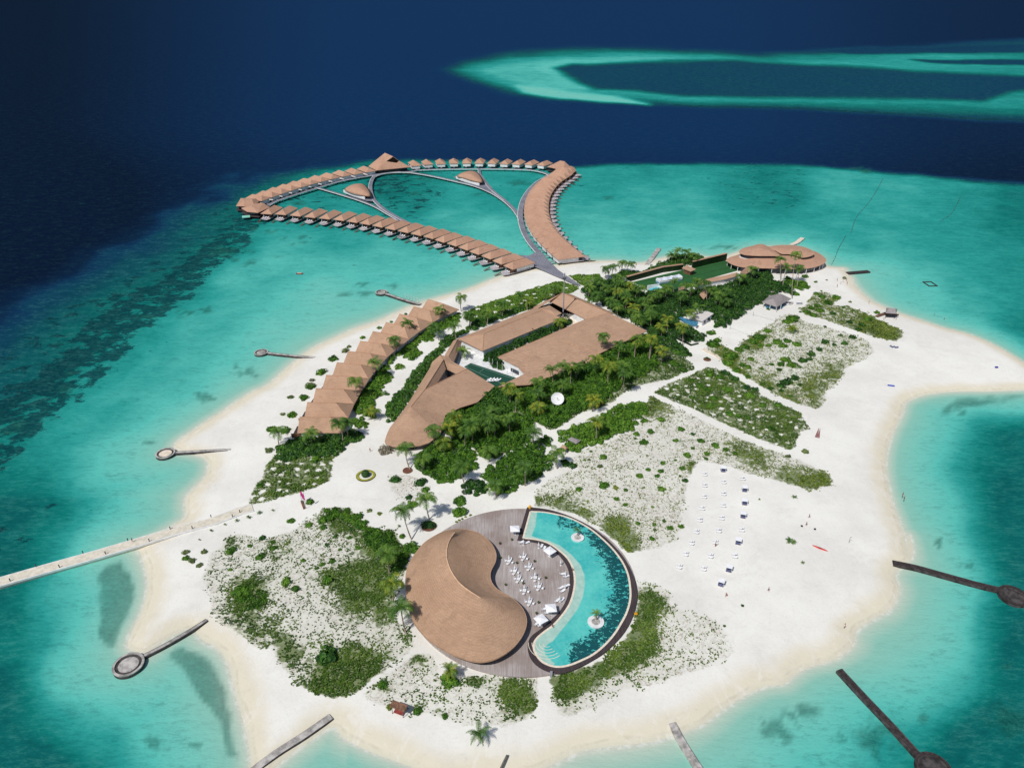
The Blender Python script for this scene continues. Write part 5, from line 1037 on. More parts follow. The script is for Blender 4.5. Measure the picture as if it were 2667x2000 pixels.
# ------------------------------------------------------------------ dense planting
EXC = [ws('E', [(100, 640), (383, 800), (1197, 460), (1197, 380), (1075, 298), (925, 322)]), ws('E', [(540, 870), (812, 1060), (868, 1140), (1040, 1080), (1375, 945), (1578, 830), (2077, 590), (1683, 400), (1442, 470)]),
       ws('X', [(1430, 1000), (1475, 1130), (1690, 1180), (1900, 1060), (1930, 900), (1750, 850)]), ws('X', [(1230, 990), (1300, 1000), (1600, 1150), (1590, 1180), (1450, 1150)]), ws('V', [(760, 1370), (740, 1470), (1040, 1560), (1370, 1400), (1330, 1310), (920, 1280)]),
       ws('C', [(120, 600), (1003, 400), (1160, 490), (1150, 560), (860, 640), (580, 700), (290, 700)])]
EXC += [[p for p in f] for f in FOOT]
def thicket(name, label, polys, mat, step=1.9, h=(1.6, 3.2), r=(1.1, 2.5), leaf=.4, nl=95, cat='shrubbery', exc=True, edge=1.5):
    Cs = []; Ns = []; Ss = []
    for v, L in polys:
        P, s = inside(ws(v, L), step)
        if exc:
            for e in EXC:
                k = sdf(P, e) < .6; P, s = P[k], s[k]
        hh = fbm(P[:, 0] / 7, P[:, 1] / 7, 3)
        for (x, y), s_, q in zip(P, s, hh):
            rr = random.uniform(*r) * (.7 if s_ < edge else 1); top = (h[0] + (h[1] - h[0]) * sm(.3, .7, q)) * random.uniform(.6, 1.15) * (.6 if s_ < edge else 1)
            C, N, S = dome(nl, rr, top * .62, leaf, .2, -.1); C = C + (x, y, GZ + top * .30); Cs.append(C); Ns.append(N); Ss.append(S)
    C, N, S = np.concatenate(Cs), np.concatenate(Ns), np.concatenate(Ss); V, Fc = quads(C, N, S)
    o = link(name, npmesh(name, V, Fc, M[mat])); return tag(o, label, cat, kind='stuff')
thicket('shrubbery', 'dark dense bushes in front of the last beach villa', [('F', [(320,660),(470,580),(560,560),(940,545),(1100,470),(1200,500),(1225,560),(1100,615),(1010,640),(1015,690),(880,770),(720,740),(560,770),(380,810),(320,780)])], 'leaf_dark', h=(2, 3.6))
thicket('shrubbery', 'green bushes in pockets between the beach villas and the sand path', [
    ('D', [(850,1400),(900,1300),(960,1200),(1060,1080),(1160,960),(1290,840),(1400,750),(1540,650),(1700,540),(1830,470),(1980,455),(1960,540),(1840,610),(1700,640),(1680,740),(1560,760),(1480,850),(1330,900),(1290,960),(1230,1010),(1240,1070),(1290,1140),(1190,1180),(1160,1240),(1240,1290),(1120,1330),(1090,1390),(1110,1490),(1080,1540),(900,1490)]),
    ('D', [(1380,900),(1480,960),(1570,880),(1540,830),(1440,840)]), ('D', [(1280,1040),(1400,1040),(1400,1000),(1320,980)]),
    ('F', [(1100,400),(1170,330),(1230,400),(1290,440),(1240,470),(1150,455)])], 'leaf_mid', step=1.8, h=(1.4, 3.0))
thicket('shrubbery', 'dark hedge like bank of bushes along the seaward side of the lobby roof', [('D', [(1195,1520),(1215,1430),(1300,1300),(1400,1215),(1480,1080),(1560,1000),(1620,920),(1700,850),(1800,740),(1880,700),(1905,740),(1790,860),(1680,980),(1600,1130),(1440,1370),(1270,1590),(1205,1570)]),
    ('E', [(-10,640),(60,700),(140,620),(500,470),(930,300),(860,290),(560,400),(330,440),(200,560),(60,600)])], 'leaf_dark', h=(2.2, 3.8))
thicket('shrubbery', 'thick hedge of bushes filling the courtyard between the two long roofs', [('E', [(385,800),(480,700),(700,600),(780,600),(1120,490),(1290,450),(1290,490),(1190,550),(850,700),(540,850),(590,920),(590,970),(500,950),(400,870)])], 'leaf_dark', step=1.7, h=(3, 4.8))
WOODS = [('E', [(0,1430),(330,1300),(505,1150),(870,1130),(1040,1070),(1400,925),(1600,820),(2050,620),(2130,600),(2180,700),(2150,850),(2212,930),(2100,1000),(1950,1050),(1800,1150),(1640,1300),(1400,1400),(1280,1470),(1150,1560),(1070,1570),(900,1480),(740,1390),(640,1380),(790,1450),(900,1500),(870,1690),(720,1765),(600,1825),(480,1885),(420,1880),(330,1800),(180,1700),(0,1620)])]
thicket('shrubbery', 'broad green wood of bushes below the main thatched roof', WOODS, 'leaf_mid', step=2.0, h=(1.6, 4.8))
thicket('shrubbery', 'taller dark trees in the middle of the wood below the lobby roof', [('E', [(340,1300),(500,1170),(700,1140),(760,1250),(700,1400),(560,1500),(400,1480),(260,1400)]), ('E', [(1040,1085),(1400,940),(1580,850),(1600,960),(1450,1060),(1200,1150)])], 'leaf_dark', step=2.3, h=(3.6, 6.2), exc=False)
thicket('shrubbery', 'rounded dark clump of bushes in front of the lobby nose', [('F', [(1745,760),(1880,660),(2080,580),(2180,560),(2260,600),(2340,700),(2404,850),(2250,940),(2120,1015),(2020,1025),(1850,950),(1765,880)])], 'leaf_mid', h=(1.8, 3.4))
thicket('shrubbery', 'large green clump of bushes between the two sandy garden paths', [('H', [(380,790),(460,690),(620,590),(760,500),(880,480),(960,410),(1100,370),(1110,440),(1010,520),(1020,580),(1110,630),(1120,690),(1040,765),(870,870),(760,920),(600,985),(480,985),(440,880)])], 'leaf_mid', h=(2, 3.8))
thicket('shrubbery', 'dark green bushes right of the path fork, behind the thatched garden shelters', [('H', [(1170,350),(1320,290),(1490,250),(1580,190),(1700,110),(1800,80),(2000,20),(2090,120),(1980,230),(1920,325),(1760,365),(1600,465),(1450,485),(1400,520),(1320,570),(1230,460),(1150,430)])], 'leaf_mid', h=(2, 3.8))
thicket('shrubbery', 'small dark clump of bushes left of the sandy garden path', [('H', [(165,900),(270,815),(390,855),(430,960),(320,1015),(200,955)])], 'leaf_dark', h=(1.6, 2.6))
thicket('shrubbery', 'small clump of bushes beside the tan shelter', [('H', [(1190,600),(1300,640),(1360,690),(1340,725),(1240,715)])], 'leaf_dark', h=(1.6, 2.6))
thicket('shrubbery', 'dense dark wood of bushes between the main hall and the beach pavilion', [
    ('C', [(0,560),(110,640),(280,720),(330,680),(600,700),(760,690),(1040,620),(1180,560),(1300,530),(1400,520),(1450,610),(1550,645),(1640,700),(1630,740),(1500,700),(1400,735),(1330,800),(1170,885),(1080,960),(1000,1015),(900,1020),(880,960),(860,900),(760,850),(690,880),(600,930),(590,1000),(820,1090),(800,1140),(700,1160),(430,1050),(620,1200),(700,1270),(640,1285),(450,1200),(310,1080),(290,1040),(0,890)])], 'leaf_dark', step=2.1, h=(2.4, 5.2))
thicket('shrubbery', 'dark bushes and young palms between the north wing and the boardwalk end', [('E', [(1400,150),(1560,70),(1760,20),(1860,60),(2240,330),(2240,600),(2100,545),(1780,395),(1600,300),(1430,200)])], 'leaf_dark', step=2.1, h=(2.0, 4.6))
thicket('shrubbery', 'belt of dark bushes between the hedge wall of the pitch and the lagoon', [('C', [(250,520),(430,440),(540,390),(600,370),(740,375),(830,400),(700,455),(430,490),(110,590),(0,560),(80,510)])], 'leaf_dark', step=2.1, h=(2.4, 5.0))
thicket('shrubbery', 'bushes on the corner by the junction right of the main hall', [('E', [(2212,930),(2330,860),(2480,930),(2500,985),(2400,960),(2290,900)]), ('C', [(430,1180),(560,1200),(620,1210),(700,1275),(640,1290),(500,1250)])], 'leaf_mid', h=(1.2, 2.6))
thicket('shrubbery', 'green bushes round the roots of the tall palms by the oval restaurant', [('C', [(1540,600),(1600,590),(1740,610),(1750,650),(1690,680),(1620,660)])], 'leaf_mid', h=(1.6, 2.6))
thicket('shrubbery', 'dark green bank of bushes left of the comma shaped roof', [('K', [(1340,-10),(1440,-60),(1600,-50),(1720,30),(1760,110),(2010,150),(2020,230),(2110,300),(2150,360),(2120,460),(2060,560),(1980,540),(1960,400),(1850,330),(1740,220),(1690,100),(1600,30),(1450,0)])], 'leaf_mid', h=(1.0, 2.2), leaf=.34)
thicket('shrubbery', 'low green bushes beside the pale dune near the pool', [('K', [(590,640),(740,640),(870,680),(900,760),(860,850),(720,860),(620,780)])], 'leaf_mid', h=(.5, .9), leaf=.3, nl=60)

# ------------------------------------------------------------------ creepers and low cover on the sand
def cover(key, label, mat, n_m2=5.0, size=(.16, .34), craters=None, tall=.22):
    poly = SW[key]; b = np.array([(p.x, p.y) for p in poly]); area = (b[:, 0].max() - b[:, 0].min()) * (b[:, 1].max() - b[:, 1].min()); n = int(area * n_m2)
    P = np.c_[RNG.uniform(b[:, 0].min(), b[:, 0].max(), n), RNG.uniform(b[:, 1].min(), b[:, 1].max(), n)]
    s = sdf(P, poly) + (fbm(P[:, 0] / 3, P[:, 1] / 3) - .5) * (3 if key in ('plot', 'garden', 'lawn', 'verge', 'wood') else 7); P = P[s > 0]; s = s[s > 0]
    for e in EXC:
        k = sdf(P, e) < .3; P, s = P[k], s[k]
    d = gdens(P, key); n1 = fbm(P[:, 0] / 3.2, P[:, 1] / 3.2, 4); n2 = fbm(P[:, 0] / 5 + 40, P[:, 1] / 5, 3); n3 = fbm(P[:, 0] / 4 + 7, P[:, 1] / 7 + 3, 3)
    n4 = fbm(P[:, 0] / 2.6 + 90, P[:, 1] / 2.6, 2); vine = np.minimum(np.minimum(np.abs(n2 - .5), np.abs(n3 - .48)), np.abs(n4 - .5)) < .011 + .022 * d
    prob = np.where(n1 < .22 + .36 * d, np.clip(d * 1.2 + .1, 0, 1), d * .09); prob = np.maximum(prob, vine * (.6 + .4 * d)); prob *= sm(-.2, 1.5, s + .8)
    if craters is not None:
        for (cx_, cy_, cr) in craters: prob = np.where(np.hypot(P[:, 0] - cx_, P[:, 1] - cy_) < cr, prob * .03, prob)
    k = RNG.random(len(P)) < prob; P = P[k]; d = d[k]; m = len(P)
    C = np.c_[P, GZ + RNG.uniform(.03, tall, m) * (.4 + d)]; N = RNG.normal(size=(m, 3)) * .5 + (0, 0, 1); S = RNG.uniform(*size, m) * (.85 + .5 * np.clip(d, 0, 1))
    V, Fc = quads(C, N, S, .8); o = link('ground_cover', npmesh('ground_cover', V, Fc, M[mat])); return tag(o, label, 'ground cover', kind='stuff')
cover('west', 'green beach creepers sprawling over the sand left of the comma shaped roof', 'creeper', 9)
cover('south', 'thin creepers on the triangle of sand below the round deck', 'creeper', 9)
cover('pool', 'thick green creepers spreading from the outer edge of the pool', 'creeper', 10)
cover('dune', 'sparse creepers on the pale dune between the garden and the lounger beach', 'creeper_yellow', 7)
cover('plot', 'green planted plot dotted with white sand craters', 'plot_leaf', 9, craters=CRATERS['plot'], tall=.5)
cover('scrub', 'scrubby creepers on the big planted plot behind the crater plot', 'creeper_yellow', 6, tall=.4)
cover('spit', 'yellow green creepers on the narrow plot near the beach hut', 'creeper_yellow', 8, tall=.4)
cover('garden', 'green planted plot below the last beach villa, with sand craters', 'plot_leaf', 9, craters=CRATERS['garden'], tall=.5)
cover('rock', 'grey dry planting around the sunken bed near the sand square', 'twig', 7, tall=.5)
cover('lawn', 'bright green lawn with sand craters behind the seaward wing', 'lawn_leaf', 8, craters=CRATERS['lawn'], size=(.25, .45))
cover('verge', 'green verge at the end of the arrival platform', 'lawn_leaf', 7, size=(.25, .45))
cover('wood', 'low green undergrowth between the bushes below the main roof', 'creeper', 4, size=(.25, .4), tall=.6)

# ------------------------------------------------------------------ coconut palms
def make_crown(seed, nf=17, L=3.3, droop=1.0):
    rr = random.Random(seed); V = []; Fq = []
    for k in range(nf):
        az = k * 2.399 + rr.uniform(-.25, .25); el = rr.uniform(-.25, 1.05) if k % 3 else rr.uniform(.5, 1.2); ln = L * rr.uniform(.85, 1.12); n = 9; P = []
        p = Vector((0, 0, 0)); a = el
        for i in range(n + 1):
            P.append(p.copy()); p = p + Vector((math.cos(az) * math.cos(a), math.sin(az) * math.cos(a), math.sin(a))) * (ln / n); a -= droop * (.12 + .045 * i)
        sd_ = Vector((-math.sin(az), math.cos(az), 0))
        for i in range(n):
            p, q = P[i], P[i + 1]; t = i / n; wl = (.3 + 1.0 * math.sin(min(1, t * 1.15 + .12) * math.pi)) * .52 * L / 3.3
            d = (q - p)
            for s_ in (-1, 1):
                for h in (0, .5):
                    b = p + d * h; off = sd_ * s_ * wl * rr.uniform(.85, 1.1) + d * 1.1 + Vector((0, 0, -wl * .42))
                    j = len(V); V += [tuple(b), tuple(b + d * .42), tuple(b + off + d * .1), tuple(b + off * .98 - d * .12)]; Fq.append((j, j + 1, j + 2, j + 3))
            j = len(V); V += [tuple(p - sd_ * .05), tuple(q - sd_ * .03), tuple(q + sd_ * .03), tuple(p + sd_ * .05)]; Fq.append((j, j + 1, j + 2, j + 3))
    return np.array(V), np.array(Fq)
CROWN = {}
for s_ in range(5):
    V, Fc = make_crown(s_ + 3, 14 + s_ % 3, 4.3 + .18 * s_, .8 + .16 * s_)
    for mt in ('leaf_palm', 'leaf_yellow'): CROWN[(s_, mt)] = npmesh('crown', V, Fc, M[mt])
V, Fc = make_crown(40, 9, 3.3, .7); CROWN[('thin', 'leaf_palm')] = npmesh('crown', V, Fc, M['leaf_palm'])
def palm(v, x, y, h, mat='leaf_palm', base=None, kind=None, sc=1.0, group='coconut palms', desc=None, gz=GZ):
    X_, Y_ = px(v, x, y); top = at(X_, Y_, gz + h)
    b = w(v, *base) if base else Vector((top.x + random.uniform(-.8, .8), top.y + random.uniform(-1.0, .5), gz)); b.z = gz
    o = empty('coconut_palm', tuple(b)); d = top - b; n = 7; P = []; bend = Vector((random.uniform(-.06, .06), random.uniform(-.06, .06), 0)) * h
    for i in range(n + 1):
        t = i / n; p = d * t + bend * math.sin(t * math.pi); P.append(p)
    MB().tube(P, [.26 - .14 * i / n for i in range(n + 1)], 7).build('trunk', M['bark'], o, smooth=True)
    k = kind if kind is not None else random.randrange(5); c = link('crown', CROWN[(k, mat)], o, tuple(d), random.uniform(0, 6.28)); c.scale = (sc * (1.22 if sc == 1.0 else 1),) * 3
    col = {'leaf_palm': 'green', 'leaf_yellow': 'yellowing'}[mat]; tall = 'tall' if h > 8.5 else 'short' if h < 5 else 'medium height'
    o['group'] = group; AUTO.append((o, desc or f'{tall} palm with {col} fronds', 'palm tree', b)); return o
Yw = 'leaf_yellow'
PL = [('E',1480,110,7),('E',1560,190,8),('E',1650,120,8),('E',1700,250,8),('E',1780,80,7),('E',1850,200,9),('E',1940,320,9,1),('E',2050,260,8),('E',2120,390,9),('E',1600,50,7),('E',1500,240,6),('E',1980,440,8),('E',2010,130,8),('E',1900,90,7,1),
 ('F',340,500,6.5),('F',670,510,6.5),('F',960,410,9,0,(1000,620)),('F',1045,400,8),('F',1640,670,8,0,(1690,880)),('F',1820,770,6),('F',1612,1300,11,0,(1705,1600)),('F',1855,1190,9,0,(1890,1390)),('F',1932,475,9),('F',2130,360,9,1),('F',2115,450,7,1),('F',2030,600,5,1),
 ('D',1980,295,8.5,0,(1982,440)),('D',1755,420,8,0,(1745,540)),('D',1425,560,8,0,(1490,670)),('D',1290,735,9,0,(1280,920)),('D',1090,965,9,0,(1060,1140)),('D',890,1165,10,0,(925,1390)),('D',2060,480,7),('D',1915,590,8),('D',1700,600,5),('D',1740,640,5),('D',1060,1470,3.5,1),
 ('E',430,370,8),('E',240,400,8),('E',590,290,8),('E',770,200,7),('E',850,250,6,1),('E',1020,160,7),('E',1110,120,7),('E',560,300,6),('E',1180,470,5,1),('E',180,770,4),
 ('E',1625,620,11,0),('E',1790,700,9),('E',1975,655,10,1),('E',2115,650,11,1,(2095,880)),('E',1100,960,10),('E',1295,955,9,1),('E',1215,925,8),('E',1360,925,8),('E',1555,850,11,1,(1535,1010)),('E',1690,925,10,1,(1675,1130)),('E',1830,940,9),('E',955,1090,8),('E',650,1140,9,1),('E',730,1220,9,1,(722,1390)),('E',955,1200,8),('E',1195,1110,7),('E',1530,1260,6,1),('E',1850,1010,10,0,(1840,1190)),('E',950,1350,5,1),('E',90,1440,10,1),('E',45,1550,9,1),('E',275,1500,9),('E',425,1430,8),('E',480,1390,7),
 ('H',640,200,8),('H',270,280,9),('H',490,220,8),('H',440,270,7),('H',165,700,7,0,(200,880)),('H',210,330,8),('H',810,700,9,0,(820,890)),('H',510,900,5),('H',1555,225,9,1,(1545,430)),('H',1150,550,7,0,(1150,715)),('H',905,340,8),('H',450,540,5),('H',1800,60,0),('H',300,720,0),
 ('C',75,440,6),('C',150,450,6),('C',570,325,9),('C',650,335,8),('C',720,370,7),('C',515,365,6),('C',640,430,0),('C',1245,490,8),('C',1640,355,15,0,(1600,755)),('C',1495,400,11,0,(1500,610)),('C',1555,470,10,0,(1515,690)),('C',1668,485,9,0,(1640,665)),('C',1140,560,8),('C',820,620,10,0,(825,790)),('C',700,650,8),('C',615,715,10,0,(590,860)),('C',480,660,9),('C',400,700,8),('C',325,840,9),('C',225,930,8),('C',690,880,7,1),('C',480,935,8,1),('C',425,1010,7,1),('C',610,1005,10,1,(612,1175)),('C',210,1115,11,1),('C',335,1115,11,1,(310,1320)),('C',430,1220,7,1),('C',945,720,9),('C',1000,690,8),('C',880,680,7),('C',60,620,8),('C',30,690,9,1),('C',200,650,8),('C',120,760,8),('C',30,830,7),('C',75,1360,9),('C',100,700,8),('C',170,880,8),('C',350,740,7),('C',280,780,8),('C',20,560,7),('C',760,830,6),('C',1010,780,6),('C',640,640,8),('C',740,600,7),('C',540,600,8),('C',1600,1020,2,1),
 ('K',1960,350,8),('K',2010,620,8,1),('K',2085,835,9,0,(2130,1060)),('S',1200,190,4.0,1,None,None,.78),('S',1530,920,3.2,0,(1560,985),'thin'),('B',1610,1540,6),('B',2130,1345,7),('B',2200,1330,7)]
for e in PL:
    v, x, y, h = e[:4]
    if h == 0: continue
    palm(v, x, y, h, Yw if len(e) > 4 and e[4] else 'leaf_palm', e[5] if len(e) > 5 else None, e[6] if len(e) > 6 else None, e[7] if len(e) > 7 else 1.0)
for (x, y, bx, by) in ((1602, 272, 1604, 350), (1770, 1022, 1770, 1105)):
    palm('G', x, y, 3.4, 'leaf_palm', (bx, by), 'thin', .62, 'palms on the pool islands', 'thin young palm on a white pool island', ZD)
for v, x, y, s_ in [('K',610,50,.5),('K',715,20,.55),('K',500,85,.35),('K',378,140,.35),('K',270,222,.25),('K',2070,100,.4),('F',140,1320,.6),('F',30,1365,.55),('F',275,1295,.4),('I',1615,525,.7),('I',1565,975,1.0),('I',1610,990,.7),('I',1700,1200,.5),('I',1255,550,.3),('M',1380,100,.3),('O',570,350,.3),('O',555,575,.3),('D',455,1140,.7),('O',335,705,.5),('K',1300,1590,0)]:
    if s_: palm(v, x, y, .55, 'leaf_palm', (x, y), 'thin', s_ * .62, 'young palms planted in the sand', 'young stemless palm planted in bare sand')

# ------------------------------------------------------------------ sand square: topiary, flags, planters
c = w('F', 1235, 945); o = empty('topiary_planter', tuple(c)); tag(o, 'dark green clipped ball inside a lime hedge ring on the sand square', 'topiary')
C, N, S = dome(900, 1.75, 1.85, .13, .02, -.2); V, Fc = quads(C + (0, 0, .9), N, S); V, Fc = withcore(V, Fc, 1.6, 1.6, .9, 20); MB().cyl((0, 0), 1.3, 1.6, 0, .95, 20).build('stem_mass', M['topiary'], o); link('clipped_ball', npmesh('clipped_ball', V, Fc, M['topiary']), o)
n_ = 2600; a = RNG.uniform(0, 6.283, n_); rr_ = np.sqrt(RNG.uniform(2.75 ** 2, 3.55 ** 2, n_)); C = np.c_[rr_ * np.cos(a), rr_ * np.sin(a), RNG.uniform(.25, .42, n_)]; V, Fc = quads(C, RNG.normal(size=(n_, 3)) * .3 + (0, 0, 1), RNG.uniform(.1, .2, n_), .8)
link('hedge_ring', npmesh('hedge_ring', V, Fc, M['lime']), o)
MB().ribbon([Vector((3.65 * math.cos(t), 3.65 * math.sin(t), 0)) for t in np.linspace(0, 2 * math.pi, 49)], .12, -.1, .3).build('kerb', M['concrete_dark'], o)
for v, x, y, r_, lab in (('F', 1665, 893, 1.75, 'round brick edged bed at the foot of the palm beside the lobby nose'), ('F', 1885, 1465, 2.5, 'round brick edged bed holding a shrub and a palm above the comma roof'), ('C', 835, 1302, 1.75, 'round brick edged bed in the junction of sand paths')):
    c = w(v, x, y); o = empty('round_planter', tuple(c)); tag(o, lab, 'planter')
    MB().ribbon([Vector((r_ * math.cos(t), r_ * math.sin(t), 0)) for t in np.linspace(0, 2 * math.pi, 33)], .3, -.1, .35).build('brick_edge', M['wood'], o); MB().cyl((0, 0), r_ - .1, r_ - .1, -.1, .2, 28).build('soil', M['bark_bed'], o)
bush(w('C', 835, 1292), 1.3, 'leaf_dark', 'dark shrub in the round bed at the path junction')
for i, (x, y, h) in enumerate([(578, 1190, 5.5), (590, 1200, 5.0), (602, 1205, 4.6), (622, 1250, 7.5)]):
    c = w('F', x, y + 30); o = empty('flagpole', tuple(c)); tag(o, ['flagpole with a pink flag, leftmost by the jetty end', 'flagpole with a pink flag, second from the left by the jetty end', 'flagpole with a pink flag, third from the left by the jetty end', 'tallest flagpole by the jetty end, on the right'][i], 'flagpole', 'flagpoles by the jetty end')
    MB().cyl((0, 0), .06, .04, 0, h, 6).build('pole', M['dark_metal'], o); fm = MB(); L_ = 7
    for k in range(L_):
        z = h - .2 - k * .38; xx = .12 + .5 * math.sin(k * .9 + i); fm.v += [(.03, 0, z), (.55 + .15 * xx, .12 * math.sin(k * 1.7), z - .25)]
    fm.f = [(2 * k, 2 * k + 1, 2 * k + 3, 2 * k + 2) for k in range(L_ - 1)]; fm.build('flag', M['pink'] if i < 3 else M['white_fabric'], o)
slab('flag_plinth', 'low timber plinth at the foot of the flagpoles', 'plinth', 'F', [(562, 1200), (585, 1195), (610, 1275), (592, 1282)], GZ + .4, 'wood')
bush(w('F', 660, 1220), 2.0, 'leaf_mid', 'shrub beside the flagpoles')
slab('stone_border', 'curved low sandstone border at the path junction', 'border', 'C', [(790, 1210), (810, 1190), (860, 1225), (920, 1250), (960, 1290), (945, 1298), (900, 1265), (840, 1240)], GZ + .3, 'cream')
slab('garden_wall', 'low dark hedge edged wall between the path and the bungalow garden', 'wall', 'C', [(430, 1050), (560, 1110), (690, 1172), (760, 1155), (755, 1148), (695, 1162), (565, 1100), (440, 1045)], GZ + .5, 'hedge')

# ------------------------------------------------------------------ satellite dish and mast
c = w('E', 1150, 1330); o = empty('satellite_dish', tuple(c)); tag(o, 'big round white satellite dish facing up in the middle of the wood', 'satellite dish')
V = [Vector((0, 0, 0))]; Fs = []; nr_, na = 6, 36
for k in range(1, nr_ + 1):
    r_ = 2.9 * k / nr_
    for i in range(na): V.append(Vector((r_ * math.cos(2 * math.pi * i / na), r_ * math.sin(2 * math.pi * i / na), .11 * r_ * r_)))
for i in range(na): Fs.append((0, 1 + i, 1 + (i + 1) % na))
for k in range(nr_ - 1):
    for i in range(na): Fs.append((1 + k * na + i, 1 + (k + 1) * na + i, 1 + (k + 1) * na + (i + 1) % na, 1 + k * na + (i + 1) % na))
tl = Matrix.Rotation(R(42), 4, 'X'); V = [tl @ p + Vector((0, 0, 3.4)) for p in V]; V2 = [p - Vector((0, 0, .1)) for p in V]
MB().add(V, Fs).add(V2, [tuple(reversed(f)) for f in Fs]).build('reflector', M['white'], o, smooth=True); hd = tl @ Vector((0, 0, 1.6)) + Vector((0, 0, 3.4)); MB().tube([V[0], hd], .04).box(tuple(hd), (.22, .22, .3)).build('feed_horn', M['dark_metal'], o); MB().cyl((0, 0), .22, .18, 0, 3.4, 10).build('pedestal', M['metal'], o)
c = w('E', 1210, 425); o = empty('mast', tuple(c)); tag(o, 'tall thin grey steel mast with a top platform, rising behind the main roofs', 'mast'); top = at(*px('B', 1690, 1405), 27.0); HM = 26.5
MB().cyl((0, 0), .42, .22, 0, HM, 10).build('pole', M['metal'], o); mb = MB().cyl((0, 0), 1.0, 1.0, HM - 3.2, HM - 3.0, 12)
for k in range(8): mb.cyl((math.cos(k * .785) * .95, math.sin(k * .785) * .95), .04, .04, HM - 3, HM - 1.9, 4)
mb.build('platform', M['dark_metal'], o)
for k in range(3): MB().box((0, 0, HM - .9), (.35, .2, 2.0)).build('antenna', M['white'], o, (math.cos(k * 2.09) * .6, math.sin(k * 2.09) * .6, 0), k * 2.09)
MB().box((0, .45, HM / 2), (.3, .06, HM - 2)).build('ladder', M['dark_metal'], o)

# ------------------------------------------------------------------ furniture on the round deck
def make_parasol_closed(h=2.6):
    o = empty('closed_parasol', (0, 0, 0)); MB().cyl((0, 0), .035, .035, 0, h, 6).build('pole', M['white'], o)
    MB().cyl((0, 0), .08, .27, h - 1.7, h - 1.4, 8).cyl((0, 0), .27, .06, h - 1.4, h, 8).build('canopy', M['white_fabric'], o); MB().cyl((0, 0), .3, .28, 0, .1, 12).build('base', M['white'], o); return o
def make_chair():
    o = empty('dining_chair', (0, 0, 0)); MB().box((0, 0, .45), (.74, .74, .1)).build('seat', M['white_fabric'], o); MB().box((.34, 0, .70), (.1, .74, .46)).build('backrest', M['white_fabric'], o); l0 = None
    for x in (-.24, .24):
        for y in (-.24, .24):
            if l0 is None: l0 = MB().box((0, 0, .2), (.05, .05, .42)).build('leg', M['white'], o, (x, y, 0))
            else: link('leg', l0.data, o, (x, y, 0))
    return o
def make_table():
    o = empty('dining_table', (0, 0, 0)); MB().box((0, 0, .73), (1.15, 1.15, .05)).build('tabletop', M['white'], o); MB().cyl((0, 0), .06, .06, .05, .71, 8).build('column', M['white'], o); MB().cyl((0, 0), .3, .3, 0, .05, 12).build('base', M['white'], o); return o
def make_open():
    o = empty('square_parasol', (0, 0, 0)); a = 1.6
    MB().add([(-a, -a, 2.5), (a, -a, 2.5), (a, a, 2.5), (-a, a, 2.5), (0, 0, 2.95), (-a, -a, 2.38), (a, -a, 2.38), (a, a, 2.38), (-a, a, 2.38)], [(0, 1, 4), (1, 2, 4), (2, 3, 4), (3, 0, 4), (5, 6, 1, 0), (6, 7, 2, 1), (7, 8, 3, 2), (8, 5, 0, 3)]).build('canopy', M['white_fabric'], o)
    MB().cyl((0, 0), .05, .05, 0, 2.9, 8).build('pole', M['white'], o); MB().box((0, 0, .08), (.8, .8, .16)).build('base', M['white'], o); r0 = None
    for k in range(4):
        if r0 is None: r0 = MB().tube([(0, 0, 2.88), (a, a, 2.46)], .025, 4).build('rib', M['metal'], o)
        else: link('rib', r0.data, o, (0, 0, 0), k * math.pi / 2)
    return o
PROTO = {}
def inst(kind, mk, p, rz=0, scale=None):
    if kind not in PROTO: PROTO[kind] = mk(); o = PROTO[kind]; o.location = tuple(p); o.rotation_euler = (0, 0, rz); return o
    return copy_tree(PROTO[kind], tuple(p), rz, scale)
DT = [(475,345),(685,290),(555,490),(765,430),(610,605),(850,585),(695,770),(905,715),(770,935)]
for i, (x, y) in enumerate(DT):
    c = w('P', x, y + 12, ZD); a = random.uniform(-.2, .1) - .25; lm = f'the {ordinal(i // 2 + 1)} table from the top in the {"left" if i % 2 == 0 else "right"} column'
    tag(inst('table', make_table, c, a), 'white square dining table, ' + lm.replace('the ', '').replace('table ', ''), 'table', 'dining tables on the round deck')
    tag(inst('parasol', make_parasol_closed, c + Vector((-.05, .75, 0)), a), 'closed white parasol behind ' + lm, 'parasol', 'closed parasols on the round deck')
    for k, sd_n in enumerate(('right', 'far', 'left', 'near')):
        b = a + k * math.pi / 2; tag(inst('chair', make_chair, c + Vector((math.cos(b), math.sin(b), 0)) * 1.22, b), f'white chair, {sd_n} side of ' + lm, 'chair', 'white chairs on the round deck')
for i, (x, y, n) in enumerate([(1040, 262, 'by the dark strip near the deck top'), (1355, 460, 'over loungers at the pool edge, upper right of the deck'), (1365, 975, 'lower right of the deck, the upper of two'), (1275, 1075, 'lower right of the deck, the lower of two')]):
    c = at(*px('G', x, y), ZD + 2.6); c.z = ZD; tag(inst('open', make_open, c, [.05, .7, .1, .6][i]), 'open square white parasol ' + n, 'parasol', 'open square parasols')
EDGE = [(680, 110, 'nearest the pool corner'), (900, 150, 'beside the yellow loungers'), (1218, 400, 'standing alone at the pool edge'), (1285, 570, 'above the two round tables at the pool edge'), (1280, 750, 'in the middle of the pool edge group'), (1205, 920, 'lowest along the pool edge')]
for x, y, n in EDGE: tag(inst('parasol', make_parasol_closed, w('P', x, y, ZD)), 'closed white parasol ' + n, 'parasol', 'closed parasols along the pool edge')
ed = 0
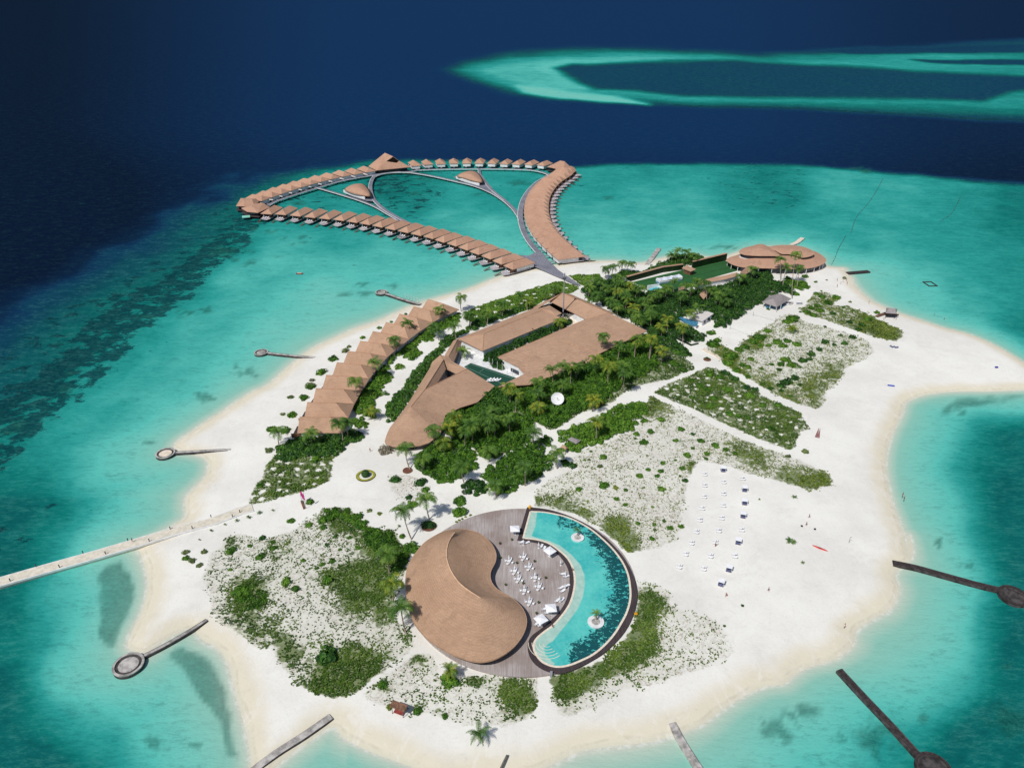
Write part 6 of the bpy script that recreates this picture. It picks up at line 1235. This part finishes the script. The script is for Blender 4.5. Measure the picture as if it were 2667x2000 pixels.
for x, y, a in [(655, 75, .4), (735, 80, .3), (945, 130, 1.0), (985, 160, 1.0), (1075, 230, .7), (1250, 530, 0), (1300, 565, .2), (1225, 730, .4), (1310, 700, .3), (1250, 775, .5), (1170, 915, .6), (1240, 900, .7), (1030, 1085, .4), (1075, 1075, .4), (990, 1035, .3), (875, 1245, .7), (925, 1265, .6)]:
    ed += 1; c = w('P', x, y, ZD); new_lounger(tuple(c), a + 3.4, f'pale lounger at the pool edge of the round deck, {ordinal(ed)} along from the pool corner', 'loungers at the pool edge')
pb = 0
PROTO2 = {}
def make_plant():
    o = empty('deck_fire_bowl', (0, 0, 0)); MB().cyl((0, 0), .22, .34, 0, .5, 10).build('pot', M['bark_bed'], o); C, N, S = dome(40, .38, .6, .14); V, Fc = quads(C + (0, 0, .5), N, S); link('plant', npmesh('plant', V, Fc, M['leaf_dark']), o); o.name = 'potted_plant'; return o
for x, y in [(515, 40), (345, 95), (350, 300), (588, 375), (842, 352), (1002, 590), (425, 690), (680, 670), (900, 945), (870, 1100)]:
    o = inst('plant', make_plant, w('P', x, y, ZD)); AUTO.append((o, 'small dark potted plant', 'potted plant', w('P', x, y, ZD))); o['group'] = 'dark potted plants on the round deck'
o = MB().cyl((0, 0), .45, .5, 0, 1.1, 10).cyl((0, 0), .5, .1, 1.1, 1.5, 10).build('yellow_bin', M['orange'], None, tuple(w('G', 1175, 82, ZD))); tag(o, 'yellow rounded bin at the top corner of the pool surround', 'bin')
slab('deck_cabinet', 'small grey cabinet at the bottom edge of the deck by the pool surround', 'cabinet', 'G', [(1356, 1568), (1378, 1570), (1380, 1545), (1358, 1543)], ZD + .9, 'metal')
o = MB().box((0, 0, .4), (1.0, .5, .2)).box((0, 0, .8), (.9, .1, .5)).build('orange_float', M['orange'], None, tuple(w('G', 2128, 1040, GZ))); tag(o, 'orange lifebuoy board at the outer rim of the pool', 'lifebuoy')

# ------------------------------------------------------------------ beach loungers, cabanas
c1 = [(690,300),(690,415),(685,530),(665,650),(640,770),(605,890),(555,1005),(495,1120),(430,1250)]; c2 = [(885,380),(885,500),(880,620),(865,750),(835,880),(800,1000),(750,1140),(680,1270)]; c3 = [(1080,345),(1070,870),(1000,1140)]
BLG = {}
for cn, cl in (('left', c1), ('middle', c2), ('right', c3)):
    for i, (x, y) in enumerate(cl):
        c = w('I', x, y); a = -.12 - .03 * i
        for s_, nm in ((1, 'far'), (-1, 'near')):
            d = Vector((-math.sin(a), math.cos(a), 0)) * s_ * .72; lo = new_lounger(tuple(c + d), a, f'white beach lounger, {nm} one of the {ordinal(i + 1)} pair from the top, {cn} column', 'paired white beach loungers'); lo.scale = (.86,) * 3
        tag(inst('parasol', make_parasol_closed, c + Vector((.15, .1, 0)), 0, .62), f'closed parasol between the {ordinal(i + 1)} pair of loungers from the top, {cn} column', 'parasol', 'closed parasols on the beach')
def make_cabana():
    o = empty('beach_cabana', (0, 0, 0)); db_ = MB().box((0, 0, .3), (2.3, 2.1, .3)).build('daybed', M['navy'], o); MB().box((0, -.45, .5), (2.0, .5, .14)).box((0, .5, .52), (2.0, .4, .14)).build('cushion', M['navy'], db_)
    MB().box((0, 0, 2.35), (2.6, 2.5, .08)).build('canopy', M['white_fabric'], o); MB().box((0, -.1, .12), (2.2, 2.0, .1)).build('frame', M['wood'], o); p0 = None
    for x in (-1.12, 1.12):
        for y in (-1.05, 1.05):
            if p0 is None: p0 = MB().box((0, 0, 1.2), (.08, .08, 2.3)).build('post', M['white'], o, (x, y, 0))
            else: link('post', p0.data, o, (x, y, 0))
    return o
for i, (x, y, n) in enumerate([(880, 262, 'at the top of the beach plot beside the creepers'), (1100, 465, 'top one of the three in line'), (1100, 600, 'middle one of the three in line'), (1085, 735, 'lowest one of the three in line'), (1035, 1005, 'with a purple towel, below the three in line'), (940, 1285, 'with an open side flap, second from the bottom'), (860, 1432, 'lowest on the beach, with blue shade')]):
    tag(inst('cabana', make_cabana, w('I', x, y), -.1 - .06 * i), 'white beach cabana ' + n, 'cabana', 'white beach cabanas').scale = (.78,) * 3

# ------------------------------------------------------------------ volleyball nets, swing, boards and the rest of the beach
for i, (x0, y0, x1, y1) in enumerate([(1248, 908, 1448, 962), (1040, 1028, 1232, 1098)]):
    a, b = w('C', x0, y0), w('C', x1, y1); o = empty('volleyball_net', tuple(a)); tag(o, ['farther beach volleyball net on two posts by the grey pavilion', 'nearer beach volleyball net on two posts'][i], 'volleyball net'); d = b - a
    for p in (Vector(), d): MB().cyl((0, 0), .07, .07, 0, 2.6, 6).build('post', M['dark_metal'], o, tuple(p))
    mb = MB(); mb.tube([(0, 0, 2.45), tuple(d + Vector((0, 0, 2.45)))], .05, 4).tube([(0, 0, 1.5), tuple(d + Vector((0, 0, 1.5)))], .04, 4)
    for k in range(1, 20): q = d * (k / 20); mb.tube([tuple(q + Vector((0, 0, 1.5))), tuple(q + Vector((0, 0, 2.45)))], .015, 3)
    mb.build('net', M['white'], o)
c = w('S', 620, 690); o = empty('swing_bench', tuple(c), R(-22)); tag(o, 'brown roofed swing bench on the sand at the bottom left', 'swing bench')
MB().add([(-2.2, -.9, 2.6), (2.2, -.9, 2.6), (2.2, .9, 3.1), (-2.2, .9, 3.1), (-2.2, -.9, 2.5), (2.2, -.9, 2.5), (2.2, .9, 3.0), (-2.2, .9, 3.0)], [(0, 1, 2, 3), (7, 6, 5, 4), (0, 4, 5, 1), (1, 5, 6, 2), (2, 6, 7, 3), (3, 7, 4, 0)]).build('roof', M['wood'], o); p0 = None
for x in (-1.6, 1.6):
    for y in (-.8, .8):
        if p0 is None: p0 = MB().box((0, 0, 1.3), (.12, .12, 2.7)).build('post', M['wood'], o, (x, y, 0))
        else: link('post', p0.data, o, (x, y, 0))
MB().box((0, -.2, .6), (2.6, 1.2, .12)).box((0, .4, .95), (2.6, .12, .6)).build('seat', M['red_wood'], o)
for x in (-1.2, 1.2): MB().tube([(x, -.2, .6), (x, -.1, 2.7)], .03, 4).build('rope', M['cream'], o)
a, b = w('I', 1800, 1030), w('I', 1955, 1090); d = b - a; n_ = 15; mb = MB(); o = empty('kayak', tuple((a + b) / 2), math.atan2(d.y, d.x)); tag(o, 'red kayak lying alone on the right hand beach', 'kayak'); L_ = d.length
V = []; Fs = []
for i in range(n_):
    t = i / (n_ - 1) * 2 - 1; wd = .42 * (1 - abs(t) ** 2.4) + .02
    for yy, z in ((-wd, .22), (-wd * .6, .04), (wd * .6, .04), (wd, .22), (0, .3)): V.append((t * L_ / 2, yy, z + .12 * abs(t) ** 3))
for i in range(n_ - 1):
    for k in range(5): Fs.append((5 * i + k, 5 * i + (k + 1) % 5, 5 * i + 5 + (k + 1) % 5, 5 * i + 5 + k))
mb.add(V, Fs).build('hull', M['red'], o, smooth=True); MB().cyl((0, 0), .28, .26, .27, .33, 12).build('cockpit', M['dark_metal'], o)
a, b = w('J', 1770, 1105), w('J', 1790, 1025); d = b - a; o = empty('lifeguard_chair', tuple((a + b) / 2), math.atan2(d.y, d.x)); tag(o, 'red brown slatted wooden frame lying on the right beach', 'wooden frame')
L_ = d.length; MB().add([(-L_ / 2, -.9, .3), (L_ / 2, -.3, .9), (L_ / 2, -.15, .9), (-L_ / 2, -.7, .3), (-L_ / 2, .7, .3), (L_ / 2, .15, .9), (L_ / 2, .3, .9), (-L_ / 2, .9, .3)], [(0, 1, 2, 3), (4, 5, 6, 7)]).build('side_rail', M['red_wood'], o); mb = MB()
for k in range(7):
    t = k / 6; mb.box((-L_ / 2 + L_ * .7 * t, 0, .3 + .4 * t), (.3, 1.6 - 1.0 * t, .07))
mb.build('slat', M['red_wood'], o); o.name = 'wooden_frame'
def spoon(label, path, circ, rz, fill='concrete', wd=2.2, zt=.9, name='groyne', wallmat='concrete_dark', rimmat='concrete'):
    P = [Vector(at(x, y, .8)) for x, y in path]; c0 = P[0].copy(); c0.z = 0; o = empty(name, tuple(c0)); tag(o, label, 'groyne'); Q_ = catmull([p - c0 for p in P], 4)
    MB().ribbon(Q_, wd, -1.2, zt - .1).build('wall_body', M[wallmat], o); MB().ribbon(Q_, wd * (.62 if circ else .88), zt - .1, zt).build('walkway', M[rimmat], o)
    if circ:
        C_ = at(circ[0], circ[1], .8) - c0; r_ = circ[2]
        hd_ = MB().cyl((C_.x, C_.y), r_ * 1.03, r_, -1.2, zt + .02, 40).build('head', M[wallmat], o); MB().cyl((C_.x, C_.y), r_ * .66, r_ * .66, zt, zt + .06, 36).build('head_fill', M[fill], hd_)
        MB().ribbon([Vector((C_.x + math.cos(t) * r_ * .94, C_.y + math.sin(t) * r_ * .94, 0)) for t in np.linspace(0, 2 * math.pi, 41)], r_ * .16, zt, zt + .3).build('rim', M[rimmat], hd_)
    return o
spoon('dark stone groyne with a round sand filled head, bottom left', pts('M', [(1355, 690), (1220, 775), (1080, 855), (930, 932)]), (*px('M', 842, 985), 4.1), 0, 'concrete', 1.5, 1.0)
spoon('stone groyne with a ring shaped head on the left beach, beside the bare sand', pts('Q', [(1665, 1303), (1500, 1312), (1380, 1318), (1260, 1325)]), (*px('Q', 1192, 1332), 3.7), 0, 'cream', 1.8, 1.0)
spoon('small stone groyne with a round head, halfway up the left beach', pts('D', [(475, 915), (300, 900), (100, 880), (-40, 862)]), (*px('Q', 1882, 605), 3.4), 0, 'concrete', 2.0, 1.0)
spoon('stone groyne with a round head and white posts beyond the beach villas', pts('D', [(1560, 372), (1400, 325), (1280, 285), (1200, 258)]), (*px('D', 1160, 248), 3.6), 0, 'concrete', 2.4, 1.2)
spoon('long dark timber groyne with a round head at the right edge', pts('N', [(650, 314), (800, 345), (1000, 400), (1200, 455), (1345, 490)]), (*px('N', 1438, 532), 4.2), 0, 'concrete_dark', 2.4, 1.0, rimmat='dark_wood')
spoon('long dark timber groyne with a round head at the bottom right corner', pts('N', [(298, 1015), (450, 1180), (640, 1380), (830, 1590)]), (*px('N', 915, 1660), 4.1), 0, 'concrete_dark', 2.1, 1.0, rimmat='dark_wood')
spoon('pale grey concrete groyne at the bottom edge, right of the middle', pts('L', [(1075, 1112), (1150, 1260), (1230, 1390), (1340, 1560)]), None, 0, wd=2.0, rimmat='concrete', wallmat='concrete')
spoon('grey concrete groyne at the bottom edge, left of the middle', [(862, 1865), (790, 1915), (720, 1960), (640, 2020)], None, 0, wd=2.1, rimmat='concrete', wallmat='concrete_dark')
spoon('short pale groyne in the lagoon behind the wood, right of the boardwalks', pts('C', [(292, 450), (340, 385), (402, 300)]), None, 0, wd=3.2, rimmat='concrete', wallmat='concrete')
spoon('short curved groyne in the lagoon behind the oval restaurant', pts('V', [(1340, 275), (1450, 225), (1550, 145)]), None, 0, wd=3.4, rimmat='cream', wallmat='concrete')
spoon('short dark timber groyne right of the oval restaurant', pts('O', [(465, 36), (560, 28), (650, 20)]), None, 0, wd=3.6, wallmat='dark_wood', rimmat='dark_wood')
q1, q2 = w('S', 1862, 1182), w('S', 1790, 1330); o = MB().tube([(0, 0, .15), tuple((q2 - q1) * .5 + Vector((0, 0, .3))), tuple(q2 - q1 + Vector((0, 0, .2)))], .28).build('driftwood_log', M['branch'], None, tuple(q1)); tag(o, 'thin grey log on the sand at the bottom edge', 'log')
for k, (x, y) in enumerate([(1405, 292), (1437, 302), (1467, 312), (1497, 322), (1530, 335), (1558, 350), (1578, 345), (1600, 340)]):
    o = MB().cyl((0, 0), .12, .12, -1.5, 3.2, 6).build('white_post', M['white'], None, tuple(w('D', x, y + 12, 0))); tag(o, f'{ordinal(k + 1)} white post from the left beside the far left groyne', 'post', 'white posts beside the groyne')
# jetty with lamp bollards
JP = pts('M', [(-160, 478), (0, 438), (300, 352), (600, 268), (900, 180), (1180, 95), (1400, 40)]) + pts('F', [(-60, 1305), (70, 1268)])
JW = [at(x, y, 1.5) for x, y in JP]; o = empty('jetty', (JW[0].x, JW[0].y, 0)); tag(o, 'long straight pale jetty leading from the sand square off to the left', 'jetty'); off = Vector((JW[0].x, JW[0].y, 0)); Q_ = [p - off for p in JW]
MB().ribbon(Q_, 4.1, -1.4, 1.42).build('deck', M['jetty_deck'], o); mb = MB()
for s_ in (-1, 1):
    E_ = []
    for i, p in enumerate(Q_): t = (Q_[min(i + 1, len(Q_) - 1)] - Q_[max(i - 1, 0)]).normalized(); E_.append(p + Vector((-t.y, t.x, 0)) * s_ * 2.2)
    mb.ribbon(E_, .3, .9, 1.55)
mb.build('kerb', M['white'], o)
def make_bollard(): o = empty('bollard_lamp', (0, 0, 0)); p_ = MB().box((0, 0, .5), (.22, .22, 1.0)).build('post', M['dark_metal'], o); MB().box((0, 0, 1.06), (.3, .3, .12)).build('lamp_head', M['dark_metal'], p_); return o
for k, (v, x, y) in enumerate([('M', 68, 435), ('M', 238, 342), ('M', 390, 345), ('M', 545, 255), ('M', 692, 258), ('M', 838, 172), ('M', 978, 175), ('M', 1115, 95), ('M', 1260, 92), ('M', 1383, 18), ('M', 1523, 15), ('F', -60, 1320)]):
    tag(inst('bollard', make_bollard, w(v, x, y, 1.42)), f'dark lamp bollard on the jetty, {ordinal(k + 1)} from its far left end', 'bollard', 'lamp bollards along the jetty')
# lagoon things
for v, x, y, c_, lab in (('D', 317, 55, 'red_wood', 'small reddish dinghy floating in the left lagoon'), ('O', 1178, 135, 'dark_wood', 'square dark swim platform frame floating in the right lagoon')):
    p = w(v, x, y, 0); o = empty('dinghy' if c_ == 'red_wood' else 'floating_frame', tuple(p), .05); tag(o, lab, 'boat' if c_ == 'red_wood' else 'swim frame')
    if c_ == 'red_wood': MB().box((0, 0, .3), (3.6, 1.5, .6), 0, 1.15).build('hull', M[c_], o); MB().box((0, 0, .64), (2.6, .9, .08)).build('bench', M['cream'], o)
    else:
        for (dx, dy, lx, ly) in ((-2.6, 0, .5, 7), (2.6, 0, .5, 7), (0, 3.5, 5.7, .5), (0, -3.5, 5.7, .5)): MB().box((dx, dy, .2), (lx, ly, .6)).build('beam', M[c_], o)
def rope(label, v, L):
    P = catmull([w(v, x, y, 0) for x, y in L], 6); off = P[0].copy(); o = empty('buoy_line', tuple(off)); tag(o, label, 'buoy line'); MB().tube([p - off + Vector((0, 0, .02)) for p in P], .11, 4).build('rope', M['dark_wood'], o)
    b0 = None; L_ = 0
    for i in range(1, len(P)):
        L_ += (P[i] - P[i - 1]).length
        if L_ > 7:
            L_ = 0; q = P[i] - off
            if b0 is None: b0 = MB().cyl((0, 0), .35, .2, -.1, .5, 8).build('float', M['dark_wood'], o, tuple(q))
            else: link('float', b0.data, o, tuple(q))
rope('dark floating rope from the right beach out to a buoy', 'C', [(1953, 452), (1985, 390), (2020, 300), (2060, 230), (2085, 185)])
rope('dark floating rope snaking out to the reef edge on the right', 'U', [(1838, 505), (1850, 470), (1875, 440), (1895, 410), (1908, 385)])
rope('short dark floating rope at the far right of the lagoon', 'U', [(2030, 480), (2055, 462), (2068, 440), (2075, 425)])
for k, (x, y) in enumerate([(838, 672), (852, 680), (868, 678), (882, 684), (897, 682)]):
    o = empty('beanbag', tuple(w('O', x, y))); C, N, S = dome(1, 1, 1, 1); MB().cyl((0, 0), .5, .55, 0, .35, 10).build('cushion', M['navy'], o); MB().cyl((0, 0), .55, .25, .35, .7, 10).build('back', M['navy'], o); tag(o, f'dark beanbag on the right beach, {ordinal(k + 1)} from the left of five', 'beanbag', 'beanbags on the right beach')
o = MB().box((0, 0, .12), (3.0, .9, .16), -.25).build('beach_mat', simple('bright_blue_mat', (40, 80, 190), .8), None, tuple(w('O', 842, 1010))); tag(o, 'bright blue board lying on the right beach', 'board')
o = MB().box((0, 0, .3), (1.3, .8, .5), .1).build('cool_box', simple('blue_cool_box', (40, 50, 150), .6), None, tuple(w('O', 1752, 855))); tag(o, 'small dark blue box on the sand spit', 'box')
for v, x, y, lab in (('I', 1690, 833, 'left dark ball on the sand near the red kayak'), ('I', 1825, 865, 'right dark ball on the sand near the red kayak')):
    o = MB().cyl((0, 0), .2, .42, 0, .3, 10).cyl((0, 0), .42, .18, .3, .6, 10).build('dark_ball', M['cloth_dark'], None, tuple(w(v, x, y)), smooth=True); tag(o, lab, 'ball')
a, b = w('I', 2175, 1000), w('I', 2200, 890); o = empty('beach_shower', tuple(a)); tag(o, 'thin beach shower pole with its shadow, right of the kayak', 'pole'); MB().cyl((0, 0), .05, .05, 0, 2.4, 6).build('pole', M['dark_metal'], o); MB().box((.25, 0, 2.4), (.6, .1, .08)).build('shower_head', M['dark_metal'], o)
c = w('C', 1578, 805); o = empty('catamaran', tuple(c), R(35)); tag(o, 'small white boat beached at the corner of the grey pavilion', 'boat'); V = []; Fs = []
for i in range(13):
    t = i / 12 * 2 - 1; wd = 1.1 * (1 - abs(t) ** 2.2) + .03
    for yy, z in ((-wd, .8), (-wd * .5, .1), (wd * .5, .1), (wd, .8)): V.append((t * 3.2, yy, z + .2 * abs(t) ** 3))
for i in range(12):
    for k in range(3): Fs.append((4 * i + k, 4 * i + k + 1, 4 * i + 5 + k, 4 * i + 4 + k))
    Fs.append((4 * i + 3, 4 * i, 4 * i + 4, 4 * i + 7))
MB().add(V, Fs).build('hull', M['white'], o, smooth=True); MB().box((0, 0, .88), (2.2, 1.0, .1)).build('thwart', M['wood'], o); o.name = 'beached_boat'
c = w('V', 1478, 1410); o = empty('picnic_table', tuple(c)); tag(o, 'small white table with a dark bench on the sand right of the grey pavilion', 'table'); MB().box((0, 0, 1.2), (3.6, 1.4, .12)).build('tabletop', M['white'], o); MB().box((0, -1.0, .6), (3.6, .5, .12)).build('bench', M['navy'], o)
for x in (-1.5, 1.5): MB().box((0, 0, .6), (.1, .9, 1.1)).build('leg', M['white'], o, (x, 0, 0))

# ------------------------------------------------------------------ people
def skin_body(J, E_, name, m):
    """one continuous figure from joints {name:(x,y,z,r)} and bones"""
    K = list(J); me = bpy.data.meshes.new(name); me.from_pydata([J[k][:3] for k in K], [(K.index(a), K.index(b)) for a, b in E_], []); o = bpy.data.objects.new(name, me); COL.objects.link(o)
    md = o.modifiers.new('s', 'SKIN'); me.skin_vertices[0].data[0].use_root = True
    for i, k in enumerate(K): me.skin_vertices[0].data[i].radius = (J[k][3],) * 2
    sb = o.modifiers.new('u', 'SUBSURF'); sb.levels = 1; dg = bpy.context.evaluated_depsgraph_get(); nm = bpy.data.meshes.new_from_object(o.evaluated_get(dg)); bpy.data.objects.remove(o); nm.materials.clear(); nm.materials.append(m); return nm
def pose(kind):
    J = {'pelvis': (0, 0, .93, .13), 'waist': (0, 0, 1.08, .11), 'chest': (0, 0, 1.3, .145), 'neck': (0, .0, 1.47, .055), 'chin': (0, -.02, 1.54, .07), 'head': (0, 0, 1.65, .098), 'crown': (0, .01, 1.73, .07)}
    st = {'walk': .28, 'stand': .03, 'sit': 0}[kind]
    for s_, n in ((-1, 'l'), (1, 'r')):
        f = s_ * st
        if kind == 'sit': J.update({n + 'hip': (s_ * .1, -.02, .90, .1), n + 'knee': (s_ * .14, -.45, .93, .065), n + 'ankle': (s_ * .14, -.5, .52, .042), n + 'toe': (s_ * .15, -.64, .47, .035)})
        else: J.update({n + 'hip': (s_ * .1, 0, .86, .1), n + 'knee': (s_ * .11, f * .5 - .03, .48, .06), n + 'ankle': (s_ * .11, f, .09, .042), n + 'toe': (s_ * .12, f - .16, .04, .034)})
        g = -f; J.update({n + 'sh': (s_ * .19, 0, 1.4, .062), n + 'el': (s_ * .26, g * .35 + .03, 1.14, .042), n + 'wr': (s_ * .27, g * .8 - .06, .92, .03), n + 'palm': (s_ * .275, g * .9 - .08, .86, .032)})
        for k in range(4): J[n + 'f%d' % k] = (s_ * .275, g * .9 - .11 + .018 * k, .80 - .01 * (k in (1, 2)), .009); J[n + 'g%d' % k] = (s_ * .265, g * .9 - .105 + .018 * k, .765 - .012 * (k in (1, 2)), .008)
        J[n + 't'] = (s_ * .255, g * .9 - .125, .85, .01); J[n + 'u'] = (s_ * .25, g * .9 - .14, .82, .009)
    E_ = [('pelvis', 'waist'), ('waist', 'chest'), ('chest', 'neck'), ('neck', 'chin'), ('chin', 'head'), ('head', 'crown')]
    for n in 'lr':
        E_ += [('pelvis', n + 'hip'), (n + 'hip', n + 'knee'), (n + 'knee', n + 'ankle'), (n + 'ankle', n + 'toe'), ('chest', n + 'sh'), (n + 'sh', n + 'el'), (n + 'el', n + 'wr'), (n + 'wr', n + 'palm'), (n + 'palm', n + 't'), (n + 't', n + 'u')]
        for k in range(4): E_ += [(n + 'palm', n + 'f%d' % k), (n + 'f%d' % k, n + 'g%d' % k)]
    return J, E_
PB = {}
def person(p, rz, kind, cloth, label):
    if kind not in PB:
        J, E_ = pose(kind); body = skin_body(J, E_, 'body', M['skin'])
        Jc = {k: (*J[k][:3], J[k][3] * 1.14) for k in ('pelvis', 'waist', 'chest', 'lhip', 'rhip')}; 
        for n in 'lr': a, b = J[n + 'hip'], J[n + 'knee']; Jc[n + 'mid'] = tuple(a[i] * .55 + b[i] * .45 for i in range(3)) + (.095,)
        cl = {c: skin_body(Jc, [('pelvis', 'waist'), ('waist', 'chest'), ('pelvis', 'lhip'), ('pelvis', 'rhip'), ('lhip', 'lmid'), ('rhip', 'rmid')], 'clothing', M[c]) for c in ('cloth_dark', 'cloth_red', 'white_fabric', 'navy')}
        hr = skin_body({'a': (0, .03, 1.70, .1), 'b': (0, .05, 1.6, .075), 'c': (0, 0, 1.74, .08)}, [('a', 'b'), ('a', 'c')], 'hair', M['hair'])
        PB[kind] = (body, cl, hr)
    body, cl, hr = PB[kind]; o = empty('person', tuple(p), rz); o['group'] = 'people on the island'
    link('body', body, o); link('clothing', cl[cloth], o); link('hair', hr, o); return tag(o, label, 'person')
PE = [('M', 868, 178, 'walk', 'cloth_dark', 1.6, 'person in dark clothes running along the jetty', 1.42), ('F', 1280, 695, 'walk', 'cloth_dark', .4, 'person in dark clothes walking on the sand square near the lobby'),
 ('I', 910, 1555, 'walk', 'cloth_red', 2.8, 'person in red walking below the lowest cabana'), ('I', 800, 1040, 'stand', 'cloth_dark', 0, 'person in dark swimwear beside a lounger in the middle column'), ('I', 1735, 825, 'walk', 'cloth_dark', 1, 'person in dark clothes between the two dark balls'),
 ('I', 1765, 745, 'walk', 'navy', 2, 'person in navy near the top right of the lounger beach'), ('N', 330, 740, 'stand', 'white_fabric', 0, 'person in white standing at the shore below the kayak'), ('I', 1345, 1500, 'walk', 'navy', 1, 'person in navy alone on the lower right sand'),
 ('O', 648, 300, 'walk', 'cloth_dark', 1.3, 'person in dark clothes walking the shore above the beach hut'), ('O', 883, 440, 'stand', 'cloth_dark', 1.3, 'person in dark clothes standing right of the beach hut'), ('O', 777, 445, 'stand', 'navy', 1.3, 'person in navy standing under the beach hut ramp'),
 ('O', 1212, 410, 'stand', 'cloth_red', 1.3, 'bather in red, left of two in the right shallows', -.7), ('O', 1297, 450, 'stand', 'cloth_dark', .3, 'bather in dark, lower of two in the right shallows', -.7), ('U', 1952, 1080, 'stand', 'cloth_dark', .3, 'person in dark clothes at the bay shore on the right'), ('U', 1949, 1072, 'stand', 'cloth_red', .3, 'person in red at the bay shore on the right'),
 ('P', 1385, 490, 'sit', 'cloth_red', 1.6, 'person in red sitting on the pool edge', 1.3), ('P', 1098, 1300, 'sit', 'navy', .8, 'person in navy sitting on the lower pool edge', 1.3), ('O', 375, 105, 'walk', 'cloth_dark', 1, 'person walking near the shore group by the oval restaurant'),
 ('O', 405, 135, 'stand', 'navy', 1, 'person in navy in the shore group, front left'), ('O', 455, 105, 'stand', 'cloth_dark', 2, 'person in dark clothes in the shore group, back right'), ('O', 460, 135, 'stand', 'cloth_red', 2, 'person in red in the shore group, front right'), ('O', 375, 158, 'stand', 'cloth_dark', 0, 'person in dark clothes standing below the shore group'), ('O', 425, 115, 'walk', 'white_fabric', 0, 'person in white in the middle of the shore group')]
for e in PE: person(w(e[0], e[1], e[2], e[7] if len(e) > 7 else GZ), e[5], e[3], e[4], e[6])

# ------------------------------------------------------------------ labels that single out each shrub, palm and pot
LM = {'the satellite dish': ('E', 1150, 1310), 'the mast': ('E', 1210, 420), 'the lobby nose': ('F', 1500, 600), 'the hedge ring': ('F', 1235, 945), 'the flagpoles': ('F', 600, 1230), 'the comma roof': ('G', 200, 500), 'the pool': ('G', 2000, 500), 'the bottom swing bench': ('S', 620, 650),
      'the left stone groyne': ('Q', 1500, 1310), 'the bottom left groyne': ('M', 1300, 720), 'the last beach villa': ('F', 700, 450), 'the farthest beach villa': ('D', 1750, 400), 'the tennis court': ('E', 500, 1000), 'the main hall': ('E', 1500, 700), 'the garden shelters': ('H', 1300, 450),
      'the path junction': ('C', 830, 1280), 'the white bungalow': ('C', 800, 930), 'the grey pavilion': ('C', 1470, 780), 'the oval restaurant': ('C', 1500, 500), 'the beach hut': ('O', 840, 380), 'the volleyball nets': ('C', 1200, 1000), 'the sports pitch': ('C', 600, 560), 'the topmost cabana': ('I', 880, 250),
      'the lowest cabana': ('I', 860, 1430), 'the red kayak': ('I', 1880, 1060), 'the crater plot': ('J', 900, 750), 'the red wooden frame': ('J', 1780, 1070), 'the beanbags': ('O', 868, 680), 'the arrival platform': ('B', 1600, 1380), 'the round deck top': ('G', 1000, 100), 'the lowest round deck edge': ('G', 1200, 1580)}
LMW = {k: w(*v) for k, v in LM.items()}; grp = {}
for o, desc, cat, p in AUTO:
    k = min(LMW, key=lambda n: (LMW[n] - p).length); grp.setdefault((desc, k), []).append(((LMW[k] - p).length, o, cat))
for (desc, k), L in grp.items():
    L.sort(key=lambda t: t[0])
    for i, (d, o, cat) in enumerate(L):
        nm = 'closest' if i == 0 else f'{ordinal(i + 1)} closest'
        tag(o, f'{desc}, {nm} to {k}', cat)
